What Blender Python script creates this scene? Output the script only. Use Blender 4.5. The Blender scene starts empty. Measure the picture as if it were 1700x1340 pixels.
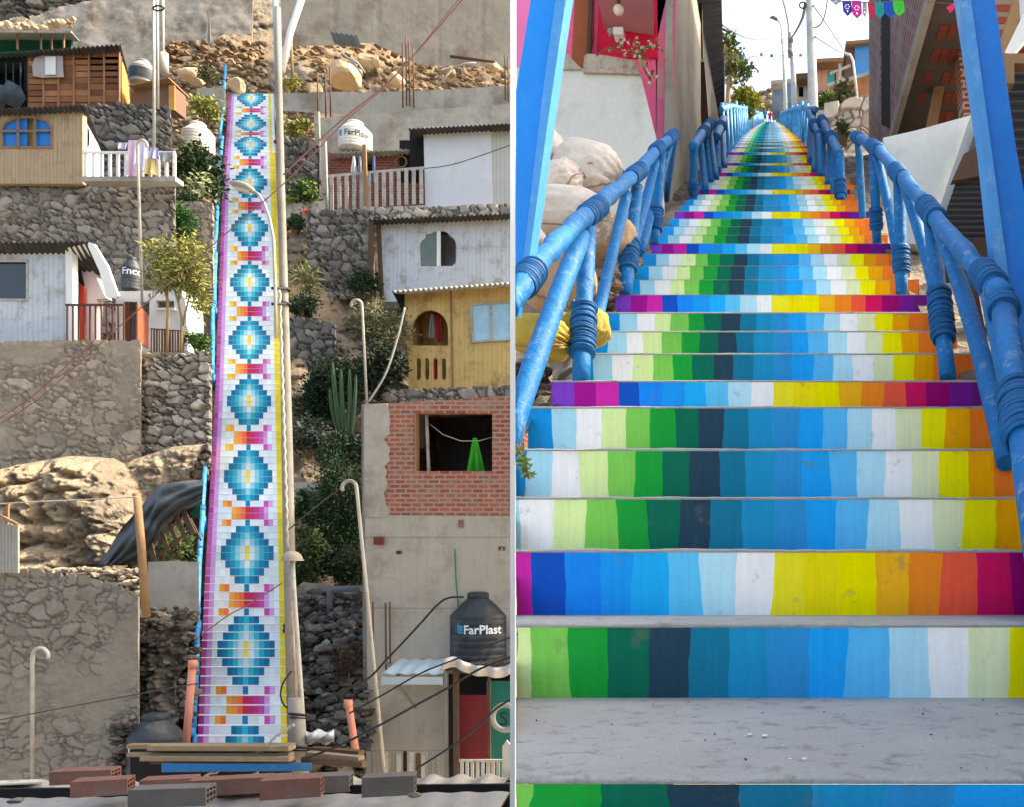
import bpy, bmesh, math, random
import numpy as np
from mathutils import Vector, Matrix, noise
from mathutils.geometry import tessellate_polygon

random.seed(7)
scene = bpy.context.scene
# ---------------------------------------------------------------- camera
F, CX, CY = 1500.0, 1280.0, 960.0          # focal length and optical centre, in photo pixels (1700 wide)
cam_d = bpy.data.cameras.new("camera"); cam = bpy.data.objects.new("camera", cam_d)
scene.collection.objects.link(cam); scene.camera = cam
cam.location = (0, 0, 0); cam.rotation_euler = (math.radians(90), 0, 0)
cam_d.sensor_fit = 'HORIZONTAL'; cam_d.sensor_width = 36; cam_d.lens = 36*F/1700
cam_d.shift_x = (850-CX)/1700; cam_d.shift_y = (CY-670)/1700
cam_d.clip_start = 0.05; cam_d.clip_end = 2000
# ---------------------------------------------------------------- sky and sun
SUN_EL, SUN_AZ = 46.0, 72.0                 # azimuth measured from +Y (view direction) towards +X
world = bpy.data.worlds.new("World"); scene.world = world; world.use_nodes = True
wn = world.node_tree; wn.nodes.clear()
sky = wn.nodes.new('ShaderNodeTexSky'); sky.sky_type = 'NISHITA'; sky.sun_disc = False
sky.sun_elevation = math.radians(SUN_EL); sky.sun_rotation = math.radians(SUN_AZ)
sky.air_density = 0.9; sky.dust_density = 5.0; sky.ozone_density = 0.7
bg = wn.nodes.new('ShaderNodeBackground'); bg.inputs[1].default_value = 0.15
wo = wn.nodes.new('ShaderNodeOutputWorld')
wn.links.new(sky.outputs[0], bg.inputs[0]); wn.links.new(bg.outputs[0], wo.inputs[0])
sd = bpy.data.lights.new("sun", 'SUN'); so = bpy.data.objects.new("sun", sd); scene.collection.objects.link(so)
sd.energy = 2.0; sd.angle = math.radians(1.2); sd.color = (1.0, 0.94, 0.85)
el, az = math.radians(SUN_EL), math.radians(SUN_AZ)
sdir = Vector((math.sin(az)*math.cos(el), math.cos(az)*math.cos(el), math.sin(el)))
so.rotation_euler = sdir.to_track_quat('Z', 'Y').to_euler()
so.location = (30, 0, 60)
vs = scene.view_settings; vs.view_transform = 'Standard'; vs.look = 'None'; vs.gamma = 1; vs.exposure = 1.93
vs.use_white_balance = True; vs.white_balance_temperature = 7250; vs.white_balance_tint = 4

# ---------------------------------------------------------------- helpers
def P(x, y, D): return Vector(((x-CX)/F*D, D, (CY-y)/F*D))
def lin(c):
    return tuple(((v/255)/12.92 if v/255 <= 0.04045 else ((v/255+0.055)/1.055)**2.4) for v in c)
def sh(c, k): return tuple(min(255, max(0, v*k)) for v in c)
def mixc(a, b, t): return tuple(a[i]*(1-t)+b[i]*t for i in range(3))
RNG = np.random.RandomState(5)
def _h(ix, iy, s):
    n = (ix.astype(np.int64)*374761393 + iy.astype(np.int64)*668265263 + s*974711) & 0x7fffffff
    n = ((n ^ (n >> 13))*1274126177) & 0x7fffffff
    n = n ^ (n >> 16)
    return (n & 0xffff)/65535.0
def vnoise(x, y, s=0):
    ix, iy = np.floor(x), np.floor(y); fx, fy = x-ix, y-iy
    fx = fx*fx*(3-2*fx); fy = fy*fy*(3-2*fy)
    a = _h(ix, iy, s); b = _h(ix+1, iy, s); c = _h(ix, iy+1, s); d = _h(ix+1, iy+1, s)
    return (a*(1-fx)+b*fx)*(1-fy)+(c*(1-fx)+d*fx)*fy
def fbm(x, y, s=0, o=4):
    r = 0; a = 0.5; t = 0
    for i in range(o):
        r = r+a*vnoise(x*2**i, y*2**i, s+i*17); t += a; a *= 0.55
    return r/t
def voro(x, y, s=0):
    ix, iy = np.floor(x), np.floor(y)
    f1 = np.full(x.shape, 9.0); f2 = np.full(x.shape, 9.0); cid = np.zeros(x.shape); dx1 = np.zeros(x.shape); dy1 = np.zeros(x.shape)
    for dx in (-1, 0, 1):
        for dy in (-1, 0, 1):
            cx, cy = ix+dx, iy+dy
            px = cx+0.12+0.76*_h(cx, cy, s+1); py = cy+0.12+0.76*_h(cx, cy, s+2)
            d = np.hypot(x-px, y-py); c = _h(cx, cy, s+3)
            n = d < f1
            f2 = np.where(n, f1, np.minimum(f2, d)); cid = np.where(n, c, cid)
            dx1 = np.where(n, x-px, dx1); dy1 = np.where(n, y-py, dy1)
            f1 = np.where(n, d, f1)
    return f1, f2, cid, dx1, dy1

class MB:
    def __init__(s): s.v = []; s.f = []; s.c = []; s.sm = []
    def face(s, idx, col=None, sm=False): s.f.append(tuple(idx)); s.c.append(col); s.sm.append(sm)
    def poly(s, pts, col=None, sm=False):
        b = len(s.v); s.v += [Vector(p) for p in pts]; s.face(range(b, b+len(pts)), col, sm)
    def box(s, x0, x1, y0, y1, z0, z1, col=None):
        b = len(s.v)
        s.v += [Vector(p) for p in ((x0,y0,z0),(x1,y0,z0),(x1,y1,z0),(x0,y1,z0),(x0,y0,z1),(x1,y0,z1),(x1,y1,z1),(x0,y1,z1))]
        for q in ((0,3,2,1),(4,5,6,7),(0,1,5,4),(1,2,6,5),(2,3,7,6),(3,0,4,7)): s.face([b+i for i in q], col)
    def bar(s, a, b_, w, t, up=Vector((0,0,1)), col=None):      # rectangular bar from a to b
        a, b_ = Vector(a), Vector(b_); d = (b_-a).normalized()
        sx = d.cross(up)
        if sx.length < 1e-3: sx = d.cross(Vector((0,1,0)))
        sx.normalize(); sy = sx.cross(d).normalized()
        b = len(s.v)
        for p in (a, b_):
            for i, j in ((-1,-1),(1,-1),(1,1),(-1,1)): s.v.append(p+sx*(w/2*i)+sy*(t/2*j))
        for q in ((3,2,1,0),(4,5,6,7),(0,1,5,4),(1,2,6,5),(2,3,7,6),(3,0,4,7)): s.face([b+i for i in q], col)
    def pbox(s, x0, y0, x1, y1, D, t, col=None):                # box whose front face covers a rectangle of the view at distance D
        a, b = P(x0, y1, D), P(x1, y0, D); s.box(a.x, b.x, D, D+t, a.z, b.z, col)
    def slab(s, outer, D, t, holes=(), col=None, side=None, dtop=0):
        loops = [[P(x, y, D) for x, y in outer]]+[[P(x, y, D) for x, y in h] for h in holes]
        s.slab3(loops, Vector((0, t, 0)), col, side)
    def slab3(s, loops, off, col=None, side=None):
        flat = [p for l in loops for p in l]; tris = tessellate_polygon(loops)
        b = len(s.v); n = len(flat); s.v += [Vector(p) for p in flat]+[Vector(p)+off for p in flat]
        for t3 in tris:
            p0, p1, p2 = [flat[i] for i in t3]
            nr = (p1-p0).cross(p2-p0)
            o = list(t3) if nr.dot(off) < 0 else list(t3)[::-1]
            s.face([b+i for i in o], col); s.face([b+n+i for i in o[::-1]], side or col)
        k = 0
        for l in loops:
            m = len(l)
            for i in range(m):
                j = (i+1) % m; s.face([b+k+i, b+k+j, b+n+k+j, b+n+k+i], side or col)
            k += m
    def tube(s, pts, rad, n=10, col=None, caps=True, round_end=False, wob=0):
        pts = [Vector(p) for p in pts]
        if not hasattr(rad, '__len__'): rad = [rad]*len(pts)
        if round_end:
            d0 = (pts[0]-pts[1]).normalized(); d1 = (pts[-1]-pts[-2]).normalized(); r0, r1 = rad[0], rad[-1]
            pts = [pts[0]+d0*r0*0.45, pts[0]+d0*r0*0.3]+pts+[pts[-1]+d1*r1*0.3, pts[-1]+d1*r1*0.45]
            rad = [r0*0.55, r0*0.85]+list(rad)+[r1*0.85, r1*0.55]
        b = len(s.v); d = (pts[1]-pts[0]).normalized()
        u = d.orthogonal().normalized(); m = len(pts)
        for i, p in enumerate(pts):
            if i == 0: d = (pts[1]-pts[0])
            elif i == m-1: d = (pts[-1]-pts[-2])
            else: d = (pts[i+1]-pts[i]).normalized()+(pts[i]-pts[i-1]).normalized()
            d.normalize(); u = (u-d*u.dot(d)).normalized(); w = d.cross(u)
            for k in range(n):
                a = 2*math.pi*k/n; r = rad[i]*(1+(random.uniform(-wob, wob) if wob else 0))
                s.v.append(p+u*(math.cos(a)*r)+w*(math.sin(a)*r))
        for i in range(m-1):
            for k in range(n):
                k2 = (k+1) % n
                s.face((b+i*n+k, b+i*n+k2, b+(i+1)*n+k2, b+(i+1)*n+k), col, True)
        if caps:
            s.face([b+k for k in range(n)][::-1], col); s.face([b+(m-1)*n+k for k in range(n)], col)
    def lathe(s, c, prof, n=32, col=None):                       # profile (r, z) about a vertical axis
        c = Vector(c); b = len(s.v)
        for r, z in prof:
            for k in range(n):
                a = 2*math.pi*k/n; s.v.append(c+Vector((r*math.cos(a), r*math.sin(a), z)))
        for i in range(len(prof)-1):
            for k in range(n):
                k2 = (k+1) % n; s.face((b+i*n+k, b+i*n+k2, b+(i+1)*n+k2, b+(i+1)*n+k), col, True)
    def grid(s, V, C=None, sm=True, close=False):                # V: array (rows, cols, 3)
        r, c, _ = V.shape; b = len(s.v); s.v += [Vector(p) for p in V.reshape(-1, 3).tolist()]
        for i in range(r-1):
            for j in range(c-1):
                col = None if C is None else tuple(C[i, j])
                s.face((b+i*c+j, b+(i+1)*c+j, b+(i+1)*c+j+1, b+i*c+j+1), col, sm)
            if close:
                j = c-1; col = None if C is None else tuple(C[i, j])
                s.face((b+i*c+j, b+(i+1)*c+j, b+(i+1)*c, b+i*c), col, sm)
    def leaf(s, p, L, W, d, nrm, col):
        d = d.normalized(); w = d.cross(nrm)
        if w.length < 1e-4: return
        w.normalize(); up = w.cross(d); b = len(s.v)
        s.v += [p, p+d*L*0.5+w*W*0.5+up*L*0.08, p+d*L, p+d*L*0.5-w*W*0.5+up*L*0.08]
        s.face((b, b+1, b+2, b+3), col)
    def crown(s, c, R, n, L, cols, clumps=14, W=0.45, fill=0.33, droop=0.0):
        c = Vector(c); R = Vector(R)
        cl = []
        for i in range(clumps):
            d = Vector([random.gauss(0, 1) for _ in range(3)]).normalized()*random.random()**0.45*0.78
            cl.append((Vector((d.x*R.x, d.y*R.y, d.z*R.z)), random.random()))
        for i in range(n):
            q, t = cl[i % clumps]
            g = Vector((random.gauss(0, 1)*R.x, random.gauss(0, 1)*R.y, random.gauss(0, 1)*R.z))*fill*0.6
            p = c+q+g
            d = Vector((random.gauss(0, 1), random.gauss(0, 1), random.gauss(0, 0.7)-droop))+g.normalized()*0.7
            nr = Vector((random.gauss(0, 1), random.gauss(0, 1), random.gauss(0.6, 1)))
            k = 0.65*t+0.35*random.random()
            col = sh(mixc(cols[0], cols[1], k), random.uniform(0.75, 1.2))
            l = L*random.uniform(0.6, 1.25); s.leaf(p, l, l*W, d, nr, col)

ICO = {}
def ico(sub):
    if sub not in ICO:
        bm = bmesh.new(); bmesh.ops.create_icosphere(bm, subdivisions=sub, radius=1)
        ICO[sub] = ([v.co.copy() for v in bm.verts], [[v.index for v in f.verts] for f in bm.faces]); bm.free()
    return ICO[sub]
def rock(mb, c, r, col, sub=2, rough=0.28, flat=False):
    vs_, fs = ico(sub); b = len(mb.v); c = Vector(c)
    if not hasattr(r, '__len__'): r = (r*random.uniform(.8, 1.3), r*random.uniform(.7, 1.1), r*random.uniform(.55, .9))
    planes = [(Vector([random.gauss(0, 1) for _ in range(3)]).normalized(), random.uniform(0.5, 0.85)) for _ in range(7)]
    rot = Matrix.Rotation(random.uniform(0, 6.3), 3, 'Z'); sd_ = Vector((random.uniform(0, 99), 0, 0))
    for v in vs_:
        q = v.copy()
        for n_, d_ in planes:
            e = q.dot(n_)-d_
            if e > 0: q = q-n_*e
        q = q*(1+(.10 if sub >= 2 else .05)*noise.noise(v*2.1+sd_)+(.07*noise.noise(v*5.3+sd_) if sub >= 2 else 0)+random.uniform(-.5, .5)*.03)
        q = rot @ q
        mb.v.append(c+Vector((q.x*r[0], q.y*r[1], q.z*r[2])))
    cc = sh(col, random.uniform(0.8, 1.15))
    for f in fs: mb.face([b+i for i in f], cc, flat)

def build(name, mb, m, parent=None, loc=None, label=None, cat=None, group=None, kind=None):
    me = bpy.data.meshes.new(name)
    V = np.array([tuple(p) for p in mb.v], dtype=np.float64)
    if parent is not None: o0 = np.array(parent['_w'])
    elif loc is not None: o0 = np.array(loc)
    else:
        mn, mx = V.min(0), V.max(0); o0 = np.array([(mn[0]+mx[0])/2, (mn[1]+mx[1])/2, mn[2]])
    me.from_pydata((V-o0).tolist(), [], mb.f)
    me.polygons.foreach_set('use_smooth', mb.sm)
    if any(c is not None for c in mb.c):
        at = me.color_attributes.new('Col', 'FLOAT_COLOR', 'CORNER')
        arr = np.ones((len(me.loops), 4), dtype=np.float32); k = 0
        cache = {}
        for f, c in zip(mb.f, mb.c):
            if c is None: c = (128, 128, 128)
            if c not in cache: cache[c] = lin(c)
            arr[k:k+len(f), :3] = cache[c]; k += len(f)
        at.data.foreach_set('color', arr.ravel())
    me.materials.append(m)
    o = bpy.data.objects.new(name, me); scene.collection.objects.link(o)
    if parent is not None: o.parent = parent
    else: o.location = o0.tolist()
    o['_w'] = [float(v) for v in o0]
    if label: o['label'] = label
    if cat: o['category'] = cat
    if group: o['group'] = group
    if kind: o['kind'] = kind
    return o
def thing(name, label, cat, loc, group=None):
    o = bpy.data.objects.new(name, None); scene.collection.objects.link(o); o.empty_display_size = 0.2
    o.location = loc; o['_w'] = [float(v) for v in loc]; o['label'] = label; o['category'] = cat
    if group: o['group'] = group
    return o
def one(name, mb, m, label, cat, group=None, loc=None):
    return build(name, mb, m, loc=loc, label=label, cat=cat, group=group)

# ---------------------------------------------------------------- materials
MATS = {}
def mat(name, col=None, rough=0.85, var=0.16, vs=2.0, bump=0.25, bs=25.0, streak=0.0, groove=None, metal=0.0, dirt=None, dirtamt=0.35, dirts=1.2, spec=0.35, bdist=0.01, fine=0.10, coat=0):
    if name in MATS: return MATS[name]
    m = bpy.data.materials.new(name); m.use_nodes = True; nt = m.node_tree; N = nt.nodes; L = nt.links
    b = N['Principled BSDF']; b.inputs['Roughness'].default_value = rough; b.inputs['Metallic'].default_value = metal
    b.inputs['Specular IOR Level'].default_value = spec
    if coat: b.inputs['Coat Weight'].default_value = coat; b.inputs['Coat Roughness'].default_value = 0.25
    tc = N.new('ShaderNodeTexCoord'); co = tc.outputs['Object']
    def noise(scale, det=6, src=co, rg=0.6):
        n = N.new('ShaderNodeTexNoise'); n.inputs['Scale'].default_value = scale; n.inputs['Detail'].default_value = det
        n.inputs['Roughness'].default_value = rg; L.new(src, n.inputs['Vector']); return n.outputs['Fac']
    def math_(op, a, bb=None, c=None, clamp=False):
        n = N.new('ShaderNodeMath'); n.operation = op; n.use_clamp = clamp
        for i, v in enumerate((a, bb, c)):
            if v is None: continue
            if isinstance(v, (int, float)): n.inputs[i].default_value = v
            else: L.new(v, n.inputs[i])
        return n.outputs[0]
    def mixn(bt, fac, a, c):
        n = N.new('ShaderNodeMix'); n.data_type = 'RGBA'; n.blend_type = bt
        if isinstance(fac, (int, float)): n.inputs['Factor'].default_value = fac
        else: L.new(fac, n.inputs['Factor'])
        for s_, v in (('A', a), ('B', c)):
            i = [k for k in n.inputs if k.name == s_ and k.type == 'RGBA'][0]
            if isinstance(v, tuple): i.default_value = v+(1,)
            else: L.new(v, i)
        return [k for k in n.outputs if k.type == 'RGBA'][0]
    if col is None:
        a = N.new('ShaderNodeAttribute'); a.attribute_name = 'Col'; base = a.outputs['Color']
    else:
        r = N.new('ShaderNodeRGB'); r.outputs[0].default_value = lin(col)+(1,); base = r.outputs[0]
    big = noise(vs, 5)
    k = math_('MULTIPLY_ADD', big, 2*var*1.6, 1-var*1.6)
    sm = noise(bs*2.0, 3); k2 = math_('MULTIPLY_ADD', sm, 2*fine, 1-fine); k = math_('MULTIPLY', k, k2)
    if streak:
        mp = N.new('ShaderNodeMapping'); mp.inputs['Scale'].default_value = (9, 9, 0.6); L.new(co, mp.inputs['Vector'])
        st = noise(1.0, 5, mp.outputs[0]); k3 = math_('MULTIPLY_ADD', st, 2*streak, 1-streak); k = math_('MULTIPLY', k, k3)
    n = N.new('ShaderNodeVectorMath'); n.operation = 'SCALE'; L.new(base, n.inputs[0]); L.new(k, n.inputs['Scale']); base = n.outputs[0]
    if dirt:
        dn = noise(dirts, 7, rg=0.7); dm = math_('MULTIPLY_ADD', dn, 6.0, -2.6 - (0.5-dirtamt)*2.0, True)
        dm = math_('MULTIPLY', dm, 0.75); base = mixn('MIX', dm, base, lin(dirt))
    hgt = noise(bs, 6); 
    if groove:                                                   # (axis, pitch, gap width, darkness, depth)
        ax, pitch, gw, dk, dp = groove
        sep = N.new('ShaderNodeSeparateXYZ'); L.new(co, sep.inputs[0])
        u = math_('FRACT', math_('ADD', math_('DIVIDE', sep.outputs[ax], pitch), 100.13))
        tri = math_('ABSOLUTE', math_('SUBTRACT', u, 0.5))
        g = math_('SMOOTHSTEP', tri) if False else math_('MULTIPLY', math_('SUBTRACT', tri, gw), 1.0/max(1e-3, gw*0.7), None, True)
        g = math_('MINIMUM', math_('MULTIPLY', tri, 1.0/gw), 1.0, None, True)
        kk = math_('MULTIPLY_ADD', g, dk, 1-dk)
        n = N.new('ShaderNodeVectorMath'); n.operation = 'SCALE'; L.new(base, n.inputs[0]); L.new(kk, n.inputs['Scale']); base = n.outputs[0]
        hgt = math_('MULTIPLY_ADD', g, dp, hgt)
    L.new(base, b.inputs['Base Color'])
    rr = math_('MULTIPLY_ADD', big, 0.25, rough-0.12, True); L.new(rr, b.inputs['Roughness'])
    bn = N.new('ShaderNodeBump'); bn.inputs['Strength'].default_value = bump; bn.inputs['Distance'].default_value = bdist
    L.new(hgt, bn.inputs['Height']); L.new(bn.outputs[0], b.inputs['Normal'])
    MATS[name] = m; return m
def leafmat(name):
    m = mat(name, None, rough=0.6, var=0.15, bump=0.1, spec=0.3)
    b = m.node_tree.nodes['Principled BSDF']; b.inputs['Subsurface Weight'].default_value = 0.0
    return m
def brickmat(name, c1, c2, mortar, bw=0.24, bh=0.10, plane='XZ', ms=0.014, dirt=None):
    if name in MATS: return MATS[name]
    m = mat(name, c1, rough=0.9, var=0.2, vs=4, bump=0.6, bs=45, dirt=dirt, dirts=1.7, dirtamt=0.3)
    nt = m.node_tree; N = nt.nodes; L = nt.links
    co = [n for n in N if n.type == 'TEX_COORD'][0].outputs['Object']
    nz = N.new('ShaderNodeTexNoise'); nz.inputs['Scale'].default_value = 7; L.new(co, nz.inputs['Vector'])
    off = N.new('ShaderNodeVectorMath'); off.operation = 'MULTIPLY_ADD'; L.new(nz.outputs['Color'], off.inputs[0])
    off.inputs[1].default_value = (0.022, 0.022, 0.022); L.new(co, off.inputs[2])
    sep = N.new('ShaderNodeSeparateXYZ'); L.new(off.outputs[0], sep.inputs[0]); cb = N.new('ShaderNodeCombineXYZ')
    a, b_ = {'XZ': (0, 2), 'YZ': (1, 2), 'XY': (0, 1)}[plane]
    L.new(sep.outputs[a], cb.inputs[0]); L.new(sep.outputs[b_], cb.inputs[1])
    br = N.new('ShaderNodeTexBrick'); br.inputs['Scale'].default_value = 1; br.inputs['Brick Width'].default_value = bw
    br.inputs['Row Height'].default_value = bh; br.inputs['Mortar Size'].default_value = ms; br.inputs['Mortar Smooth'].default_value = 0.25
    br.inputs['Color1'].default_value = lin(c1)+(1,); br.inputs['Color2'].default_value = lin(c2)+(1,); br.inputs['Mortar'].default_value = lin(mortar)+(1,)
    L.new(cb.outputs[0], br.inputs['Vector'])
    rgb = [n for n in N if n.type == 'RGB'][0]
    for l in list(L):
        if l.from_node == rgb: L.new(br.outputs['Color'], l.to_socket)
    bn = [n for n in N if n.type == 'BUMP'][0]; src = bn.inputs['Height'].links[0].from_socket
    mm = N.new('ShaderNodeMath'); mm.operation = 'MULTIPLY_ADD'; L.new(br.outputs['Fac'], mm.inputs[0]); mm.inputs[1].default_value = -2.2; L.new(src, mm.inputs[2])
    L.new(mm.outputs[0], bn.inputs['Height']); return m
def glassmat(name, col, rough=0.15):
    m = mat(name, col, rough=rough, var=0.25, vs=1.5, bump=0.02, bs=6, spec=0.6, fine=0.02); return m

M_paint = mat('painted_riser', None, rough=0.75, var=0.05, vs=6, bump=0.5, bs=70, streak=0.16, spec=0.12, bdist=0.004, fine=0.07, dirt=(110,108,105), dirtamt=-0.02, dirts=14)
M_tread = mat('grey_concrete_tread', (168,168,166), rough=0.85, var=0.13, vs=4, bump=1.0, bs=110, dirt=(112,110,108), dirtamt=0.2, dirts=26, bdist=0.005, fine=0.22)
_mp = [n for n in M_paint.node_tree.nodes if n.type == 'MAPPING'][0]; _mp.inputs['Scale'].default_value = (85, 85, 4)
M_mosaic = mat('mosaic_paint', None, rough=0.7, var=0.05, vs=1.0, bump=0.15, bs=20, fine=0.04)
M_stone = mat('field_stone', None, rough=0.92, var=0.16, vs=5, bump=0.7, bs=14, fine=0.16, bdist=0.03)
M_earth = mat('dry_earth', None, rough=0.95, var=0.2, vs=2.2, bump=1.0, bs=7, fine=0.28, bdist=0.12)
M_rock = mat('broken_rock', None, rough=0.93, var=0.2, vs=6, bump=0.8, bs=16, fine=0.18, bdist=0.03)
M_leaf = leafmat('leaves')
M_bark = mat('bark', (116,96,72), rough=0.9, var=0.25, vs=8, bump=0.8, bs=40)
M_conc = mat('bare_concrete', (166,160,150), rough=0.9, var=0.17, vs=0.9, bump=0.5, bs=16, streak=0.12, dirt=(118,108,94), dirtamt=0.34, dirts=0.7, bdist=0.02)
M_concd = mat('dark_concrete', (128,124,118), rough=0.9, var=0.2, vs=1.5, bump=0.5, bs=18, streak=0.12, bdist=0.02)
M_dark = mat('dark_panels_and_shade', (26,26,28), rough=0.95, var=0.3, bump=0.3)  # near-black for panels, and for shade painted into gaps and openings
M_black = mat('black_rubber_and_wire', (38,38,40), rough=0.7, var=0.1, bump=0.1)
M_pole = mat('weathered_pole', (176,171,162), rough=0.8, var=0.14, vs=2, bump=0.35, bs=40, streak=0.1, dirt=(120,108,94), dirtamt=0.25, dirts=3)
M_white = mat('white_paint', (226,226,224), rough=0.7, var=0.07, vs=2, bump=0.15, bs=30, streak=0.05)
M_blue = mat('blue_gloss_paint', (6,106,170), rough=0.55, var=0.22, vs=6, bump=1.0, bs=22, spec=0.25, fine=0.14, bdist=0.01, dirt=(142,164,176), dirtamt=0.14, dirts=22)
M_rope = mat('blue_painted_rope', (12,92,150), rough=0.6, var=0.25, vs=20, bump=0.8, bs=90, fine=0.2, bdist=0.004)
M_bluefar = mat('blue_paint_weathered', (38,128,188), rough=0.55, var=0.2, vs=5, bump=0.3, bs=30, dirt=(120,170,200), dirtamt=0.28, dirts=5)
M_tank_w = mat('cream_plastic', (222,214,204), rough=0.5, var=0.06, bump=0.08, dirt=(170,150,125), dirtamt=0.2, dirts=1.5)
M_tank_k = mat('black_plastic', (46,52,58), rough=0.5, var=0.2, bump=0.15, streak=0.2, dirt=(95,92,88), dirtamt=0.3, dirts=3)
M_corr_k = mat('dark_corrugated_metal', (52,50,50), rough=0.7, var=0.25, vs=4, bump=0.2, dirt=(92,80,70), dirtamt=0.3)
M_fibro = mat('fibre_cement_sheet', (176,170,162), rough=0.85, var=0.14, vs=1.8, bump=0.3, bs=30, dirt=(130,120,108), dirtamt=0.35, dirts=2.5)
M_wood = mat('rough_timber', (142,112,82), rough=0.85, var=0.25, vs=5, bump=0.5, bs=30, streak=0.15)
M_woodd = mat('dark_timber', (84,64,50), rough=0.85, var=0.25, vs=5, bump=0.5, bs=30)
M_hbrick = mat('hollow_clay_brick', (134,92,78), rough=0.9, var=0.2, vs=8, bump=0.5, bs=60, dirt=(120,112,104), dirtamt=0.3, dirts=6)
M_hbrickg = mat('grey_hollow_brick', (112,104,98), rough=0.9, var=0.2, vs=8, bump=0.5, bs=60)
M_rust = mat('rusty_bar', (98,70,56), rough=0.9, var=0.2, bump=0.3)
M_pipe = mat('orange_clay_pipe', (196,128,108), rough=0.8, var=0.15, bump=0.2, dirt=(150,120,105), dirtamt=0.3, dirts=4)

# ---------------------------------------------------------------- text
def text_faces(body, size, map_fn, mb, col=None, bold=0.0):
    cu = bpy.data.curves.new('lettering', 'FONT'); cu.body = body; cu.size = size; cu.align_x = 'CENTER'; cu.offset = bold; cu.resolution_u = 3
    ob = bpy.data.objects.new('lettering', cu); scene.collection.objects.link(ob)
    bpy.context.view_layer.update()
    dg = bpy.context.evaluated_depsgraph_get(); me = bpy.data.meshes.new_from_object(ob.evaluated_get(dg))
    b = len(mb.v)
    for v in me.vertices: mb.v.append(map_fn(v.co.x, v.co.y))
    for p in me.polygons: mb.face([b+i for i in p.vertices], col)
    bpy.data.objects.remove(ob); bpy.data.curves.remove(cu); bpy.data.meshes.remove(me)
# ================================================================= hillside (left part of the place)
def plD(y): return 3007.0/(57.7+0.0788*y)
def interp(x, xs, ys): return float(np.interp(x, xs, ys))

# --- slope: one sheet, from below the foreground up beyond the top of the hill
xs = np.arange(-330, 1120, 4.0); ys = np.arange(-260, 1500, 4.0)
X, Y = np.meshgrid(xs, ys)
D = 3007.0/(57.7+0.0788*np.maximum(Y, -200))
wx = (X-CX)/F*D; wz = (CY-Y)/F*D
low = np.clip((Y-700)/300, 0, 1)
right = np.clip((X-500)/90, 0, 1)
off = 0.9+3.2*right*low+1.6*right*(1-low)+0.8*(X < 340)*low
big = fbm(wx*0.35+9, wz*0.35, 3, 4)
f1, f2, cid, dx_, dy_ = voro(wx*1.6+fbm(wx*2, wz*2, 8, 2)*0.8, wz*2.2, 21)
f1b, f2b, cidb, _, _ = voro(wx*4.1+fbm(wx*5, wz*5, 6, 2)*0.6, wz*5.0, 31)
rub = np.clip(fbm(wx*0.5, wz*0.5+7, 11, 3)*3-1.0, 0, 1)                 # where the surface is broken rock
rub = np.maximum(rub, np.clip((Y-960)/60, 0, 1))
h = (big-0.5)*2.2+rub*(np.clip(f2-f1, 0, 0.35)*0.9)+np.clip(f2b-f1b, 0, .3)*0.28+(fbm(wx*6, wz*6, 5, 3)-0.5)*0.25
band = np.exp(-((Y-120)/75.0)**2)
Dn = D+off-h-band*0.4*(fbm(wx*0.9, wz*0.9, 44, 3)-0.5)*3
V = np.stack([(X-CX)/F*Dn, Dn, (CY-Y)/F*Dn], -1)
sand = np.array((170, 142, 110)); grey = np.array((132, 121, 106)); darkr = np.array((92, 86, 80))
t = np.clip(fbm(wx*0.8, wz*0.8, 60, 4)*2-0.5, 0, 1)[..., None]
C = sand*t+grey*(1-t)
C = C*(1-rub[..., None]*0.45)+(grey*(0.75+0.5*cid[..., None]))*rub[..., None]*0.45
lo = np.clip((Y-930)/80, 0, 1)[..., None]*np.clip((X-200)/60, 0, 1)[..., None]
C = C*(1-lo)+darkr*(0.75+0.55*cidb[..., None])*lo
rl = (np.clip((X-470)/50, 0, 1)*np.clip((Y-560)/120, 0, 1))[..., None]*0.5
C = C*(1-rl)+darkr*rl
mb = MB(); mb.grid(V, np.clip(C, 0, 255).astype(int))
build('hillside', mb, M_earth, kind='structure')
# valley floor in front of the slope
mb = MB(); mb.poly([(-60, 3, -7), (60, 3, -7), (60, 60, -7.2), (-60, 60, -7.2)]); build('ground', mb, mat('pale_valley_floor', (178,166,148), rough=.95, var=.2, vs=.3, bump=.5), kind='structure')

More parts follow.
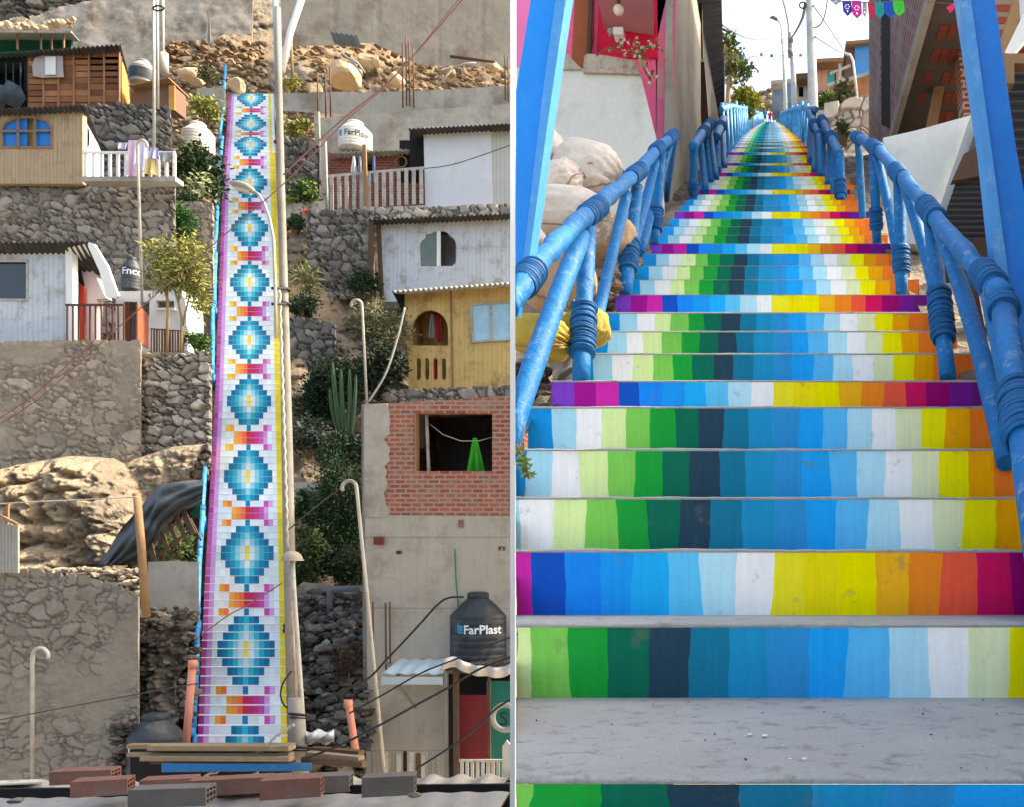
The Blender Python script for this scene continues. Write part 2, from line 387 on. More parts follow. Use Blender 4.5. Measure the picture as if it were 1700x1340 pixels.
def stonewall(name, label, top, bot, D, cell=0.36, relief=0.10, gap=0.13, stone=((150,143,133), (118,110,100)), mortar=(40,36,33), an=1.45, step=2.0, thick=0.5, seed=1, edge=0.05, group=None, cat='wall', lean=0.0, mix=0.0, big=0):
    x0 = top[0][0]; x1 = top[-1][0]; n = max(3, int((x1-x0)/step))
    xs = np.linspace(x0, x1, n); yt = np.interp(xs, [p[0] for p in top], [p[1] for p in top]); yb = np.interp(xs, [p[0] for p in bot], [p[1] for p in bot])
    m = max(3, int(np.max(yb-yt)/step)); tt = np.linspace(0, 1, m)[:, None]
    Xp = np.repeat(xs[None], m, 0); Yp = yt[None]*(1-tt)+yb[None]*tt
    wx = (Xp-CX)/F*D; wz = (CY-Yp)/F*D
    wx2 = wx/cell+(fbm(wx*1.7, wz*1.7, seed+3, 3)-0.5)*1.5; wz2 = wz/cell*an+(fbm(wx*1.7+5, wz*1.7, seed+4, 3)-0.5)*1.5
    f1, f2, cid, dx, dy = voro(wx2, wz2, seed)
    s1 = voro(wx2*1.9+3, wz2*1.9, seed+60); sel = (_h((cid*9999).astype(int), (cid*777).astype(int), seed) < .42)   # some stones broken into smaller ones
    f21 = np.where(sel, np.minimum(f2-f1, (s1[1]-s1[0])*.6), f2-f1); cid = np.where(sel, s1[2], cid); dx = np.where(sel, s1[3]*.5, dx); dy = np.where(sel, s1[4]*.5, dy)
    patch = np.clip(fbm(wx*.8, wz*.8, seed+33, 4)*4-1.9-(.5 if mix == 0 else 0)+(.45 if mix > .5 else 0), 0, 1)*(1 if mix > 0 else .4)      # mortar smeared over the stones
    e = np.clip(f21/(gap*(.7+.8*fbm(wx*2.3, wz*2.3, seed+31, 2))), 0, 1)
    e = e*e*(3-2*e)
    tilt = (dx*(_h((cid*999).astype(int), (cid*77).astype(int), 5)-0.5)+dy*(_h((cid*999).astype(int), (cid*77).astype(int), 9)-0.5))*1.2
    hh = np.maximum(e, patch*.9)*relief*(0.75+(0.5*cid+tilt)*(1-patch*.8))+(fbm(wx*7, wz*7, seed+8, 3)-0.5)*relief*0.35
    jag = np.minimum(tt*m/4.0, 1.0)
    Yp = Yp+(1-jag)*((e-0.6)*edge*F/D)*(-1)
    Dn = D-hh+lean*(wz-wz.min())
    V = np.stack([(Xp-CX)/F*D, Dn, (CY-Yp)/F*D], -1)
    a, b = np.array(stone[0]), np.array(stone[1]); k = cid[..., None]
    C = (a*k+b*(1-k))*(0.88+0.24*fbm(wx*5, wz*5, seed+12, 3)[..., None])
    mm = np.array(mortar)
    e2 = (e*(1-mix)*(1-.7*patch))[..., None]; mm = mm*(.9+.2*fbm(wx*3, wz*3, seed+50, 4)[..., None]); C = C*e2+mm*(1-e2)
    C = C*1.07+np.array((0, 1, 4)); mb = MB(); mb.grid(V, np.clip(C, 0, 255).astype(int))
    # thickness behind the face
    B = V.copy(); B[..., 1] = D+thick; B[..., 0] *= (D+thick)/D
    for A_, B_ in ((V[0], B[0]), (V[:, -1], B[:, -1]), (V[:, 0], B[:, 0])):
        S = np.stack([A_, B_]); mb.grid(S, np.tile(np.clip(C.mean((0, 1)), 0, 255).astype(int), (2, len(A_), 1)), sm=False)
    return one(name, mb, M_stone, label, cat, group)

CEM = dict(mortar=(140,128,110), stone=((164,150,130), (128,116,100)), gap=0.11, relief=0.085, mix=.15)
DRY = dict(mortar=(62,56,50), stone=((172,162,148), (124,115,104)), gap=0.16, relief=0.13)
stonewall('retaining_wall', 'tall grey rubble wall plastered with mud, lowest on the left below the loose rubble crest', [(-60,952),(60,948),(120,956),(200,975),(232,992)], [(-60,1330),(228,1330)], 18.4, cell=0.36, seed=2, mortar=(126,117,104), stone=((140,130,116), (116,107,95)), gap=0.09, relief=0.07, edge=0.10, mix=0.68)
stonewall('retaining_wall', 'wide mortared stone wall holding the white plank house with the porch', [(-60,568),(120,566),(236,566)], [(-60,800),(236,800)], 24.5, cell=0.38, seed=3, **CEM)
stonewall('retaining_wall', 'dry stone wall with open joints between the white hut yard and the steps', [(236,584),(290,588),(352,584)], [(236,800),(350,800)], 25.0, cell=0.36, seed=4, **DRY)
stonewall('retaining_wall', 'dry stone wall under the brown house with the balcony', [(-60,300),(130,298),(292,302)], [(-60,560),(292,560)], 28.9, cell=0.37, seed=5, mortar=(72,66,58), stone=((150,140,126), (112,103,92)), gap=0.13, relief=0.11)
stonewall('retaining_wall', 'loose stone wall beneath the slatted timber shack', [(138,176),(200,172),(285,178)], [(138,300),(290,300)], 32.5, cell=0.4, seed=6, mortar=(52,47,42), stone=((138,132,122), (104,98,90)), gap=0.18, relief=0.14)
stonewall('retaining_wall', 'small stone terrace wall beside the steps above the vine', [(296,335),(356,338)], [(296,480),(352,480)], 30.8, cell=0.4, seed=7, **CEM)
stonewall('retaining_wall', 'grey dry stone wall below the pale picket fence', [(512,352),(560,348),(622,352)], [(512,492),(622,492)], 33.0, cell=0.4, seed=8, mortar=(52,48,44), stone=((128,122,114), (94,89,83)), gap=0.15, relief=0.13)
stonewall('retaining_wall', 'thin stone course showing between the two white houses on the right', [(598,346),(720,344),(860,340)], [(598,372),(860,366)], 33.2, cell=0.45, seed=9, **DRY)
stonewall('retaining_wall', 'shaded stone wall beside the big concrete pole under the bushes', [(470,530),(520,528),(560,540)], [(470,700),(560,700)], 29.6, cell=0.42, seed=10, mortar=(44,42,40), stone=((124,120,114), (90,87,82)), gap=0.15, relief=0.13)
stonewall('retaining_wall', 'stone footing under the yellow plank house', [(636,650),(700,646),(860,640)], [(636,690),(860,690)], 27.5, cell=0.38, seed=11, mortar=(80,74,66), stone=((152,144,134), (116,108,100)), gap=0.14, relief=0.12)
stonewall('retaining_wall', 'stepped stone wall beside the upper steps right of the white rail', [(470,228),(505,232),(530,240)], [(470,330),(530,330)], 36.2, cell=0.45, seed=12, mortar=(50,46,42), stone=((128,122,114), (92,87,81)), gap=0.16, relief=0.15)
stonewall('rock_face', 'dark broken rock face in the top left corner', [(-60,-60),(160,-60)], [(-60,50),(165,16)], 47.0, cell=0.9, seed=14, mortar=(58,53,48), stone=((136,126,112), (98,90,82)), gap=0.25, relief=0.35, an=2.4, cat='rock face')

# --- smooth sprayed concrete slope and concrete retaining walls at the top
def rough_slab(name, label, top, bot, D, amp, seed, m, step=4, thick=0.5, cat='wall', joints=(), curve=0.0):
    x0, x1 = top[0][0], top[-1][0]; n = int((x1-x0)/step)
    xs = np.linspace(x0, x1, n); yt = np.interp(xs, [p[0] for p in top], [p[1] for p in top]); yb = np.interp(xs, [p[0] for p in bot], [p[1] for p in bot])
    mm = max(3, int(np.max(yb-yt)/step)); tt = np.linspace(0, 1, mm)[:, None]
    Xp = np.repeat(xs[None], mm, 0); Yp = yt[None]*(1-tt)+yb[None]*tt
    wx = (Xp-CX)/F*D; wz = (CY-Yp)/F*D
    hh = (fbm(wx*0.5, wz*0.5, seed, 5)-0.5)*amp*2+(fbm(wx*3, wz*3, seed+5, 3)-0.5)*amp*0.5
    for j in joints: hh = hh-0.06*np.exp(-((Xp-j)/2.2)**2)
    Dn = D-hh-curve*(Yp-Yp.min())/100
    V = np.stack([(Xp-CX)/F*D, Dn, (CY-Yp)/F*D], -1); mb = MB(); mb.grid(V)
    B = V.copy(); B[..., 1] = D+thick; B[..., 0] *= (D+thick)/D
    for A_, B_ in ((V[0], B[0]), (V[:, -1], B[:, -1]), (V[:, 0], B[:, 0])): mb.grid(np.stack([A_, B_]), sm=False)
    return one(name, mb, m, label, cat)
M_shot = mat('sprayed_concrete', (188,174,158), rough=0.95, var=0.22, vs=0.7, bump=0.8, bs=7, dirt=(122,108,92), dirtamt=0.36, dirts=0.9, bdist=0.05)
M_ret = mat('old_retaining_concrete', (182,168,150), rough=0.95, var=0.24, vs=0.5, bump=0.6, bs=8, streak=0.16, dirt=(124,106,86), dirtamt=0.36, dirts=0.5, bdist=0.04)
rough_slab('sprayed_slope', 'smooth cracked sprayed concrete slope above the tank and the timber shack', [(38,60),(60,40),(100,20),(150,8),(240,-2),(300,-30),(420,-60)], [(38,66),(120,110),(215,150),(300,80),(420,60)], 45.2, 0.45, 71, M_shot, cat='slope', curve=0.3)
rough_slab('retaining_wall', 'long stained concrete retaining wall along the top of the hill', [(466,-60),(560,-60),(870,-60)], [(466,78),(620,70),(700,108),(870,110)], 45.5, 0.10, 75, M_ret, joints=(555, 628, 728, 800))
rough_slab('concrete_beam', 'long low grey concrete beam below the boulders', [(462,154),(516,154),(516,152),(620,152),(700,150),(870,140)], [(462,182),(516,186),(620,192),(870,180)], 39.5, 0.06, 77, M_conc, cat='beam')
rough_slab('concrete_wall', 'unfinished grey concrete wall behind the round cream tank', [(524,196),(600,190),(700,182),(870,170)], [(524,300),(870,300)], 38.8, 0.08, 79, M_conc)
rough_slab('concrete_block', 'pale concrete abutment left of the top of the steps', [(326,146),(374,145)], [(326,176),(374,178)], 39.6, 0.05, 81, M_conc, cat='block')
rough_slab('concrete_block', 'pale square concrete block wall beside the steps under the fallen timber frame', [(246,934),(290,932),(330,934)], [(246,1034),(330,1034)], 20.9, 0.04, 83, M_conc, step=3, cat='block')
rough_slab('terrace_curb', 'concrete edge slab under the red planter right of the steps', [(470,338),(540,332)], [(470,372),(540,384)], 34.2, 0.03, 85, M_conc, step=3, cat='curb')
rough_slab('low_wall', 'low pale concrete wall below the ivy beside the steps', [(488,802),(528,800)], [(488,850),(528,850)], 24.6, 0.03, 86, M_conc, step=3)
rough_slab('low_wall', 'dark concrete ledge crossing the rubble near the grey bent pipe', [(490,990),(540,984),(612,980)], [(490,1030),(612,1030)], 22.6, 0.05, 87, M_concd, step=3)
# low rock spurs: big bulge of rocky earth at left
def mound(name, label, x0, y0, x1, y1, D, prof, seed, amp=0.5, cols=((178,152,122), (138,124,106)), step=2, out=1.2, cat='mound', rocky=1.0, m=None):
    xs = np.arange(x0, x1, step); yy = np.linspace(0, 1, int((y1-y0)/step))[:, None]
    yt = np.interp(xs, [p[0] for p in prof], [p[1] for p in prof])[None]
    Xp = np.repeat(xs[None], len(yy), 0); Yp = yt*(1-yy)+y1*yy
    Db = D-out*np.sqrt(np.clip(yy, 0, 1))*1.0
    wx = (Xp-CX)/F*D; wz = (CY-Yp)/F*D
    f1, f2, cid, _, _ = voro(wx*1.3+fbm(wx*2, wz*2, seed, 2), wz*1.7+fbm(wx*2, wz*2, seed+4, 2), seed)
    f1c, f2c, cidc, _, _ = voro(wx*4.3+fbm(wx*4, wz*4, seed+2, 2), wz*6, seed+40)
    rg = 1-np.abs(2*fbm(wx*0.9+wz*.35, wz*1.3, seed+21, 4)-1); rg2 = 1-np.abs(2*fbm(wx*3.1+wz, wz*4.0, seed+25, 3)-1)
    h = (fbm(wx*0.8, wz*0.8, seed+1, 5)-0.5)*1.2*amp+(rg-.75)*.6*amp+(rg2-.75)*.5*amp+np.minimum(f2-f1, .4)*rocky*amp*1.2+np.minimum(f2c-f1c, .3)*0.22*rocky+(fbm(wx*9, wz*9, seed+6, 3)-0.5)*0.12
    h = h*np.clip(yy*8, 0, 1)
    Dn = Db-h
    V = np.stack([(Xp-CX)/F*D, Dn, (CY-Yp)/F*D], -1)
    t = np.clip(fbm(wx*1.1, wz*1.1, seed+9, 4)*2.2-0.6, 0, 1)[..., None]
    C = (np.array(cols[0])*t+np.array(cols[1])*(1-t))*(0.9+0.2*cid[..., None])
    mb = MB(); mb.grid(V, np.clip(C, 0, 255).astype(int))
    B = V.copy(); B[..., 1] = D+1.5; B[..., 0] = V[..., 0]/V[..., 1]*(D+1.5)
    mb.grid(np.stack([V[0], B[0]]), np.tile(np.array(cols[0]), (2, V.shape[1], 1)), sm=False)
    mb.grid(np.stack([V[:, -1], B[:, -1]]), np.tile(np.array(cols[1]), (2, V.shape[0], 1)), sm=False)
    return build(name, mb, m or M_earth, label=label, cat=cat)
mound('earth_mound', 'sunlit rounded mound of dry earth and rock under the wide stone wall', -60, 790, 300, 965, 23.9, [(-60,800),(0,786),(60,770),(130,758),(190,762),(228,782),(250,800),(262,822),(300,880)], 91, amp=0.75, out=2.2)
mound('earth_mound', 'shaded bank of earth under the dry stone wall beside the steps', 228, 740, 344, 965, 24.2, [(228,762),(290,742),(344,738)], 95, amp=0.3, out=1.0, cols=((150,132,110), (118,106,92)))
mound('rubble_bank', 'dark heap of broken rock between the lowest stone wall and the steps', 218, 1020, 330, 1330, 19.9, [(218,1005),(250,1018),(330,1030)], 97, amp=0.35, out=0.7, cols=((112,104,96), (76,71,66)), rocky=1.2, m=M_rock, cat='rubble bank')

# --- mosaic stair
tab = [(1170,1),(1077,7),(997,13),(918,19),(853,25),(793,31),(729,37),(667,43),(613,49),(566,55),(519,61),(470,67),(428,73),(380,79),(345,85),(305,91),(272,97),(241,103),(232,105.5),(223,109),(208,115),(185,121),(165,127),(156,129.5)]
zz = [(CY-y)/F*plD(y) for y, _ in tab]; ph = [p for _, p in tab]
zz = [zz[0]-(zz[1]-zz[0])*1.0]+zz; ph = [ph[0]-6]+ph
rows = list(range(-5, 130)); zr = [float(np.interp(r, ph, zz)) for r in rows]
LE = ([157,305,470,667,793,918,1077,1235,1400], [381,370,364,357,350,343,335,328,322]); RE = ([157,305,470,667,793,918,1077,1235,1400], [454,459,465,470,474,478,482,485,488])
shell = [(0,112,156), (0,138,182), (40,180,202), (150,208,228), (218,230,238), (244,222,90)]
def mosaic(m, c, y):
    Wt = (224,232,238)
    if c == 0: return (206,96,176) if (m*7+int(y)) % 5 else (190,70,160)
    if c == 1: return (218,158,222)
    if c == 14: return Wt
    if c == 15: return (238,214,40)
    if c == 16: return (232,160,50) if y > 850 else Wt if y < 260 else (238,206,60)
    if c == 2: return Wt
    d = c-3; j = abs(d-5)
    if m in (0, 1):
        return {2:(240,170,60),3:(240,140,70),4:(238,110,70),5:(200,36,70),6:(190,44,110),7:(196,52,140),8:(190,80,170),9:(206,150,215)}.get(d, Wt)
    if m in (2, 11):
        if d == 5: return (0,124,176)
        y_ = y < 830
        return {0:(245,205,60) if y_ else (240,160,50), 1:(240,165,60) if y_ else (236,116,66), 9:(200,80,165), 10:(214,160,222)}.get(d, Wt)
    r = m-3; r = min(r, 7-r); half = 2+r
    if j > half: return Wt
    sh_ = half-j
    mxs = {0: 2, 1: 3, 2: 4, 3: 5}[r]
    if j == 0: sh_ = mxs
    return shell[min(sh_, mxs)]
mb = MB(); zd = lambda z: (z+25.44)/1.128
for i, r in enumerate(rows[:-1]):
    z0, z1 = zr[i], zr[i+1]; D0 = zd(z0); D1 = zd(z1); y0 = CY-z0/D0*F; y1 = CY-z1/D1*F
    l0, r0 = interp(y0, *LE), interp(y0, *RE); l1, r1 = interp(y1, *LE), interp(y1, *RE)
    xa = [((l0+(r0-l0)*k/17)-CX)/F*D0 for k in range(18)]; xb = [((l1+(r1-l1)*k/17)-CX)/F*D1 for k in range(18)]
    for k in range(17):
        jx = random.uniform(-.006, .006)
        c = sh(mosaic(r % 12, k, y0), random.uniform(0.96, 1.04))
        mb.poly([(xa[k], D0, z0), (xa[k+1], D0, z0), (xa[k+1], D0, z1-0.012), (xa[k], D0, z1-0.012)], c)
    mb.poly([(xa[0], D0, z1-0.012), (xa[17], D0, z1-0.012), (xa[17], D0-0.008, z1-.004), (xa[0], D0-.008, z1-.004)], (196,202,206))
    mb.poly([(xa[0], D0-.008, z1-.004), (xa[17], D0-.008, z1-.004), (xb[17], D1, z1), (xb[0], D1, z1)], (204,210,214))
    for xx, xy in ((xa[0], xb[0]), (xa[17], xb[17])):
        mb.poly([(xx, D0, z1), (xy, D1, z1), (xy, D1+.3, z1-1.2), (xx, D0+.3, z0-1.2)], (190,190,190))
build('staircase', mb, M_mosaic, label='long straight steep staircase with white pixel mosaic of blue diamonds climbing the hillside', cat='staircase')

def lp(y, dx=0, up=0.0):        # a point beside the mosaic stair, left edge
    D = plD(y); p = P(interp(y, *LE)+dx, y, D-0.1); p.z += up; return p
def rp(y, dx=0, up=0.0):
    D = plD(y); p = P(interp(y, *RE)+dx, y, D-0.1); p.z += up; return p
root = thing('handrail', 'weathered light blue pole handrail tied along the left edge of the mosaic staircase', 'handrail', lp(1235))
yy = 1240; segs = []
while yy > 130:
    y2 = max(118, yy-(0.145*yy*random.uniform(.85, 1.1)+14))
    mb = MB(); a = lp(yy, -8+random.uniform(-3, 2), 0.25); b = lp(y2, -7+random.uniform(-4, 2), 0.35)
    mid = (a+b)/2+Vector((random.uniform(-.05, .05), 0, random.uniform(-.05, .05)))
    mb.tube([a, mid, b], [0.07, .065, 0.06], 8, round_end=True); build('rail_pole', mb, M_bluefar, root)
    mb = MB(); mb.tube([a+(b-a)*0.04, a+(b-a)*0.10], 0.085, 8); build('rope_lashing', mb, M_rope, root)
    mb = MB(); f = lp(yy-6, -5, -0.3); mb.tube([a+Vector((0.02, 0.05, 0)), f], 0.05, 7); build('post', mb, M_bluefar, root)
    yy = y2
root = thing('handrail', 'patchy blue, orange and white pole handrail on the right edge of the mosaic staircase', 'handrail', rp(1235))
for (a, b, c) in ((1240,1000,'b'), (1000,850,'y'), (470,410,'o'), (410,330,'b'), (345,300,'b'), (252,185,'w'), (185,120,'w')):
    mb = MB(); mb.tube([rp(a, 6, .3), rp((a+b)/2, 7, .32), rp(b, 6, .3)], .055, 8, round_end=True)
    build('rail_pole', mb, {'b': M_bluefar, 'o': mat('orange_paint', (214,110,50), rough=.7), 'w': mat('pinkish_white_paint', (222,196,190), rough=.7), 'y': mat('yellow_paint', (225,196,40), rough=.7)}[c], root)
mb = MB(); rock(mb, rp(243, 4, .2), .14, (150,30,30), 2, .1); one('lantern', mb, M_rock, 'small dark red round lantern hanging by the upper right rail of the mosaic steps', 'lantern')

# ---------------------------------------------------------------- building helpers
def shellbox(mb, outer, D, depth, holes=(), t=0.08, col=None):
    mb.slab(outer, D, t, holes, col)
    n = len(outer); fr = [P(x, y, D)+Vector((0, t, 0)) for x, y in outer]; bk = [p+Vector((0, depth, 0)) for p in fr]
    b = len(mb.v); mb.v += fr+bk
    for i in range(n):
        j = (i+1) % n; mb.face([b+i, b+j, b+n+j, b+n+i], col)
    tr = tessellate_polygon([bk])
    for t3 in tr: mb.face([b+n+i for i in t3], col)
def corr(mb, a, b, back, pitch=0.17, amp=0.025, th=0.02, up=Vector((0,0,1)), col=None, nb=2):
    """corrugated sheet whose front edge runs a->b and which runs back along `back`; waves stand along `up`"""
    a, b, back = Vector(a), Vector(b), Vector(back); L_ = (b-a).length; n = max(4, int(L_/pitch*6))
    n = min(n, 900); b0 = len(mb.v)
    for s_ in (0, 1):
        for r in range(nb):
            for i in range(n+1):
                t = i/n; p = a+(b-a)*t+back*(r/(nb-1))+up*(amp*math.sin(2*math.pi*L_*t/pitch)-s_*th)
                mb.v.append(p)
    W_ = n+1
    for s_ in (0, 1):
        for r in range(nb-1):
            for i in range(n):
                q = [b0+s_*nb*W_+r*W_+i, b0+s_*nb*W_+r*W_+i+1, b0+s_*nb*W_+(r+1)*W_+i+1, b0+s_*nb*W_+(r+1)*W_+i]
                mb.face(q if s_ == 0 else q[::-1], col, True)
    for i in range(n):
        mb.face([b0+i, b0+nb*W_+i, b0+nb*W_+i+1, b0+i+1], col)
def rectl(x0, y0, x1, y1): return [(x0, y0), (x1, y0), (x1, y1), (x0, y1)]
def arch(x0, x1, ytop, ybot, rise, n=12):
    cx, rx = (x0+x1)/2, (x1-x0)/2
    return [(x0, ybot)]+[(cx-rx*math.cos(math.pi*i/n), ytop+rise-rise*math.sin(math.pi*i/n)) for i in range(n+1)]+[(x1, ybot)]
def pslab(name, outer, D, t, m, par, holes=(), label=None):
    mb = MB(); mb.slab(outer, D, t, holes); o = build(name, mb, m, par)
    if label: o['label'] = label
    return o
def base(x, y, D): p = P(x, y, D); return (p.x, p.y, p.z)
M_pane_b = mat('blue_painted_pane', (20,110,190), rough=0.35, var=0.08, bump=0.05)
M_pane_d = glassmat('dark_glass', (38,48,56), 0.2)
M_pane_l = glassmat('light_blue_glass', (150,190,210), 0.25)
M_wh_pl = mat('white_planks', (190,197,206), rough=0.75, var=0.09, vs=1.2, bump=0.5, bs=18, streak=0.12, groove=(0,0.145,0.06,0.3,3.0), bdist=0.012, dirt=(140,126,110), dirtamt=0.3, dirts=1.8)
M_ye_pl = mat('yellow_planks', (208,176,112), rough=0.8, var=0.10, vs=1.2, bump=0.5, bs=18, streak=0.14, groove=(0,0.15,0.06,0.32,3.0), bdist=0.012, dirt=(134,108,80), dirtamt=0.32, dirts=1.4)
M_br_pl = mat('bare_planks', (172,150,122), rough=0.85, var=0.12, vs=1.2, bump=0.5, bs=18, streak=0.22, groove=(0,0.12,0.07,0.4,3.0), bdist=0.012, dirt=(122,104,84), dirtamt=0.3, dirts=1.1)

# ---- brown plank house with balcony
h = thing('plank_house', 'bare brown plank house with blue arched window beside a white balcony', 'house', base(80, 300, 28.6))
mb = MB(); shellbox(mb, [(-70,186),(137,176),(137,304),(-70,304)], 28.6, .1, [arch(2,86,192,244,20)], .08); build('wall', mb, M_br_pl, h)
mb = MB(); corr(mb, P(-72,183,28.3), P(141,173,28.3), P(171,249,30.6)-P(141,173,28.3), .16, .03, .03); build('roof', mb, M_corr_k, h)
mb = MB(); mb.slab3([[P(138,179,28.7), P(168,252,30.5), P(168,292,30.5), P(138,300,28.7)]], Vector((-.06,0,0))); o = build('gable_wall', mb, M_white, h); o['label'] = 'white painted side wall'
mb = MB(); mb.slab3([[P(145+2.4*math.sin(a), 228-17*math.cos(a), 29.1) for a in [i*math.pi/8 for i in range(16)]]], Vector((.02,.0,0))); build('side_window', mb, M_dark, h)
fr = build('window', (lambda m_: (m_.slab(arch(1,87,191,245,20), 28.57, .05, [arch(4,84,195,242,18)]), m_)[1])(MB()), M_wood, h)
for xr in ((4,28),(32,45),(60,84)):
    o = pslab('pane', [(xr[0], 242),(xr[0], 203 if xr[0] == 4 else 195),(xr[1], 195 if xr[0] == 4 else 195 if xr[0] < 40 else 203),(xr[1],242)], 28.63, .02, M_pane_b, fr)
for a, b in (((30,193),(30,243)),((58,193),(58,243)),((3,217),(57,217)),((59,216),(84,216))):
    mb = MB(); mb.bar(P(*a,28.56), P(*b,28.56), .05, .04, Vector((0,1,0))); build('window_bar', mb, M_wood, fr)
b_ = thing('balcony', 'white slatted balcony rail hung with washing beside the brown plank house', 'balcony', base(210, 296, 28.2))
mb = MB(); mb.pbox(136,292,291,300,27.9,.4); build('floor_slab', mb, M_conc, b_)
mb = MB(); mb.pbox(136,250,289,253.5,27.95,.06); build('top_rail', mb, M_white, b_)
for i in range(12):
    x = 139+i*13.4; mb = MB(); mb.pbox(x, 253, x+4.5, 292, 27.97, .05); build('baluster', mb, M_white, b_)
M_cloth = {k: mat('cloth_'+k, c, rough=.9, var=.12, vs=3, bump=.3, bs=10) for k, c in dict(white=(214,208,220), lilac=(180,176,214), pink=(212,186,206), yellow=(208,186,120), blue=(120,150,190), red=(180,40,50), green=(60,170,50), navy=(40,50,72), grey=(150,150,156)).items()}
def cloth(name, label, x0, y0, x1, y1, D, m, group=None, cat='laundry', folds=5, taper=0.0):
    n, r = 18, 10; V = np.zeros((r, n, 3)); ph_ = random.uniform(0, 6)
    for i in range(r):
        for j in range(n):
            u, v = j/(n-1), i/(r-1); cx = (x0+x1)/2; x = cx+(x0+(x1-x0)*u-cx)*(1-taper*(1-v))
            y = y0+(y1-y0)*v+(1.5*math.sin(u*9+ph_) if v > .9 else 0)
            p = P(x, y, D); V[i, j] = (p.x, D-0.05*math.sin(u*folds*2+ph_)*v*2, p.z)
    mb = MB(); mb.grid(V); B = V.copy(); B[..., 1] += .012; mb.grid(B[:, ::-1]); return one(name, mb, m, label, cat, group)
cloth('laundry', 'blue and white patterned towel at the left end of the balcony washing', 193,236,212,246,28.3,M_cloth['lilac'])
cloth('laundry', 'long pale pink sheet hanging over the balcony rail', 213,232,230,291,27.85,M_cloth['pink'])
cloth('laundry', 'white shirt hanging over the balcony rail', 228,234,246,284,27.8,M_cloth['white'])
cloth('laundry', 'small yellow cloth low on the balcony washing', 243,262,257,288,27.82,M_cloth['yellow'])
cloth('laundry', 'lilac cloth on the right of the balcony washing', 250,244,262,262,27.8,M_cloth['lilac'])
cloth('laundry', 'pale grey cloth at the far right end of the balcony rail', 264,252,286,268,27.85,M_cloth['grey'])

# ---- timber shack, dark shed, green roof shed
h = thing('timber_shack', 'slatted orange-brown timber shack with dark corrugated roof', 'shack', base(120, 178, 33.0))
mb = MB()
random.seed(3)
shellbox(mb, [(46,88),(197,78),(197,178),(46,178)], 33.1, .12, (), .06, (96,66,46)); 
for i in range(9):
    yA = 90+i*10
    for j in range(6):
        x0 = 47+j*25.3; s_ = (yA-90)*0
        c = mixc((172,118,78), (104,64,42), random.random()); mb.pbox(x0, yA-(x0-47)*.06*(1-i/9), x0+23.5, yA+8.3, 33.04, .05, c)
M_slat = mat('slats', None, rough=.85, var=.2, vs=5, bump=.5, bs=30); build('wall', mb, M_slat, h)
for j in range(1, 7):
    x = 46+j*25.2; mb = MB(); mb.pbox(x-1, 84-(x-46)*.05, x+1, 177, 32.98, .05); build('batten', mb, M_wood, h)
mb = MB(); corr(mb, P(43,84,32.7), P(200,73,32.7), P(213,122,34.4)-P(200,73,32.7), .17, .035, .04); build('roof', mb, M_corr_k, h)
mb = MB(); mb.slab3([[P(198,80,33.15), P(211,125,34.2), P(216,170,34.3), P(198,178,33.15)]], Vector((-.05,0,0))); o = build('side_wall', mb, mat('straw_and_sunlit_wood', (206,150,84), rough=.9, var=.2, bump=.6, bs=30, groove=(1,.08,.1,.3,2)), h); o['label'] = 'side wall coloured as sunlit wood'  # brighter orange puts the sun on this side into its colour
mb = MB(); mb.slab([(53,108),(58,95),(70,91),(104,92),(104,110),(105,127),(70,128),(55,125)], 32.93, .03); one('plastic_sheet', mb, mat('grey_plastic_sheet', (168,160,156), rough=.5, var=.15, bump=.4, bs=8), 'grey plastic sheet nailed over the shack window opening', 'sheet')
mb = MB(); mb.slab([(75,93),(92,93),(92,123),(75,123)], 32.88, .02); one('board', mb, M_white, 'small white board in the middle of the grey plastic sheet', 'board')
h = thing('dark_shed', 'open dark shed stuffed with tarpaulin left of the slatted shack', 'shed', base(20, 180, 33.4))
mb = MB(); shellbox(mb, [(-60,92),(45,88),(45,180),(-60,180)], 33.6, 1.0, [rectl(-55,100,40,176)], .06); build('wall', mb, M_dark, h)
mb = MB(); corr(mb, P(-62,90,33.3), P(46,84,33.3), (0,1.6,.1), .2, .03, .03); build('roof', mb, mat('teal_roof', (40,70,70), rough=.8), h)
mb = MB()
for i in range(9): mb.bar(P(-50+i*12,104,33.5), P(-50+i*12,150,33.5), .03, .03, Vector((0,1,0)))
build('bars', mb, mat('faded_teal', (44,62,70), rough=.8), h)
mb = MB(); n = 30; V = np.zeros((12, n, 3))
for i in range(12):
    for j in range(n):
        x = -60+j*3.4; y = 138+i*3.6+3*math.sin(j*.5); p = P(x, y, 33.3-.25*math.sin(i/11*3.1)); V[i, j] = (p.x, p.y-.12*math.sin(j*.9+i*.7), p.z)
mb.grid(V); one('tarpaulin', mb, mat('blue_grey_tarp', (52,66,76), rough=.6, var=.25, bump=.5, bs=6), 'crumpled blue grey tarpaulin bundled in the dark shed', 'tarpaulin')
h = thing('green_shelter', 'lean-to shelter with green walls and pale sheet roof at the far left', 'shelter', base(50, 92, 35.5))
mb = MB(); mb.pbox(-60,66,118,95,36.2,.1); build('wall', mb, mat('green_wall', (22,88,72), rough=.8, var=.2), h)
mb = MB(); mb.slab3([[P(-60,51,35.0), P(118,52,35.0), P(132,68,36.4), P(-60,68,36.4)]], Vector((0,0,.04))); build('roof', mb, mat('pale_green_sheet', (132,146,138), rough=.7, var=.2, bump=.3, bs=8), h)
mb = MB(); mb.bar(P(-60,51.5,34.95), P(119,52.5,34.95), .05, .08); build('roof_edge', mb, M_fibro, h)
for x in (29, 68, 86, 106):
    mb = MB(); mb.bar(P(x,53,35.2), P(x,82,35.2), .05, .05, Vector((0,1,0))); build('post', mb, M_wood, h)
random.seed(11); mb = MB()
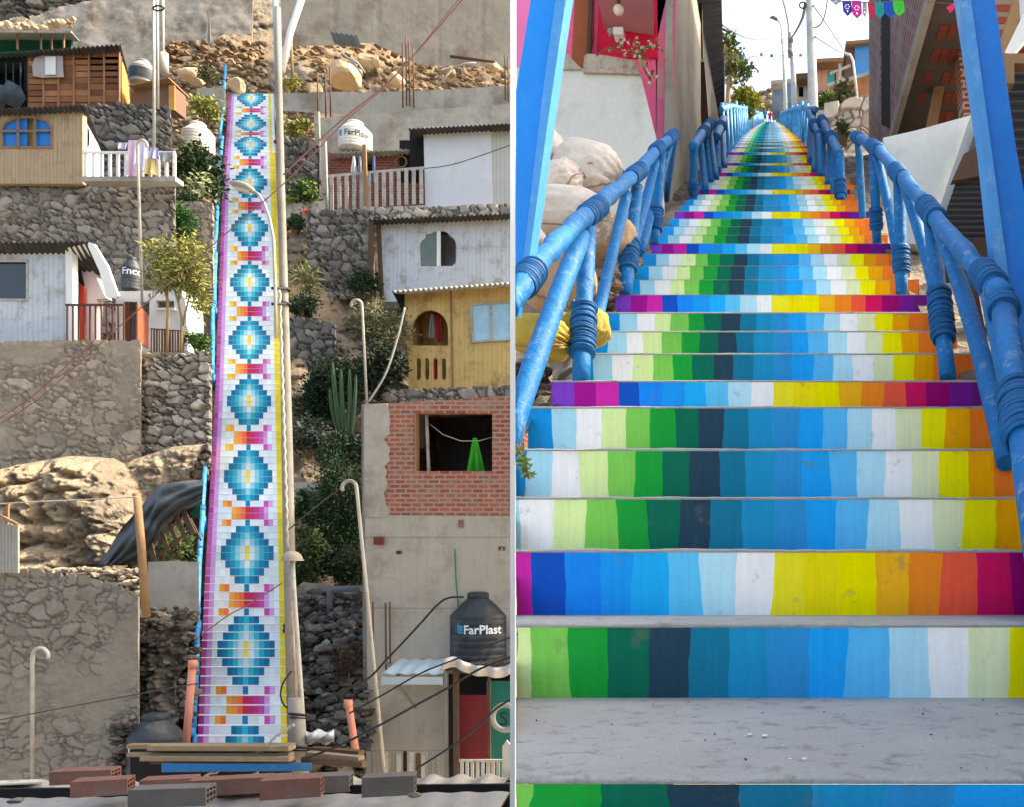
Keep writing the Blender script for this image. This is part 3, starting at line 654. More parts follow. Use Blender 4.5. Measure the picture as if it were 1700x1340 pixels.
for i in range(60): rock(mb, P(random.uniform(-60,60)+0, 0, 40)*0+P(-10+i*2.2+random.uniform(-3,3), 46-max(0,(i-38))*.5+random.uniform(-7,5), 40+random.uniform(-.5,.5)), .22, (196,176,150), 1)
build('rubble', mb, M_rock, kind='stuff', label='row of pale stones above the green shelter', cat='rubble')

# ---- tanks
def tank(name, label, x, ybot, D, wpx, hpx, m, text=None, tcol=(40,70,90), tsize=None, ty=.42, tx=0, logo=None, squat=False):
    c = P(x, ybot, D); r = wpx/2/F*D*0.93; H = hpx/F*D
    root = thing(name, label, 'water tank', tuple(c))
    prof = [(0, 0), (r*.97, 0), (r, H*.03)]
    for i in range(6):
        z = H*(.08+i*.1); prof += [(r, z), (r*.985, z+H*.012), (r, z+H*.024)]
    prof += [(r, H*.64), (r*.93, H*.68), (r*.6, H*.84), (r*.5, H*.885), (r*.46, H*.9)]
    mb = MB(); mb.lathe(c, prof, 40); bar_ = build('barrel', mb, m, root)
    mb = MB(); mb.lathe(c+Vector((0,0,H*.895)), [(r*.47, 0), (r*.49, 0.01), (r*.49, H*.07), (r*.42, H*.095), (0, H*.105)], 32); build('lid', mb, m, root)
    d = Vector((-c.x, -c.y, 0)).normalized(); e = Vector((-d.y, d.x, 0)); rr = r*1.012
    def mp(u, v, z0): th = u/rr; return c+d*rr*math.cos(th)+e*rr*math.sin(th)+Vector((0,0,z0+v))
    if text:
        mb = MB(); text_faces(text, tsize, lambda u, v: mp(u+tx, v, H*ty), mb, tcol, bold=0.006); build('lettering', mb, mat('lettering_paint', None, rough=.6, var=.03, bump=0), bar_)
    if logo:
        mb = MB(); s_ = tsize*0.55; lx = tx+logo[0]
        for k in range(3):
            a0 = [(-.5,.9-.55*k), (-.1,.5-.45*k), (.6,.45-.45*k), (.45,.1-.4*k), (-.1,.1-.4*k), (-.55,.45-.5*k)]
            mb.poly([mp(lx+u*s_, v*s_, H*ty+tsize*.4) for u, v in a0][::-1], logo[1])
        build('logo', mb, mat('lettering_paint'), bar_)
    return root
tank('water_tank', 'round cream plastic water tank with dark lettering above the red brick shed', 590, 251, 36.6, 56, 49, M_tank_w, 'FarPlast', (48,70,88), .32, .33, .06, (-.72, (60,150,190)))
tank('water_tank', 'cream plastic water tank half hidden by the dark leafy tree', 329, 256, 36.0, 52, 52, M_tank_w)
tank('water_tank', 'pale topped dark banded water tank behind the slatted shack', 238, 141, 35.2, 42, 41, mat('banded_tank', (150,148,142), rough=.6, var=.1))
mb = MB(); c = P(238,141,35.2); mb.lathe(c, [(.475, .12), (.48, .14), (.48, .5), (.475, .52)], 40)
_t = [o for o in scene.objects if o.get('label', '').startswith('pale topped')][0]; build('dark_band', mb, M_tank_k, _t)
tank('water_tank', 'black water tank with white lettering on the little white hut roof', 219, 482, 27.3, 32, 56, M_tank_k, 'Enco', (200,205,210), .30, .42)
tank('water_tank', 'big black water tank with white lettering on the shed roof at right', 799, 1096, 20.6, 106, 114, M_tank_k, 'FarPlast', (225,232,236), .27, .40, .03, (-.52, (50,150,190)))
_r = [o for o in scene.objects if o.get('label', '').startswith('big black')][0]
tank('water_tank', 'dusty black water tank by the planks at the foot of the mosaic steps', 259, 1296, 18.3, 88, 112, M_tank_k, 'FarPlast', (215,222,226), .2, .47, -.25)

# ---- small brick hut under the banded tank
h = thing('brick_hut', 'small brown hut beneath the banded water tank', 'hut', base(250, 170, 33.4))
mb = MB(); shellbox(mb, [(216,143),(278,130),(290,146),(290,182),(216,178)], 33.6, .6, (), .06); build('wall', mb, mat('brown_panel', (122,94,78), rough=.9, var=.15, bump=.4), h)
mb = MB(); mb.slab3([[P(214,142,33.3), P(280,129,33.3), P(280,129,33.3)+Vector((0,1.2,-.1)), P(214,142,33.3)+Vector((0,1.2,-.1))]], Vector((0,0,.05))); build('roof', mb, M_wood, h)
mb = MB(); mb.pbox(280,141,290,182,33.55,.03); build('door_panel', mb, mat('straw_and_sunlit_wood'), h)

# ---- white plank house with porch
h = thing('plank_house', 'white plank house with porch and dark window above the wide stone wall', 'house', base(60, 570, 25.2))
mb = MB(); shellbox(mb, [(-70,408),(108,409),(112,572),(-70,572)], 25.2, .3, [rectl(-60,433,44,496)], .08); build('wall', mb, M_wh_pl, h)
mb = MB(); mb.slab([(-60,433),(44,433),(44,496),(-60,496)], 25.26, .02); w = build('window', mb, M_pane_d, h)
mb = MB(); mb.slab([(-62,430),(46,430),(46,498),(-62,498)], 25.17, .04, [rectl(-59,434,43,495)]); fo = build('frame', mb, M_fibro, w)
mb = MB(); corr(mb, P(-74,402,24.8), P(148,400,24.8), P(193,488,26.9)-P(148,400,24.8), .15, .028, .03); build('roof', mb, M_corr_k, h)
# porch: soffit, fascia, side wall, pillar, door
Z = lambda y, D: (CY-y)/F*D; Xw = lambda x, D: (x-CX)/F*D
mb = MB(); mb.slab3([[P(112,412,25.0), P(147,404,24.85), P(196,492,27.0), P(160,488,27.0)]], Vector((0,0,.05))); build('porch_soffit', mb, M_white, h)
mb = MB(); mb.slab([(147,401),(156,404),(178,440),(196,490),(190,494),(176,492),(165,450),(146,408)], 24.78, .08); build('porch_fascia', mb, M_white, h)
mb = MB(); mb.slab([(133,424),(141,421),(158,455),(176,494),(160,496),(158,572),(140,572),(140,470),(134,445)], 25.9, .25); build('porch_wall', mb, mat('pale_pink_plaster', (222,200,198), rough=.8, var=.06), h)
mb = MB(); mb.slab([(108,409),(120,413),(121,572),(111,572)], 25.1, .2); build('corner_post', mb, M_white, h)
mb = MB(); mb.slab([(121,440),(134,478),(134,572),(121,572)], 26.3, .1); build('inner_wall', mb, mat('porch_inner', (150,140,138), rough=.8), h)
mb = MB(); mb.slab([(132,470),(140,478),(140,566),(132,566)], 25.8, .06); o = build('door', mb, mat('orange_red_door', (206,72,52), rough=.6), h); o['label'] = 'narrow orange red door'
r_ = thing('porch_railing', 'rusty iron railing along the front edge of the white house porch', 'railing', base(170, 565, 24.7))
mb = MB(); mb.bar(P(109,505.5,24.62), P(206,505.5,24.62), .05, .05, Vector((0,1,0))); build('top_rail', mb, mat('dark_red_iron', (88,52,46), rough=.7), r_)
for i in range(11):
    x = 110+i*9.4; mb = MB(); mb.pbox(x, 505, x+2, 566, 24.63, .035); build('baluster', mb, mat('dark_red_iron'), r_)
r_ = thing('side_fence', 'tight rusty picket fence running back from the porch railing', 'fence', base(230, 572, 25.2))
for i in range(14):
    a = P(227+i*1.3+1, 503+i*1.5, 24.7+i*.08); b = P(227+i*1.3+1, 566+i*.9, 24.7+i*.08); mb = MB(); mb.bar(a, b, .045, .03, Vector((0,1,0))); build('picket', mb, mat('rusty_orange_picket', (150,84,60), rough=.8), r_)
h = thing('white_hut', 'low white hut with brown doorway behind the slender tree', 'hut', base(250, 575, 27.2))
mb = MB(); shellbox(mb, [(192,483),(300,481),(308,500),(312,582),(192,582)], 27.2, .7, [rectl(205,500,228,580), rectl(233,500,248,524), rectl(259,498,289,511)], .12); build('wall', mb, M_white, h)
mb = MB(); mb.pbox(206,500,216,578,27.24,.05); build('door', mb, mat('brown_door', (110,66,48), rough=.7), h)
mb = MB(); mb.pbox(258,510,290,514,27.1,.15); build('window_sill', mb, M_white, h)
r_ = thing('picket_fence', 'brown and white picket fence at the foot of the slender tree', 'fence', base(275, 584, 26.3))
for i in range(13):
    x = 250+i*4.4; mb = MB(); mb.pbox(x, 545+(3 if i > 6 else 0), x+2.2, 584, 26.2, .03); build('picket', mb, M_woodd if i % 3 else M_wood, r_)
mb = MB(); mb.bar(P(250,545,26.2), P(303,549,26.2), .03, .03, Vector((0,1,0))); build('rail', mb, M_woodd, r_)

# ---- concrete wall area right: red brick shed, pale fence, white building
M_brk = brickmat('red_brick', (158,78,58), (128,64,52), (140,126,114), .26, .115)
h = thing('brick_shed', 'low red brick shed under the cream tank', 'shed', base(610, 345, 36.2))
mb = MB(); shellbox(mb, [(545,252),(672,248),(706,248),(706,350),(545,350)], 36.6, .9, [rectl(590,254,622,290)], .12); build('wall', mb, M_brk, h)
mb = MB(); corr(mb, P(547,252,36.1), P(680,247,36.1), (0,1.2,.05), .2, .03, .03); build('roof', mb, M_fibro, h)
mb = MB(); mb.pbox(663,232,704,300,36.5,.06); build('dark_panel', mb, M_dark, h)
mb = MB(); mb.lathe(P(666,268,36.3), [(.2,0)], 4)
mb = MB(); mb.tube([P(666+9*math.cos(a), 268+9*math.sin(a), 36.4) for a in [i*math.pi/9 for i in range(19)]], .04, 6); one('hoop', mb, M_wood, 'wooden hoop leaning on the brick shed wall', 'hoop')
f_ = thing('picket_fence', 'weathered pale picket fence of wide boards in front of the red brick shed', 'fence', base(625, 350, 35.3))
mb = MB(); mb.bar(P(545,292,35.2), P(705,278,35.2), .1, .06, Vector((0,1,0))); build('top_rail', mb, M_fibro, f_)
mb = MB(); mb.bar(P(545,352,35.2), P(705,342,35.2), .1, .06, Vector((0,1,0))); build('bottom_rail', mb, M_fibro, f_)
for i in range(13):
    x = 547+i*12.4; yt = 291-(x-545)*.087; mb = MB(); mb.slab([(x,yt),(x+6,yt-.5),(x+6.5,yt+59),(x+.5,yt+59.5)], 35.12, .04); build('board', mb, M_fibro, f_)
for k, (x, c) in enumerate(((587,'white'),(597,'grey'),(621,'blue'))):
    cloth('laundry', ['white cloth hanging left under the brick shed eave', 'grey cloth hanging in the middle under the brick shed eave', 'long pale blue cloth hanging right of the post under the brick shed eave'][k], x-3, 258, x+4, 285+k*8, 35.9, M_cloth[c], taper=.5)
mb = MB(); mb.bar(P(605,240,35.0), P(608,345,35.0), .13, .1, Vector((0,1,0))); one('post', mb, M_wood, 'square pale post standing in front of the red brick shed', 'post')
mb = MB(); mb.bar(P(537,232,35.4), P(541,352,35.4), .2, .12, Vector((0,1,0))); one('post', mb, M_conc, 'concrete fence post at the left end of the pale picket fence', 'post')
mb = MB(); mb.bar(P(526,185,38.3), P(530,300,38.3), .2, .12, Vector((0,1,0))); one('post', mb, M_conc, 'tall thin concrete column left of the cream tank', 'post')
h = thing('panel_house', 'white flat panelled building with dark corrugated eave at upper right', 'house', base(780, 345, 35.4))
mb = MB(); mb.slab([(703,210),(815,206),(817,338),(706,344)], 35.4, .08); build('front_panel', mb, mat('plain_white_panel', (206,207,212), rough=.6, var=.05, bump=.1, dirt=(190,180,168), dirtamt=.2), h)
mb = MB(); shellbox(mb, [(704,212),(870,204),(870,338),(706,342)], 35.46, 1.4, (), .06); build('wall', mb, mat('dull_white_planks', (186,184,178), rough=.8, var=.1, bump=.5, groove=(0,.16,.06,.4,3)), h)
mb = MB(); corr(mb, P(678,213,34.9), P(872,203,34.9), (0,1.9,.1), .17, .03, .03); build('roof', mb, M_corr_k, h)
mb = MB(); mb.pbox(680,214,704,282,35.7,.05); build('dark_side_sheet', mb, M_dark, h)
text_mb = MB(); text_faces('NO', .55, lambda u, v: P(548,222,38.4)+Vector((u, 0, v)), text_mb, (120,160,150), bold=.0); one('graffiti', text_mb, mat('lettering_paint'), 'faded green painted letters on the concrete wall left of the cream tank', 'graffiti')

# ---- white corrugated house
def fancy(x0, x1, yt, yb):
    w = x1-x0; return [(x0+1,yb),(x0,yt+22),(x0+3,yt+16),(x0+8,yt+12),(x0+11,yt+5),(x0+18,yt+4),(x0+24,yt),(x1-20,yt),(x1-14,yt+3),(x1-9,yt+9),(x1-4,yt+12),(x1,yt+20),(x1,yb-6),(x1-6,yb)]
h = thing('plank_house', 'white plank house with scalloped window between the two stone courses', 'house', base(740, 480, 31.6))
mb = MB(); shellbox(mb, [(626,366),(870,361),(870,500),(634,500)], 31.6, 1.2, [fancy(697,757,383,441)], .08); build('wall', mb, M_wh_pl, h)
mb = MB(); mb.slab([(698,440),(697,405),(712,386),(726,383),(728,441)], 31.64, .02); w = build('window_pane', mb, mat('grey_green_glass', (104,116,112), rough=.3, var=.2), h)
mb = MB(); mb.pbox(725,383,731,441,31.58,.06); build('window_post', mb, M_white, h)
mb = MB(); corr(mb, P(612,363,31.1), P(872,353,31.1), (0,1.9,.12), .16, .03, .035); build('roof', mb, M_corr_k, h)
mb = MB(); mb.bar(P(628,368,31.5), P(634,496,31.5), .12, .1, Vector((0,1,0))); build('corner_post', mb, M_woodd, h)
mb = MB(); mb.bar(P(617,365,31.2), P(613,500,31.2), .14, .12, Vector((0,1,0))); one('post', mb, M_woodd, 'dark timber post left of the white house with the scalloped window', 'post')
# ---- yellow house
h = thing('plank_house', 'yellow plank house with arched doorway and sliding window', 'house', base(760, 650, 28.8))
slots = [[(691+i*14, 596),(691+i*14, 626),(693+i*14, 630),(696.5+i*14, 630),(698.5+i*14, 626),(698.5+i*14, 597),(696+i*14, 594),(693+i*14, 594)] for i in range(4)]
mb = MB(); shellbox(mb, [(671,480),(870,472),(870,643),(680,650)], 28.8, 1.3, [arch(683,744,514,573,34)]+slots, .09); build('wall', mb, M_ye_pl, h)
mb = MB(); mb.slab([(747,478),(750,477),(753,646),(750,646)], 28.77, .03); build('joint_strip', mb, M_wood, h)
mb = MB(); mb.slab([(779,503),(849,499),(852,564),(784,568)], 28.74, .08, [[(783,506),(812,504),(815,563),(787,565)],[(816,504),(846,502),(848,562),(818,564)]]); wf_ = build('window_frame', mb, M_fibro, h)
for q in ([(783,506),(812,504),(815,563),(787,565)], [(816,504),(846,502),(848,562),(818,564)]): pslab('window_pane', q, 28.78, .01, M_pane_l, wf_)
mb = MB(); mb.slab([(880,480),(884,480),(884,640),(880,640)], 28.7, .02)
mb = MB(); corr(mb, P(650,483,28.2), P(872,467,28.2), (0,1.2,.3), .16, .045, .03); build('roof', mb, M_fibro, h)
mb = MB(); mb.slab3([[P(652,485,28.3), P(672,482,28.8), P(670,520,28.8), P(661,503,28.6)]], Vector((.0,.04,0))); build('eave_bracket', mb, M_dark, h)
cloth('laundry', 'grey garment hanging inside the arched doorway of the yellow house', 713,520,721,560,29.2,M_cloth['grey'], taper=.4)
cloth('laundry', 'dark red garment hanging inside the arched doorway of the yellow house', 722,518,734,566,29.25,M_cloth['red'], taper=.4)
cloth('laundry', 'bright red cloth behind the third slot of the yellow house', 717,590,729,632,29.0,M_cloth['red'])
mb = MB(); rect_ = P(840,520,28.7)
# ---- brick building
h = thing('brick_building', 'unfinished building of red brick over grey concrete with open window', 'building', base(730, 1290, 20.4))
mb = MB(); shellbox(mb, [(636,670),(870,655),(870,860),(640,856)], 20.4, 3.0, [rectl(689,687,817,783)], .2); build('brick_wall', mb, brickmat('orange_brick', (172,88,66), (140,70,58), (150,138,126), .25, .105, ms=.022, dirt=(150,132,118)), h)
random.seed(5)
pc = [(604,672),(642,670)]+[(636+random.uniform(0,12), 676+i*9) for i in range(20)]+[(642,860),(604,860)]
mb = MB(); mb.slab(pc, 20.36, .25); build('corner_column', mb, M_conc, h)
M_cblock = mat('pale_rendered_concrete', (168,161,150), rough=.9, var=.14, vs=.7, bump=.6, bs=14, streak=.14, dirt=(136,124,110), dirtamt=.3, dirts=.9, bdist=.02, groove=(2,1.6,.012,.25,1.0))
mb = MB(); mb.slab([(606,856),(870,858),(870,1310),(612,1310)], 20.38, .3, [rectl(657,915,668,921), rectl(827,908,839,915)]); build('concrete_wall', mb, M_cblock, h)
mb = MB(); mb.slab([(600,672),(610,672),(618,1310),(604,1310)], 20.45, .4); build('edge_column', mb, M_concd, h)
mb = MB(); mb.slab([(688,686),(690,686),(690,784),(688,784)], 20.37, .22); build('window_jamb', mb, M_wood, h)
mb = MB(); mb.box(Xw(689,21), Xw(840,21), 22.6, 22.7, Z(790,21), Z(670,21)); build('inner_back_wall', mb, mat('inner_corrugated', (60,58,58), rough=.8, var=.2, groove=(0,.1,.2,.5,3)), h)
mb = MB(); mb.bar(P(708,686,20.7), P(712,783,20.7), .06, .05, Vector((0,1,0))); build('inner_post', mb, M_fibro, h)
mb = MB(); mb.pbox(690,690,703,745,21.6,.1); build('inner_rubble', mb, M_conc, h)
mb = MB(); mb.tube([P(714,705,20.7), P(735,722,20.7), P(765,733,20.7), P(795,733,20.7), P(816,727,20.7)], .012, 5); one('clothesline', mb, M_fibro, 'sagging clothesline across the open brick window', 'cord')
cloth('laundry', 'bright green garment hanging in the open brick window', 772, 728, 805, 784, 20.72, M_cloth['green'], folds=7, taper=.78)
def hollow(mb, cx, cy, D, w, hh, t, col=None, endside=1, rz=0.0, nx=2, nz=3):
    """hollow clay brick with real cells in one end, centre of its front face at (cx,cy) of the view"""
    c = P(cx, cy, D); mat_ = Matrix.Rotation(rz, 3, 'Z'); b0 = len(mb.v)
    th = .012
    def bx(x0, x1, y0, y1, z0, z1):
        s0 = len(mb.v); mb.box(x0, x1, y0, y1, z0, z1, col)
        for i in range(s0, len(mb.v)): mb.v[i] = c+mat_ @ mb.v[i]
    x0, x1 = -w/2, w/2; bx(x0, x1, 0, th, -hh/2, hh/2); bx(x0, x1, t-th, t, -hh/2, hh/2)
    bx(x0, x1, th, t-th, -hh/2, -hh/2+th); bx(x0, x1, th, t-th, hh/2-th, hh/2)
    for k in range(1, nx+1):
        yy_ = t*k/(nx+1); bx(x0, x1, yy_-th/3, yy_+th/3, -hh/2+th, hh/2-th)
    for k in range(1, nz):
        zz_ = -hh/2+hh*k/nz; bx(x0+.001, x1-.001, th, t-th, zz_-th/3, zz_+th/3)
    bx(-.01, .01, th, t-th, -hh/2+th, hh/2-th)
mb = MB(); mb.pbox(620,892,636,905,20.3,.08)
for i in range(4):
    for j in range(3): mb.pbox(621+i*3.8, 893+j*4, 623.6+i*3.8, 895.8+j*4, 20.285, .01, None)
build('brick_end', mb, mat('brick_end_red', (120,58,50), rough=.9), h)
mb = MB(); mb.pbox(761,864,769,876,20.34,.06); build('brick_end', mb, M_hbrick, h)
mb = MB(); mb.tube([P(755,912,20.3), P(757,960,20.3), P(761,1010,20.3), P(761,1060,20.3)], .018, 6); one('cable', mb, mat('green_hose', (50,110,80), rough=.7), 'thin green hose hanging down the pale concrete wall', 'cable')
for k, (x, y0, y1) in enumerate(((619,1000,1120),(640,1002,1118),(647,1000,1120))):
    mb = MB(); mb.tube([P(x,y0,20.2), P(x+1,y1,20.2)], .02, 6); one('steel_bar', mb, M_rust, ['leftmost', 'middle', 'rightmost'][k]+' of three thin steel bars standing against the pale concrete wall', 'bar', 'steel bars against the concrete wall')

# ---- red door shed under the black tank
h = thing('lean_to_shed', 'dark lean-to shed with red door and green sheet wall under the big black tank', 'shed', base(795, 1290, 19.2))
mb = MB(); mb.pbox(738,1120,870,1300,20.0,.06); build('back_wall', mb, M_dark, h)
mb = MB(); mb.pbox(762,1155,810,1262,19.5,.06); o = build('door', mb, mat('dark_red_door', (112,28,34), rough=.7, var=.2, dirt=(70,40,40)), h)
mb = MB(); mb.pbox(808,1132,870,1290,19.55,.05); build('sheet_wall', mb, mat('sea_green_sheet', (30,104,90), rough=.7, var=.2, streak=.2), h)
mb = MB(); corr(mb, P(732,1112,19.1), P(872,1098,19.1), (0,1.3,.05), .18, .03, .03); build('roof', mb, M_corr_k, h)
for x, w in ((741,.07),(757,.10),(812,.05)):
    mb = MB(); mb.bar(P(x,1112,19.3), P(x+1,1300,19.3), w, w, Vector((0,1,0))); build('post', mb, M_woodd if x > 745 else M_concd, h)
mb = MB(); V = np.zeros((6, 40, 3))
for i in range(6):
    for j in range(40):
        x = 733+j*3.0; y = 1102-8*math.sin(j*.16+.4)-3*math.sin(j*.31)+i*3.5; p = P(x, y, 18.95-.06*math.sin(i*.9)); V[i, j] = (p.x, p.y-.06*math.sin(j*.7), p.z)
mb.grid(V); mb.grid(V[:, ::-1]+np.array([0, .02, 0])); one('tarpaulin', mb, mat('pale_grey_sheet', (186,182,180), rough=.6, var=.1), 'pale grey plastic sheet draped along the eave under the big black tank', 'tarpaulin')
mb = MB(); corr(mb, P(634,1119,19.3), P(736,1119,19.3), (0,.9,.22), .3, .02, .02); mb.bar(P(634,1131,19.28), P(736,1131,19.28), .06, .16, Vector((0,0,1)))
one('awning', mb, mat('galvanised', (176,190,196), rough=.45, var=.12, metal=.2), 'small galvanised sheet awning on the pale concrete wall', 'awning')
mb = MB(); mb.bar(P(660,1138,19.4), P(690,1176,20.2), .05, .05, Vector((0,1,0))); mb.bar(P(640,1098,20.2), P(662,1122,19.4), .05, .05, Vector((0,1,0))); one('awning_brace', mb, M_concd, 'dark angle iron struts holding the galvanised awning', 'brace')
mb = MB(); mb.slab([(694,1106),(706,1104),(709,1112),(704,1116),(702,1110),(695,1110)], 20.2, .04); one('bracket', mb, mat('blue_plastic', (40,120,170), rough=.5), 'little blue plastic bracket above the galvanised awning', 'bracket')
f_ = thing('picket_fence', 'short white picket fence in front of the red door', 'fence', base(800, 1292, 18.4))
for i in range(9):
    x = 764+i*8.6; mb = MB(); mb.pbox(x, 1266, x+5, 1296, 18.4, .03); build('picket', mb, M_fibro, f_)
mb = MB(); mb.pbox(762,1262,836,1266,18.38,.05); build('rail', mb, M_fibro, f_)
mb = MB(); mb.slab([(834,1240),(841,1230),(849,1240),(849,1296),(834,1296)], 18.3, .05); build('gate_post', mb, M_fibro, f_)
mb = MB(); mb.tube([P(838+20*math.cos(a), 1192+21*math.sin(a), 18.9) for a in [i*math.pi/12 for i in range(25)]], .06, 8); one('tyre_ring', mb, mat('greyed_rubber', (150,146,138), rough=.8), 'pale round ring hanging on the green sheet wall', 'ring')
mb = MB(); text_faces('S', .42, lambda u, v: P(836,1205,19.4)+Vector((u, 0, v)), mb, (20,40,50)); one('graffiti', mb, mat('lettering_paint'), 'dark painted letter inside the pale ring', 'graffiti')
f_ = thing('picket_fence', 'dark mixed board fence at the foot of the pale concrete wall', 'fence', base(690, 1292, 19.0))
random.seed(8)
for i in range(12):
    x = 608+i*10.2; mb = MB(); mb.pbox(x, 1250+random.uniform(-3,4), x+random.uniform(5,9), 1296, 19.0, .04); build('board', mb, random.choice([M_woodd, M_concd, M_dark, M_fibro]), f_)
mb = MB(); mb.slab([(1050,10),(1051,10),(1051,11)], 50, .1)
# ================================================================= vegetation of the hillside
def plant(name, label, cat, x, y, D, rx, ry, n, L, cols, clumps=12, trunk=None, group=None, fill=.33, W=.45, droop=0, dy=None):
    s_ = D/F; c = P(x, y, D); R = (rx*s_, (dy or rx*s_*0.8), ry*s_)
    root = thing(name, label, cat, (c.x, c.y, c.z-R[2]), group)
    mb = MB(); mb.crown(c, R, n, L, cols, clumps, W, fill, droop); build('foliage', mb, M_leaf, root)
    mb = MB()
    for k in range(6):
        e = c+Vector((random.uniform(-.6,.6)*R[0], random.uniform(-.5,.5)*R[1], random.uniform(-.2,.7)*R[2])); b_ = c+Vector((random.uniform(-.1,.1), 0, -R[2]*1.05))
        mb.tube([b_, (b_+e)/2+Vector((random.uniform(-.1,.1), 0, .05)), e], [.03, .02, .008], 5)
    build('branches', mb, M_bark, root); return root
G_d = ((34,52,30),(74,96,48)); G_y = ((98,104,48),(176,170,96)); G_m = ((50,72,34),(116,130,66)); G_iv = ((24,44,28),(48,76,40)); G_gr = ((66,72,52),(128,124,88))
random.seed(21)
# dark tree with pale leaves beside the steps
t = thing('leafy_tree', 'dark leafy tree with pale blossoms beside the upper steps and balcony', 'tree', base(328,345,33.5))
mb = MB(); c0 = P(328, 296, 33.3); mb.crown(c0, (.95,.8,1.25), 3400, .20, G_d, 16, .5); mb.crown(c0+Vector((.15,-.3,-.3)), (.7,.5,.9), 500, .22, ((150,156,110),(200,204,160)), 14, .4); build('crown', mb, M_leaf, t)
mb = MB(); mb.tube([P(325,350,33.4), P(327,320,33.4), P(332,290,33.3)], [.08,.06,.03], 7); build('trunk', mb, M_bark, t)
# creeper
plant('creeper', 'bright green creeper spilling over the wall above the slender tree', 'creeper', 300, 372, 30.2, 32, 36, 3600, .10, ((34,74,30),(72,120,52)), 14, dy=.35)
plant('potted_shrub', 'small dark shrub with a clay pot above the creeper', 'shrub', 312, 326, 31.5, 36, 16, 1100, .12, G_d, 8, dy=.4)
# slender yellow-green tree
t = thing('slender_tree', 'slender yellow green tree with thin pale trunks in front of the white hut', 'tree', base(292,584,26.0))
mb = MB(); c0 = P(296, 442, 26.0)
mb.crown(c0, (1.0,.7,.95), 2800, .17, G_y, 22, .28, .30, .3); mb.crown(P(330,492,25.9), (.45,.4,.7), 700, .17, G_y, 8, .28); mb.crown(P(262,430,26.0), (.5,.4,.6), 500, .17, G_y, 8, .28); build('crown', mb, M_leaf, t)
mb = MB()
for pts, r in (([(277,584),(279,520),(276,470),(282,430)], .05), ([(301,584),(302,530),(296,500),(286,470)], .045), ([(303,540),(312,500),(322,465)], .03), ([(296,500),(300,460),(305,430)], .03), ([(279,500),(268,470),(262,440)], .025)):
    mb.tube([P(x, y, 26.0) for x, y in pts], [r, r*.85, r*.7, r*.4][:len(pts)], 7)
build('trunk', mb, mat('pale_bark', (164,138,104), rough=.9, var=.2, bump=.5), t)
plant('round_bush', 'round green bush at the edge of the steps right of the white hut', 'bush', 329, 568, 26.4, 22, 18, 1500, .10, ((44,74,30),(92,120,50)), 10)
plant('bush', 'dry yellow green bush between the brown hut and the top of the steps', 'bush', 343, 178, 38.6, 27, 24, 900, .2, G_y, 10)
plant('bush', 'sparse olive bush at the foot of the boulders left of the steps', 'bush', 345, 126, 40.5, 22, 16, 500, .18, G_gr, 8)
plant('bush', 'olive bush right of the top of the steps under the concrete beam', 'bush', 492, 213, 37.6, 24, 16, 900, .18, G_y, 9)
plant('bush', 'small sunlit bush behind the long concrete beam', 'bush', 487, 142, 40.5, 18, 12, 450, .18, G_y, 7)
plant('bush', 'leafy green bush beside the pale picket fence and the steps', 'bush', 503, 322, 34.4, 30, 30, 1700, .16, ((44,66,34),(120,136,60)), 12)
plant('bush', 'dark green bush just below the leafy bush right of the steps', 'bush', 488, 368, 33.2, 16, 17, 900, .12, G_iv, 8)
plant('aloe_clump', 'spiky pale aloe clump on the rocks right of the steps', 'aloe', 512, 460, 31.0, 22, 26, 300, .42, ((96,104,66),(176,172,120)), 9, W=.13)
plant('bush', 'dark green bush under the aloe clump', 'bush', 500, 505, 30.2, 28, 22, 1500, .13, G_iv, 10)
plant('hanging_bush', 'dark bush under the brick ledge left of the white scalloped window house', 'bush', 602, 474, 31.2, 26, 22, 1200, .13, G_iv, 10)
plant('olive_bush', 'large grey green bush left of the yellow house', 'bush', 622, 545, 27.9, 54, 52, 3600, .17, G_gr, 20, W=.25)
plant('dark_bush', 'deep shaded bush under the large grey green bush', 'bush', 634, 612, 27.4, 44, 56, 2600, .18, ((26,36,28),(60,70,50)), 16)
plant('ivy_mass', 'dark green ivy mass behind the tall cactus', 'ivy', 570, 640, 27.6, 50, 60, 4200, .11, G_iv, 18, dy=.5)
plant('ivy_mass', 'big rounded ivy curtain left of the concrete corner column', 'ivy', 560, 850, 24.0, 52, 110, 9000, .10, ((20,44,26),(44,76,38)), 34, dy=.6, fill=.26)
plant('shrub', 'grey leaved shrub between the concrete pole and the cactus', 'shrub', 512, 726, 26.0, 36, 36, 1500, .16, ((48,58,50),(92,100,84)), 12)
plant('leafy_plant', 'large leaved plant beside the dome lamp under the ivy curtain', 'plant', 514, 926, 22.8, 34, 52, 1500, .15, ((34,56,30),(92,108,52)), 14)
plant('dry_thicket', 'round brown dry thicket on the dark rubble', 'thicket', 573, 1112, 20.4, 33, 42, 2600, .12, ((46,36,28),(88,68,48)), 12, W=.12, fill=.4)
plant('weed', 'thin green weed growing out of the fallen timber frame', 'weed', 294, 898, 22.3, 28, 30, 600, .16, ((66,92,44),(120,134,72)), 9, W=.2, fill=.45)
plant('dark_shrub', 'dark shrub mass filling the bank behind the cactus', 'shrub', 530, 668, 27.9, 44, 62, 3800, .15, G_iv, 20)
plant('dark_shrub', 'dark shrub between the cactus foot and the ivy curtain', 'shrub', 566, 745, 25.4, 46, 36, 3000, .14, ((30,46,30),(66,88,48)), 14)
plant('dark_shrub', 'dark low shrub under the ivy curtain at the concrete corner', 'shrub', 570, 945, 23.2, 42, 34, 2400, .12, ((28,42,26),(62,80,44)), 12)
plant('dark_shrub', 'shaded shrub right of the concrete pole above the ledge', 'shrub', 505, 860, 24.6, 20, 46, 1500, .13, G_iv, 12)
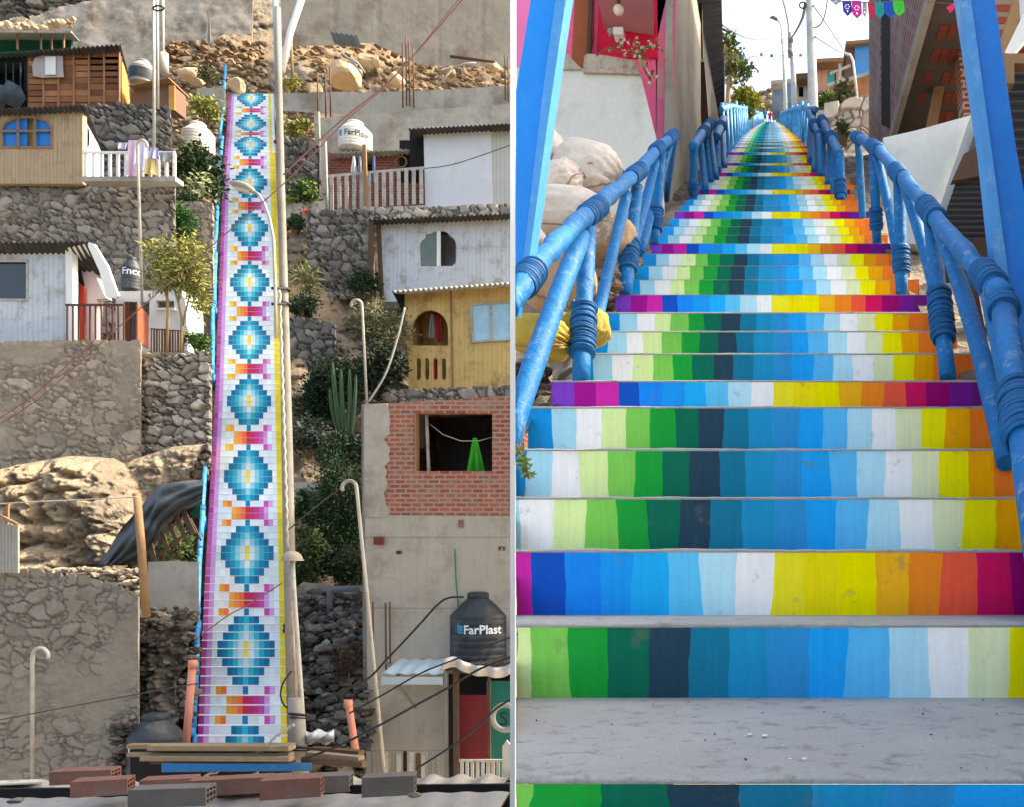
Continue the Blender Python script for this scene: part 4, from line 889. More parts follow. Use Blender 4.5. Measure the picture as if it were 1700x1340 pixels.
# cactus
t = thing('cactus', 'tall column cactus with five upright green arms in front of the ivy', 'cactus', base(575,740,26.0))
for (x0, y0, x1, y1, x2, y2, r) in ((570,740,557,690,552,600,.06),(573,740,567,680,566,612,.055),(578,740,583,690,580,612,.06),(580,740,590,690,591,622,.05),(570,735,550,700,547,645,.045)):
    mb = MB(); n = 14; a, b_, c_ = P(x0,y0,25.9), P(x1,y1,25.8), P(x2,y2,25.9)
    pts = [a*(1-u)**2+b_*2*u*(1-u)+c_*u*u for u in [k/8 for k in range(9)]]
    mb.tube(pts, [r*.8, r, r*1.1, r*1.1, r*1.1, r, r, r*.9, r*.5], 14)
    s0 = 0
    for ring in range(9):
        for k in range(14):
            if k % 2: 
                v = mb.v[ring*14+k]; mb.v[ring*14+k] = pts[ring]+(v-pts[ring])*.72
    for i in range(len(mb.sm)): mb.sm[i] = False
    build('arm', mb, mat('cactus_green', (52,78,50), rough=.7, var=.15, bump=.3), t)
mb = MB()
for i in range(16):
    a = random.uniform(-1.2, 1.2); mb.tube([P(575,738,25.7), P(575+24*math.sin(a), 738+random.uniform(-5,40), 25.6)], [.05,.012], 5)
build('dead_leaves', mb, mat('dead_leaf', (138,130,112), rough=.9), t)
# planter
p_ = thing('planter', 'grey planter with red flowers beside the leafy bush', 'planter', base(510,366,33.6))
mb = MB(); mb.pbox(495,352,522,372,33.6,.4); build('pot', mb, M_conc, p_)
mb = MB(); mb.crown(P(508,352,33.6), (.3,.25,.12), 160, .12, ((176,40,36),(220,80,60)), 5); build('flowers', mb, M_leaf, p_)
pt = thing('flower_pot', 'small terracotta pot at the edge of the steps above the creeper', 'pot', base(341,344,32.6))
mb = MB(); mb.lathe(P(341,344,32.6), [(0,0),(.09,0),(.13,.2),(.15,.2),(.15,.24),(.12,.24),(.11,.18),(0,.18)], 16); build('pot_body', mb, M_pipe, pt)

# boulders and debris of the upper slope
random.seed(31)
for k, (x, y, D_, r, lab) in enumerate(((574,124,42.0,(.80,.7,.72),'largest pale boulder below the long stained wall'),(612,100,43.4,(.5,.5,.42),'rounded boulder just right of and above the largest boulder'),(657,132,41.2,(.42,.4,.36),'pale boulder at the foot of the red twin bars'),(522,148,40.8,(.36,.3,.36),'smaller boulder by the left end of the concrete beam'),(392,142,42.6,(.42,.4,.42),'rounded boulder sitting at the top of the mosaic steps'),(820,110,43.0,(.32,.3,.26),'small pale boulder at the far right under the stained wall'),(320,128,41.6,(.65,.5,.4),'flat rock on the slope left of the steps'),(744,118,43.2,(.34,.3,.24),'grey rock half buried near the red pipe'))):
    mb = MB(); rock(mb, P(x, y, D_), r, (182,158,128), 3, .5, False); one('boulder', mb, M_rock, lab, 'boulder')
def debris(label, x0, y0, x1, y1, n, s_, col, dfun, name='rubble', sub=1):
    mb = MB()
    for i in range(n):
        x, y = random.uniform(x0, x1), random.uniform(y0, y1); D_ = dfun(x, y); r = s_*random.uniform(.35, 1.2)
        rock(mb, P(x, y, D_), (r*random.uniform(.7,1.5), r, r*random.uniform(.4,.9)), mixc(col[0], col[1], random.random()), sub)
    build(name, mb, M_rock, kind='stuff', label=label, cat='rubble')
sand_ = ((178,150,118),(120,104,88)); dk_ = ((112,105,98),(70,66,62)); gr_ = ((150,138,124),(104,96,88))
debris('loose stones scattered over the sandy slope below the long stained wall', 480, 72, 850, 150, 420, .2, sand_, lambda x, y: plD(y)+.35)
debris('loose stones over the slope left of the top of the steps', 270, 70, 440, 155, 260, .22, sand_, lambda x, y: plD(y)+.3)
debris('broken stones tumbling beside the upper steps', 290, 170, 368, 235, 160, .2, sand_, lambda x, y: plD(y)+.35)
debris('pale stones between the steps and the concrete column', 470, 180, 528, 240, 130, .22, sand_, lambda x, y: plD(y)+.3)
debris('broken rock on the bank right of the steps', 472, 372, 620, 500, 520, .2, gr_, lambda x, y: plD(y)+1.6)
debris('grey broken stones beside the middle of the steps', 472, 560, 560, 760, 260, .22, ((126,120,112),(84,80,76)), lambda x, y: plD(y)+1.3)
debris('chips of broken rock along the crest of the lowest stone wall', -20, 945, 236, 985, 700, .11, ((176,158,136),(112,102,92)), lambda x, y: 18.75+random.uniform(-.25,.4))
debris('dark broken rock between the lowest stone wall and the steps', 222, 1010, 326, 1200, 420, .11, dk_, lambda x, y: 19.35+random.uniform(-.1,.3))
debris('loose dark rubble between the concrete pole and the pale building', 496, 985, 612, 1270, 900, .16, ((116,110,104),(62,60,58)), lambda x, y: (21.7-(y-985)*.008)+random.uniform(-.2,.3))
debris('dusty stones at the foot of the lowest stone wall by the black tank', 186, 1190, 222, 1300, 90, .12, ((112,100,96),(78,72,70)), lambda x, y: 18.15+random.uniform(-.2,.2))
# rubble mound body right of the steps
mound('rubble_bank', 'dark rubble bank right of the mosaic steps under the ivy', 504, 960, 616, 1330, 22.2, [(504,967),(560,975),(616,985)], 131, amp=.4, out=1.6, cols=((96,90,84),(66,62,58)), rocky=1.2, m=M_rock, cat='rubble bank')

# tarp over fallen frame
mb = MB(); n, r = 34, 16; V = np.zeros((r, n, 3)); A = [(165,938),(200,880),(240,835),(262,806),(300,800),(336,797)]; B_ = [(200,940),(236,935),(252,920),(262,900),(290,866),(334,838)]
for i in range(r):
    v = i/(r-1)
    for j in range(n):
        u = j/(n-1)*5; k = min(4, int(u)); f = u-k
        ax, ay = A[k][0]*(1-f)+A[k+1][0]*f, A[k][1]*(1-f)+A[k+1][1]*f; bx_, by_ = B_[k][0]*(1-f)+B_[k+1][0]*f, B_[k][1]*(1-f)+B_[k+1][1]*f
        D_ = 21.6-.5*math.sin(v*3.1)-0.09*math.sin(v*26+u*1.5)-.06*math.sin(v*13-u*3)+random.uniform(-.01,.01)
        V[i, j] = tuple(P(ax*(1-v)+bx_*v, ay*(1-v)+by_*v, D_))
mb.grid(V); V2 = V.copy(); V2[..., 1] += .03; mb.grid(V2[:, ::-1])
one('tarpaulin', mb, mat('black_tarp', (66,72,78), rough=.55, var=.25, bump=.5, bs=5, dirt=(104,98,90), dirtamt=.3), 'long crumpled black tarpaulin draped over the bank beside the steps', 'tarpaulin')
h = thing('collapsed_timber', 'collapsed timber frame and slats leaning on the bank by the steps', 'timber frame', base(285,932,21.5))
for a, b_, w in (((240,888),(300,840),.09),((300,840),(322,888),.12),((258,925),(312,885),.06),((246,890),(256,932),.12),((262,868),(280,915),.09),((276,858),(296,905),.09),((290,848),(308,896),.09),((316,862),(334,898),.04)):
    mb = MB(); mb.bar(P(*a,21.4), P(*b_,21.3), w, .04, Vector((0,1,0))); build('board', mb, M_woodd, h)
mb = MB(); mb.slab([(238,905),(252,925),(252,940),(240,940)], 21.5, .03); build('green_scrap', mb, mat('teal_net', (22,90,78), rough=.8), h)
mb = MB(); mb.slab([(300,815),(334,806),(332,862),(318,858)], 22.0, .03); build('green_net', mb, mat('teal_net'), h)
# poles on the left
def pole(name, label, pts, rad, m, D_, n=12, cat='pole', group=None, extra=None):
    mb = MB(); mb.tube([P(x, y, D_ if len(q) == 0 else q[0]) for x, y, *q in pts], rad, n); return one(name, mb, m, label, cat, group)
pole('timber_post', 'split timber post standing on the lowest stone wall crest', [(227,820),(234,900),(243,1025)], [.07,.075,.08], M_wood, 18.3, 8, 'post')
def hookpole(label, x, yt, yb, D_, side, rr, m=None, lean=0):
    root = thing('hooked_pipe', label, 'pipe', base(x, yb, D_)); s_ = D_/F; R_ = rr
    pts = [P(x+lean, yb, D_), P(x, yt+R_, D_)]+[P(x+side*(R_-R_*math.cos(a)), yt+R_-R_*math.sin(a), D_) for a in [i*math.pi/8 for i in range(1, 10)]]
    mb = MB(); mb.tube(pts, .038, 8); build('pipe', mb, m or M_pole, root); return root
hookpole('slim hooked standpipe in front of the lowest stone wall', 54, 1077, 1310, 17.9, 1, 13)
hookpole('thin hooked pole rising from the white hut past the balcony washing', 228, 232, 500, 26.6, 1, 8, lean=8)
hookpole('tall hooked pipe leaning along the pale concrete building corner', 592, 799, 1290, 18.6, -1, 12, lean=47)
hookpole('slim hooked pipe rising beside the large grey green bush', 601, 497, 690, 26.0, -1, 9, lean=9)
for k, (x, y0, y1) in enumerate(((255,-40,245),(261,-40,180),(270,-40,120))):
    mb = MB(); mb.tube([P(x, y0, 30.8+k*.3), P(x+1, y1, 30.8+k*.3)], .045, 6); one('thin_pole', mb, M_pole, ['longest', 'middle', 'shortest'][k]+' of three thin poles tied together above the balcony', 'pole')
mb = MB(); mb.tube([P(272,88,31.3), P(273,122,31.3)], .14, 10); one('junction_box', mb, M_pole, 'grey sleeve fixed on the shortest of the three thin poles', 'box')
mb = MB(); mb.tube([P(263+9*math.cos(a), 13+4*math.sin(a), 30.7) for a in [i*math.pi/8 for i in range(17)]], .03, 5); one('cable_loop', mb, M_black, 'dark cable loop binding the three thin poles', 'cable')
up_ = thing('utility_pole', 'tall tapering grey concrete utility pole right of the mosaic steps', 'utility pole', base(490,1290,18.4))
mb = MB(); mb.tube([P(461,12,18.4), P(463,150,18.4), P(467,320,18.4), P(473,560,18.4), P(477,760,18.4), P(481,960,18.4), P(489,1300,18.4)], [.058,.062,.07,.085,.105,.108,.105], 20); build('shaft', mb, mat('pole_concrete', (138,133,126), rough=.85, var=.14, vs=1.5, bump=.35, bs=30, streak=.1, dirt=(120,112,104), dirtamt=.3, dirts=2), up_)
mb = MB()
for y in (478, 502):
    mb = MB(); mb.tube([P(460+y*.024,y,18.4), P(460+y*.024,y+4,18.4)], .125, 16); build('clamp', mb, M_black, up_)
mb = MB(); pts = [P(464+i*.32+ (1.6 if i % 2 else -1.6)*.6, 480+i*10, 18.24) for i in range(44)]; mb.tube(pts, .028, 6); build('braided_cable', mb, M_pole, up_)
mb = MB(); mb.tube([P(457,0,20), P(462,170,20)], .06, 8); one('thin_pole', mb, mat('bluish_metal_pole', (150,164,176), rough=.6), 'slim bluish pole just behind the top of the utility pole', 'pole')
mb = MB(); mb.tube([P(520,-60,22), P(482,52,22), P(468,118,22)], .075, 10); one('slanted_pipe', mb, M_white, 'slanted white pipe leaning against the top of the utility pole', 'pipe')
mb = MB(); mb.tube([P(483,60,40), P(486,135,40)], .06, 6); one('stake', mb, M_wood, 'thin stake on the slope under the slanted white pipe', 'stake')
sl = thing('street_lamp', 'curved arm street lamp in front of the mosaic steps', 'street lamp', base(456,520,17.8))
mb = MB(); mb.tube([P(x,y,17.8) for x, y in ((458,560),(457,470),(454,395),(447,360),(438,335),(430,322),(418,314),(408,311))], [.03,.03,.03,.028,.026,.024,.022,.022], 8); build('arm', mb, M_pole, sl)
mb = MB(); V = []; prof = [(380,300,.5),(383,300,3.5),(395,302,6.0),(408,306,6.5),(418,312,5.0),(422,315,3)]
mb.tube([P(x, y+3, 17.8) for x, y, r in prof], [r/F*17.8 for x, y, r in prof], 10); lh_ = build('lamp_head', mb, mat('lamp_housing', (150,140,128), rough=.6), sl)
mb = MB(); mb.slab([(384,307),(414,314),(412,319),(386,311)], 17.75, .12); build('lens', mb, mat('lamp_glass', (176,168,150), rough=.3), lh_)
for y in (478, 504):
    mb = MB(); mb.tube([P(452,y,17.8), P(474,y,18.2)], .03, 6); build('bracket', mb, M_black, sl)
dl = thing('dome_lamp', 'slim pole with a dome shaped lamp shade beside the steps', 'lamp', base(508,1290,17.2))
mb = MB(); mb.tube([P(485,928,17.2), P(490,1010,17.2), P(500,1150,17.2), P(509,1290,17.2)], .042, 10); build('pole', mb, M_pole, dl)
mb = MB(); c0 = P(485, 931, 17.2); mb.lathe(c0, [(.185,0),(.18,.05),(.15,.11),(.10,.155),(.04,.175),(0,.18)], 24); mb.lathe(c0, [(.205,-.012),(.205,.012),(.17,.012)], 24); mb.lathe(c0, [(0,.0),(.17,0.0)], 24); build('lamp_shade', mb, mat('lamp_housing'), dl)
mb = MB(); mb.tube([P(483,940,17.6), P(486,1050,17.6), P(491,1165,17.6)], .035, 8, wob=.15); one('thin_pole', mb, mat('flaking_pipe', (170,150,140), rough=.8, var=.25, dirt=(120,80,64), dirtamt=.4, dirts=6), 'thin flaking pipe running down to the stub pole', 'pipe')
sp = thing('stub_pole', 'short thick concrete stub pole wrapped with cables at the foot of the steps', 'pole', base(497,1292,17.0))
mb = MB(); mb.tube([P(490,1160,17.0), P(494,1220,17.0), P(500,1300,17.0)], [.125,.135,.15], 20); build('shaft', mb, mat('pole_concrete'), sp)
for y in (1186, 1240):
    mb = MB(); mb.tube([P(480,y,16.84), P(512,y+3,16.84)], .03, 6); mb.tube([P(480,y+6,16.84), P(514,y+8,16.84)], .015, 6); build('clamp', mb, M_black, sp)
for k, (pts) in enumerate(([(488,1204),(478,1210),(455,1225),(436,1246),(400,1262),(340,1290)], [(490,1240),(470,1250),(440,1268),(420,1290)])):
    mb = MB(); pp = [P(x,y,16.6) for x, y in pts]; q = []
    for i in range(len(pp)-1):
        for j in range(6): q.append(pp[i]*(1-j/6)+pp[i+1]*(j/6)+Vector((0,0,.02*(1 if j % 2 else -1))))
    mb.tube(q+[pp[-1]], .026, 7); mb.tube([v+Vector((0.01,-.02,-.012)) for v in q], .018, 6)
    one('cable_bundle', mb, M_fibro, ['upper', 'lower'][k]+' of two white twisted cables pulled down left from the stub pole', 'cable')
def cable(label, pts, rad, m, cat='cable'):
    pp = [P(*q) for q in pts]; q = []
    for i in range(len(pp)-1):
        p0 = pp[max(0, i-1)]; p1, p2 = pp[i], pp[i+1]; p3 = pp[min(len(pp)-1, i+2)]
        for j in range(8):
            t = j/8; q.append(0.5*((2*p1)+(p2-p0)*t+(2*p0-5*p1+4*p2-p3)*t*t+(3*p1-p0-3*p2+p3)*t*t*t))
    q.append(pp[-1]); mb = MB(); mb.tube(q, rad, 6); one('cable', mb, m, label, cat)
M_wire = mat('old_wire', (70,62,60), rough=.8, var=.1); M_redw = mat('red_brown_cable', (132,92,84), rough=.8, var=.15)
cable('upper of the two long red brown cables slanting across the upper right hillside', [(775,-10,16),(690,88,16),(640,140,16),(560,205,16),(470,290,16)], .012, M_redw)
cable('lower of the two long red brown cables slanting across the upper right hillside', [(768,-10,16.2),(686,92,16.2),(632,150,16.2),(574,200,16.2),(470,305,16.2),(360,400,16.2),(200,540,16.2),(60,665,16.2),(-20,715,16.2)], .009, M_redw)
cable('red brown cable crossing the wide stone wall on the left', [(160,562,16),(90,625,16),(40,668,16),(-20,708,16)], .010, M_redw)
cable('black cable sagging from the big black tank across the rubble', [(870,1085,16.4),(800,1110,16.4),(740,1145,16.4),(690,1172,16.4),(630,1205,16.4),(560,1240,16.4),(500,1262,16.4)], .022, M_black)
cable('black cable from the stub pole rising to the awning', [(512,1175,16.5),(560,1152,16.5),(610,1128,16.5),(640,1098,16.5),(690,1045,16.5),(735,998,16.5),(770,992,16.5)], .02, M_black)
cable('second black cable from the rubble up past the awning to the black tank', [(580,1185,16.3),(640,1152,16.3),(700,1118,16.3),(760,1094,16.3),(870,1050,16.3)], .016, M_black)
cable('thin black cable crossing in front of the red door', [(690,1278,16.3),(750,1240,16.3),(790,1210,16.3),(826,1176,16.3),(870,1150,16.3)], .02, M_black)
cable('thin dark wire crossing the lowest stone wall', [(-10,1198,16.5),(110,1175,16.5),(220,1155,16.5),(330,1135,16.5)], .012, M_wire)
cable('thin wire crossing the mosaic steps near the lowest whole diamond', [(334,1055,16.8),(380,1022,16.8),(410,1006,16.8),(470,968,16.8)], .012, M_redw)
cable('thin wire from the hooked pipe to the ivy curtain', [(565,812,18),(530,838,18),(500,862,18),(480,880,18)], .012, M_wire)
cable('rope hanging from the yellow house eave down to the corner column', [(672,510,26),(660,560,26),(640,620,26),(612,666,26)], .03, M_pole, 'rope')
cable('black cable loop hanging over the yellow stair edge', [(484,1115,17),(470,1135,17),(466,1155,17),(472,1172,17),(482,1178,17)], .016, M_black)
cable('thin wire across the white panelled house', [(705,279,30),(760,270,30),(870,232,30)], .014, M_wire)
cable('wire hanging between the split timber post and the left frame', [(-10,838,18),(60,834,18),(150,830,18),(228,826,18)], .012, M_fibro)
for k, (x, y0, y1, D_) in enumerate(((320,1100,1262,17.8),(578,1166,1258,18.2))):
    mb = MB(); x2 = x-13 if k == 0 else x+14; mb.tube([P(x, y0, D_), P(x2, y1, D_)], .07, 14); mb.tube([P(x, y0-3, D_), P(x, y0+10, D_)], .085, 14)
    one('clay_pipe', mb, M_pipe, ['pinkish drain pipe standing left of the foot of the steps', 'pinkish drain pipe leaning in the rubble right of the steps'][k], 'pipe')
mb = MB(); mb.tube([P(548,1030,21.4), P(548,985,21.4), P(552,979,21.4), P(600,978,21.4)], .08, 10); one('bent_pipe', mb, mat('grey_plastic_pipe', (92,98,106), rough=.6), 'grey bent drain pipe on the dark concrete ledge', 'pipe')
for k, (x, y0, y1, D_) in enumerate(((668,72,178,38.9),(674,60,175,38.9),(679,70,176,38.9),(686,80,178,38.9),(527,120,195,38.9),(540,122,196,38.9),(548,110,196,38.9),(838,90,165,38.9),(843,95,168,38.9))):
    mb = MB(); mb.tube([P(x,y0,D_), P(x+1,y1,D_)], .035, 5); one('steel_bar', mb, M_rust, ('first','second','third','fourth','fifth','sixth','seventh','eighth','ninth')[(3,4,5,6,0,1,2,7,8)[k]]+' from the left of the thin rusty starter bars on the long concrete beam', 'bar', 'rusty starter bars on the concrete beam')
mb = MB(); corr(mb, P(548,52,44.6), P(592,58,44.6), (0,.5,-.3), .25, .04, .03); one('metal_sheet', mb, mat('bent_blue_metal', (120,130,140), rough=.6), 'bent corrugated metal scrap on the stained wall', 'metal sheet')
mb = MB(); mb.tube([P(748,93,42.6), P(822,102,42.4)], .07, 8); one('fallen_pipe', mb, M_rust, 'fallen rust red pipe on the slope at upper right', 'pipe')
for k, (a, b_) in enumerate((((568,88),(602,125)),((724,145),(752,112)),((752,112),(790,104)),((578,95),(606,120)))):
    mb = MB(); mb.tube([P(*a,41), P((a[0]+b_[0])/2+3,(a[1]+b_[1])/2-3,41), P(*b_,41)], .045, 5); one('branch', mb, M_pole, ['dry branch lying along the left of the largest boulder', 'dry branch standing left in the debris at right', 'dry branch pointing right in the debris', 'short dry branch over the largest boulder'][k], 'branch')
cloth('rag', 'torn white plastic rag hanging on the sprayed slope', 340, 18, 352, 70, 43.5, M_fibro, cat='rag', taper=.7)
mb = MB(); mb.bar(P(-20,852,17.9), P(28,868,17.9), .03, .03)
h = thing('plank_crate', 'grey weathered plank hutch cut by the left edge above the rubble crest', 'hutch', base(10, 955, 18.2))
mb = MB()
for i in range(9): mb.pbox(-20+i*5.6, 862-(4-i)*1.5+ (0 if i < 6 else 6), -15+i*5.6, 952, 18.2, .04)
build('boards', mb, mat('grey_boards', (150,146,140), rough=.9, var=.2, vs=6, bump=.5, streak=.2), h)
mb = MB(); mb.bar(P(-22,846,18.1), P(29,872,18.1), .06, .05, Vector((0,1,0))); mb.bar(P(13,836,18.15), P(12,870,18.15), .05, .04, Vector((0,1,0))); build('frame', mb, M_wood, h)
h = thing('scrap', 'turquoise plastic scrap lying on the sunlit earth mound', 'scrap', base(244,811,22.6))
mb = MB(); rock(mb, P(244,811,21.7), (.06,.05,.03), (60,160,180), 1); build('scrap_piece', mb, M_rock, h)

# planks at the foot of the steps
random.seed(14)
pl = thing('timber_stack', 'stack of long grey planks in front of the foot of the mosaic steps', 'timber stack', base(370,1300,16.6))
for i, (x0, x1, y0, y1, D_, dk) in enumerate(((216,486,1236,1243,16.9,0),(250,484,1238,1246,16.7,0),(216,484,1250,1256,16.8,0),(238,484,1256,1263,16.6,0),(255,486,1262,1268,16.7,1),(520,600,1240,1248,16.9,1),(512,600,1248,1256,16.7,0),(505,606,1256,1266,16.6,1),(500,600,1244,1252,17.1,1))):
    mb = MB(); mb.bar(P(x0,(y0+y1)/2,D_), P(x1,(y0+y1)/2+random.uniform(-1,1)+(8 if x0 > 490 else 0),D_-.2), (y1-y0)/F*D_, .18, Vector((0,1,0))); build('plank', mb, M_woodd if dk else mat('grey_plank', (134,116,92), rough=.9, var=.2, vs=4, bump=.5, streak=.15), pl)
mb = MB(); mb.slab([(216,1243),(490,1243),(490,1300),(216,1300)], 17.2, .3); build('gap_shade_slab', mb, M_dark, pl)  # near-black slab paints the shade behind the planks
mb = MB(); mb.slab([(268,1269),(516,1268),(516,1281),(268,1283)], 16.4, .05); one('blue_board', mb, mat('blue_board_paint', (22,96,150), rough=.6, var=.12, dirt=(90,120,140), dirtamt=.15), 'long blue painted board lying under the planks', 'board')
mb = MB(); V = np.zeros((8, 14, 3))
for i in range(8):
    for j in range(14): V[i, j] = tuple(P(508+j*3.6, 1214+i*3+3*math.sin(j*.8+i), 17.2-.25*math.sin(i/7*3.1)-.04*math.sin(j*1.7+i)))
mb.grid(V); one('plastic_bag', mb, mat('pale_bag', (186,188,190), rough=.5), 'crumpled pale plastic bag on the planks right of the stub pole', 'bag')

# foreground roof with loose hollow bricks
fr = thing('corrugated_roof', 'pale corrugated fibre cement roof in the near left foreground', 'roof', base(400,1345,5.6))
mb = MB(); corr(mb, P(-80,1300,6.15), P(846,1288,6.15), (0,-.55,-.12), .19, .016, .012); build('rear_sheet', mb, M_fibro, fr)
mb = MB(); corr(mb, P(-120,1328,5.5), P(846,1315,5.5), (0,-.5,-.12), .19, .004, .012); build('front_sheet', mb, mat('grey_roof_sheet', (156,154,152), rough=.9, var=.12, vs=3, bump=.4, bs=20, dirt=(128,122,116), dirtamt=.3, dirts=3), fr)
mb = MB(); mb.slab([(-120,1312),(846,1303),(846,1360),(-120,1370)], 5.62, .03); build('gap_shade_slab', mb, M_dark, fr)  # near-black slab paints the shade between the roof sheets
mb = MB(); mb.slab3([[P(-100,1303,6.3), P(70,1297,6.3), P(70,1302,6.0), P(-100,1309,6.0)]], Vector((0,0,.012))); build('left_sheet', mb, mat('sunlit_sheet', (206,194,178), rough=.85, bump=.3), fr)  # paler, warmer colour puts sunlight into this sheet
bl = [(133,1292,5.75,90,22,0,-.06,'rear left brown hollow brick with open end left'),(164,1310,5.35,80,26,0,.05,'brown hollow brick tilted in front of the rear left brick'),(276,1302,5.6,78,14,0,0,'low brown hollow brick left of the grey front brick'),(356,1309,5.5,78,26,0,-.05,'brown hollow brick right behind the grey front brick'),(277,1326,5.05,118,30,1,-.1,'large dark grey hollow brick nearest the front'),(412,1306,5.5,60,26,0,0,'brown hollow brick partly behind others near the middle'),(538,1304,5.6,76,28,1,0,'rear grey brown hollow brick right of the steps'),(482,1311,5.3,90,32,0,.06,'long brown hollow brick with open right end'),(644,1307,5.25,80,32,1,0,'single grey hollow brick standing apart on the right'),(447,1300,5.7,50,16,0,0,'small half hidden brown brick in the middle row')]
for (x, y, D_, w, hh, g, rz, lab) in bl:
    mb = MB(); hollow(mb, x, y, D_-.05, w/F*D_, hh/F*D_, .13, rz=rz+.25); one('hollow_brick', mb, M_hbrickg if g else M_hbrick, lab, 'brick', 'loose hollow bricks on the roof')
for k, (x, y) in enumerate(((688,1320),(25,1330))):
    mb = MB(); rock(mb, P(x, y, 5.1), (.045,.04,.018), (110,104,98), 2); one('stone', mb, M_rock, ['flat grey stone on the roof right of the single grey brick', 'small stone on the roof at the far left'][k], 'stone')
# ================================================================= stairway (right part of the place)
random.seed(77)
TY = [(-2,1900),(-1,1560),(0,1290),(1,1035),(2,912),(3,825),(4,745),(5,675),(6,630),(7,585),(8,548),(9,517),(10,488),(11,463),(12,440),(13,420),(14,403),(15,389),(16,375),(17,362),(18,350),(19,340),(20,331),(21,322),(22,314),(24,298),(26,286),(30,270),(34,252)]
def sD(k): return (k+3.9)*.31 if k >= 1 else (.92 if k == 0 else .92+k*.3)
def sY(k):
    if k <= 34: return float(np.interp(k, [a for a, b in TY], [b for a, b in TY]))
    return 196+400.4/(sD(k)-4.6)
def sZ(k): return (CY-sY(k))/F*sD(k)
ks = list(range(-1, 262)); 
def kD(D_): return max(-1, D_/.31-3.9)
def gz(D_): return float(np.interp(D_, [sD(k) for k in ks], [sZ(k) for k in ks]))
green = [(0,142,212),(160,208,236),(228,236,242),(206,226,160),(120,190,88),(22,148,60),(4,100,78),(38,64,80),(16,112,142),(20,136,180),(40,136,192),(0,152,226),(84,176,228),(168,212,238),(228,234,242),(214,220,178),(240,220,30),(226,160,20),(240,120,44)]
pink = [(112,62,170),(140,24,128),(182,46,150),(10,76,164),(0,124,208),(0,140,210),(0,160,236),(96,184,228),(176,214,238),(230,234,242),(226,214,64),(222,208,44),(228,214,20),(228,170,50),(250,132,50),(234,92,70),(186,26,88),(134,6,96),(104,28,124)]
def vivid(c, s=1.06, b=1.09):
    l = .3*c[0]+.55*c[1]+.15*c[2]; return tuple(min(250, max(0, (l+(v-l)*s)*b)) for v in c)
green = [vivid(c) for c in green]; pink = [vivid(c, 1.15) for c in pink]
def wf(D_): return 1.0 if D_ < 6 else max(.80, 1-(D_-6)*.034) if D_ < 13 else min(1.0, .80+(D_-13)*.008)
LIM = lambda D_: -.2830*D_+.0005*D_
st = thing('staircase', 'wide concrete stairway with risers painted in rainbow stripes climbing away between blue rails', 'staircase', (0, .9, -1.0))
farmb = MB()
M_edge = mat('chipped_step_edge', (186,188,188), rough=.85, var=.2, vs=14, bump=.6, bs=60, dirt=(120,120,118), dirtamt=.4, dirts=20, bdist=.004)
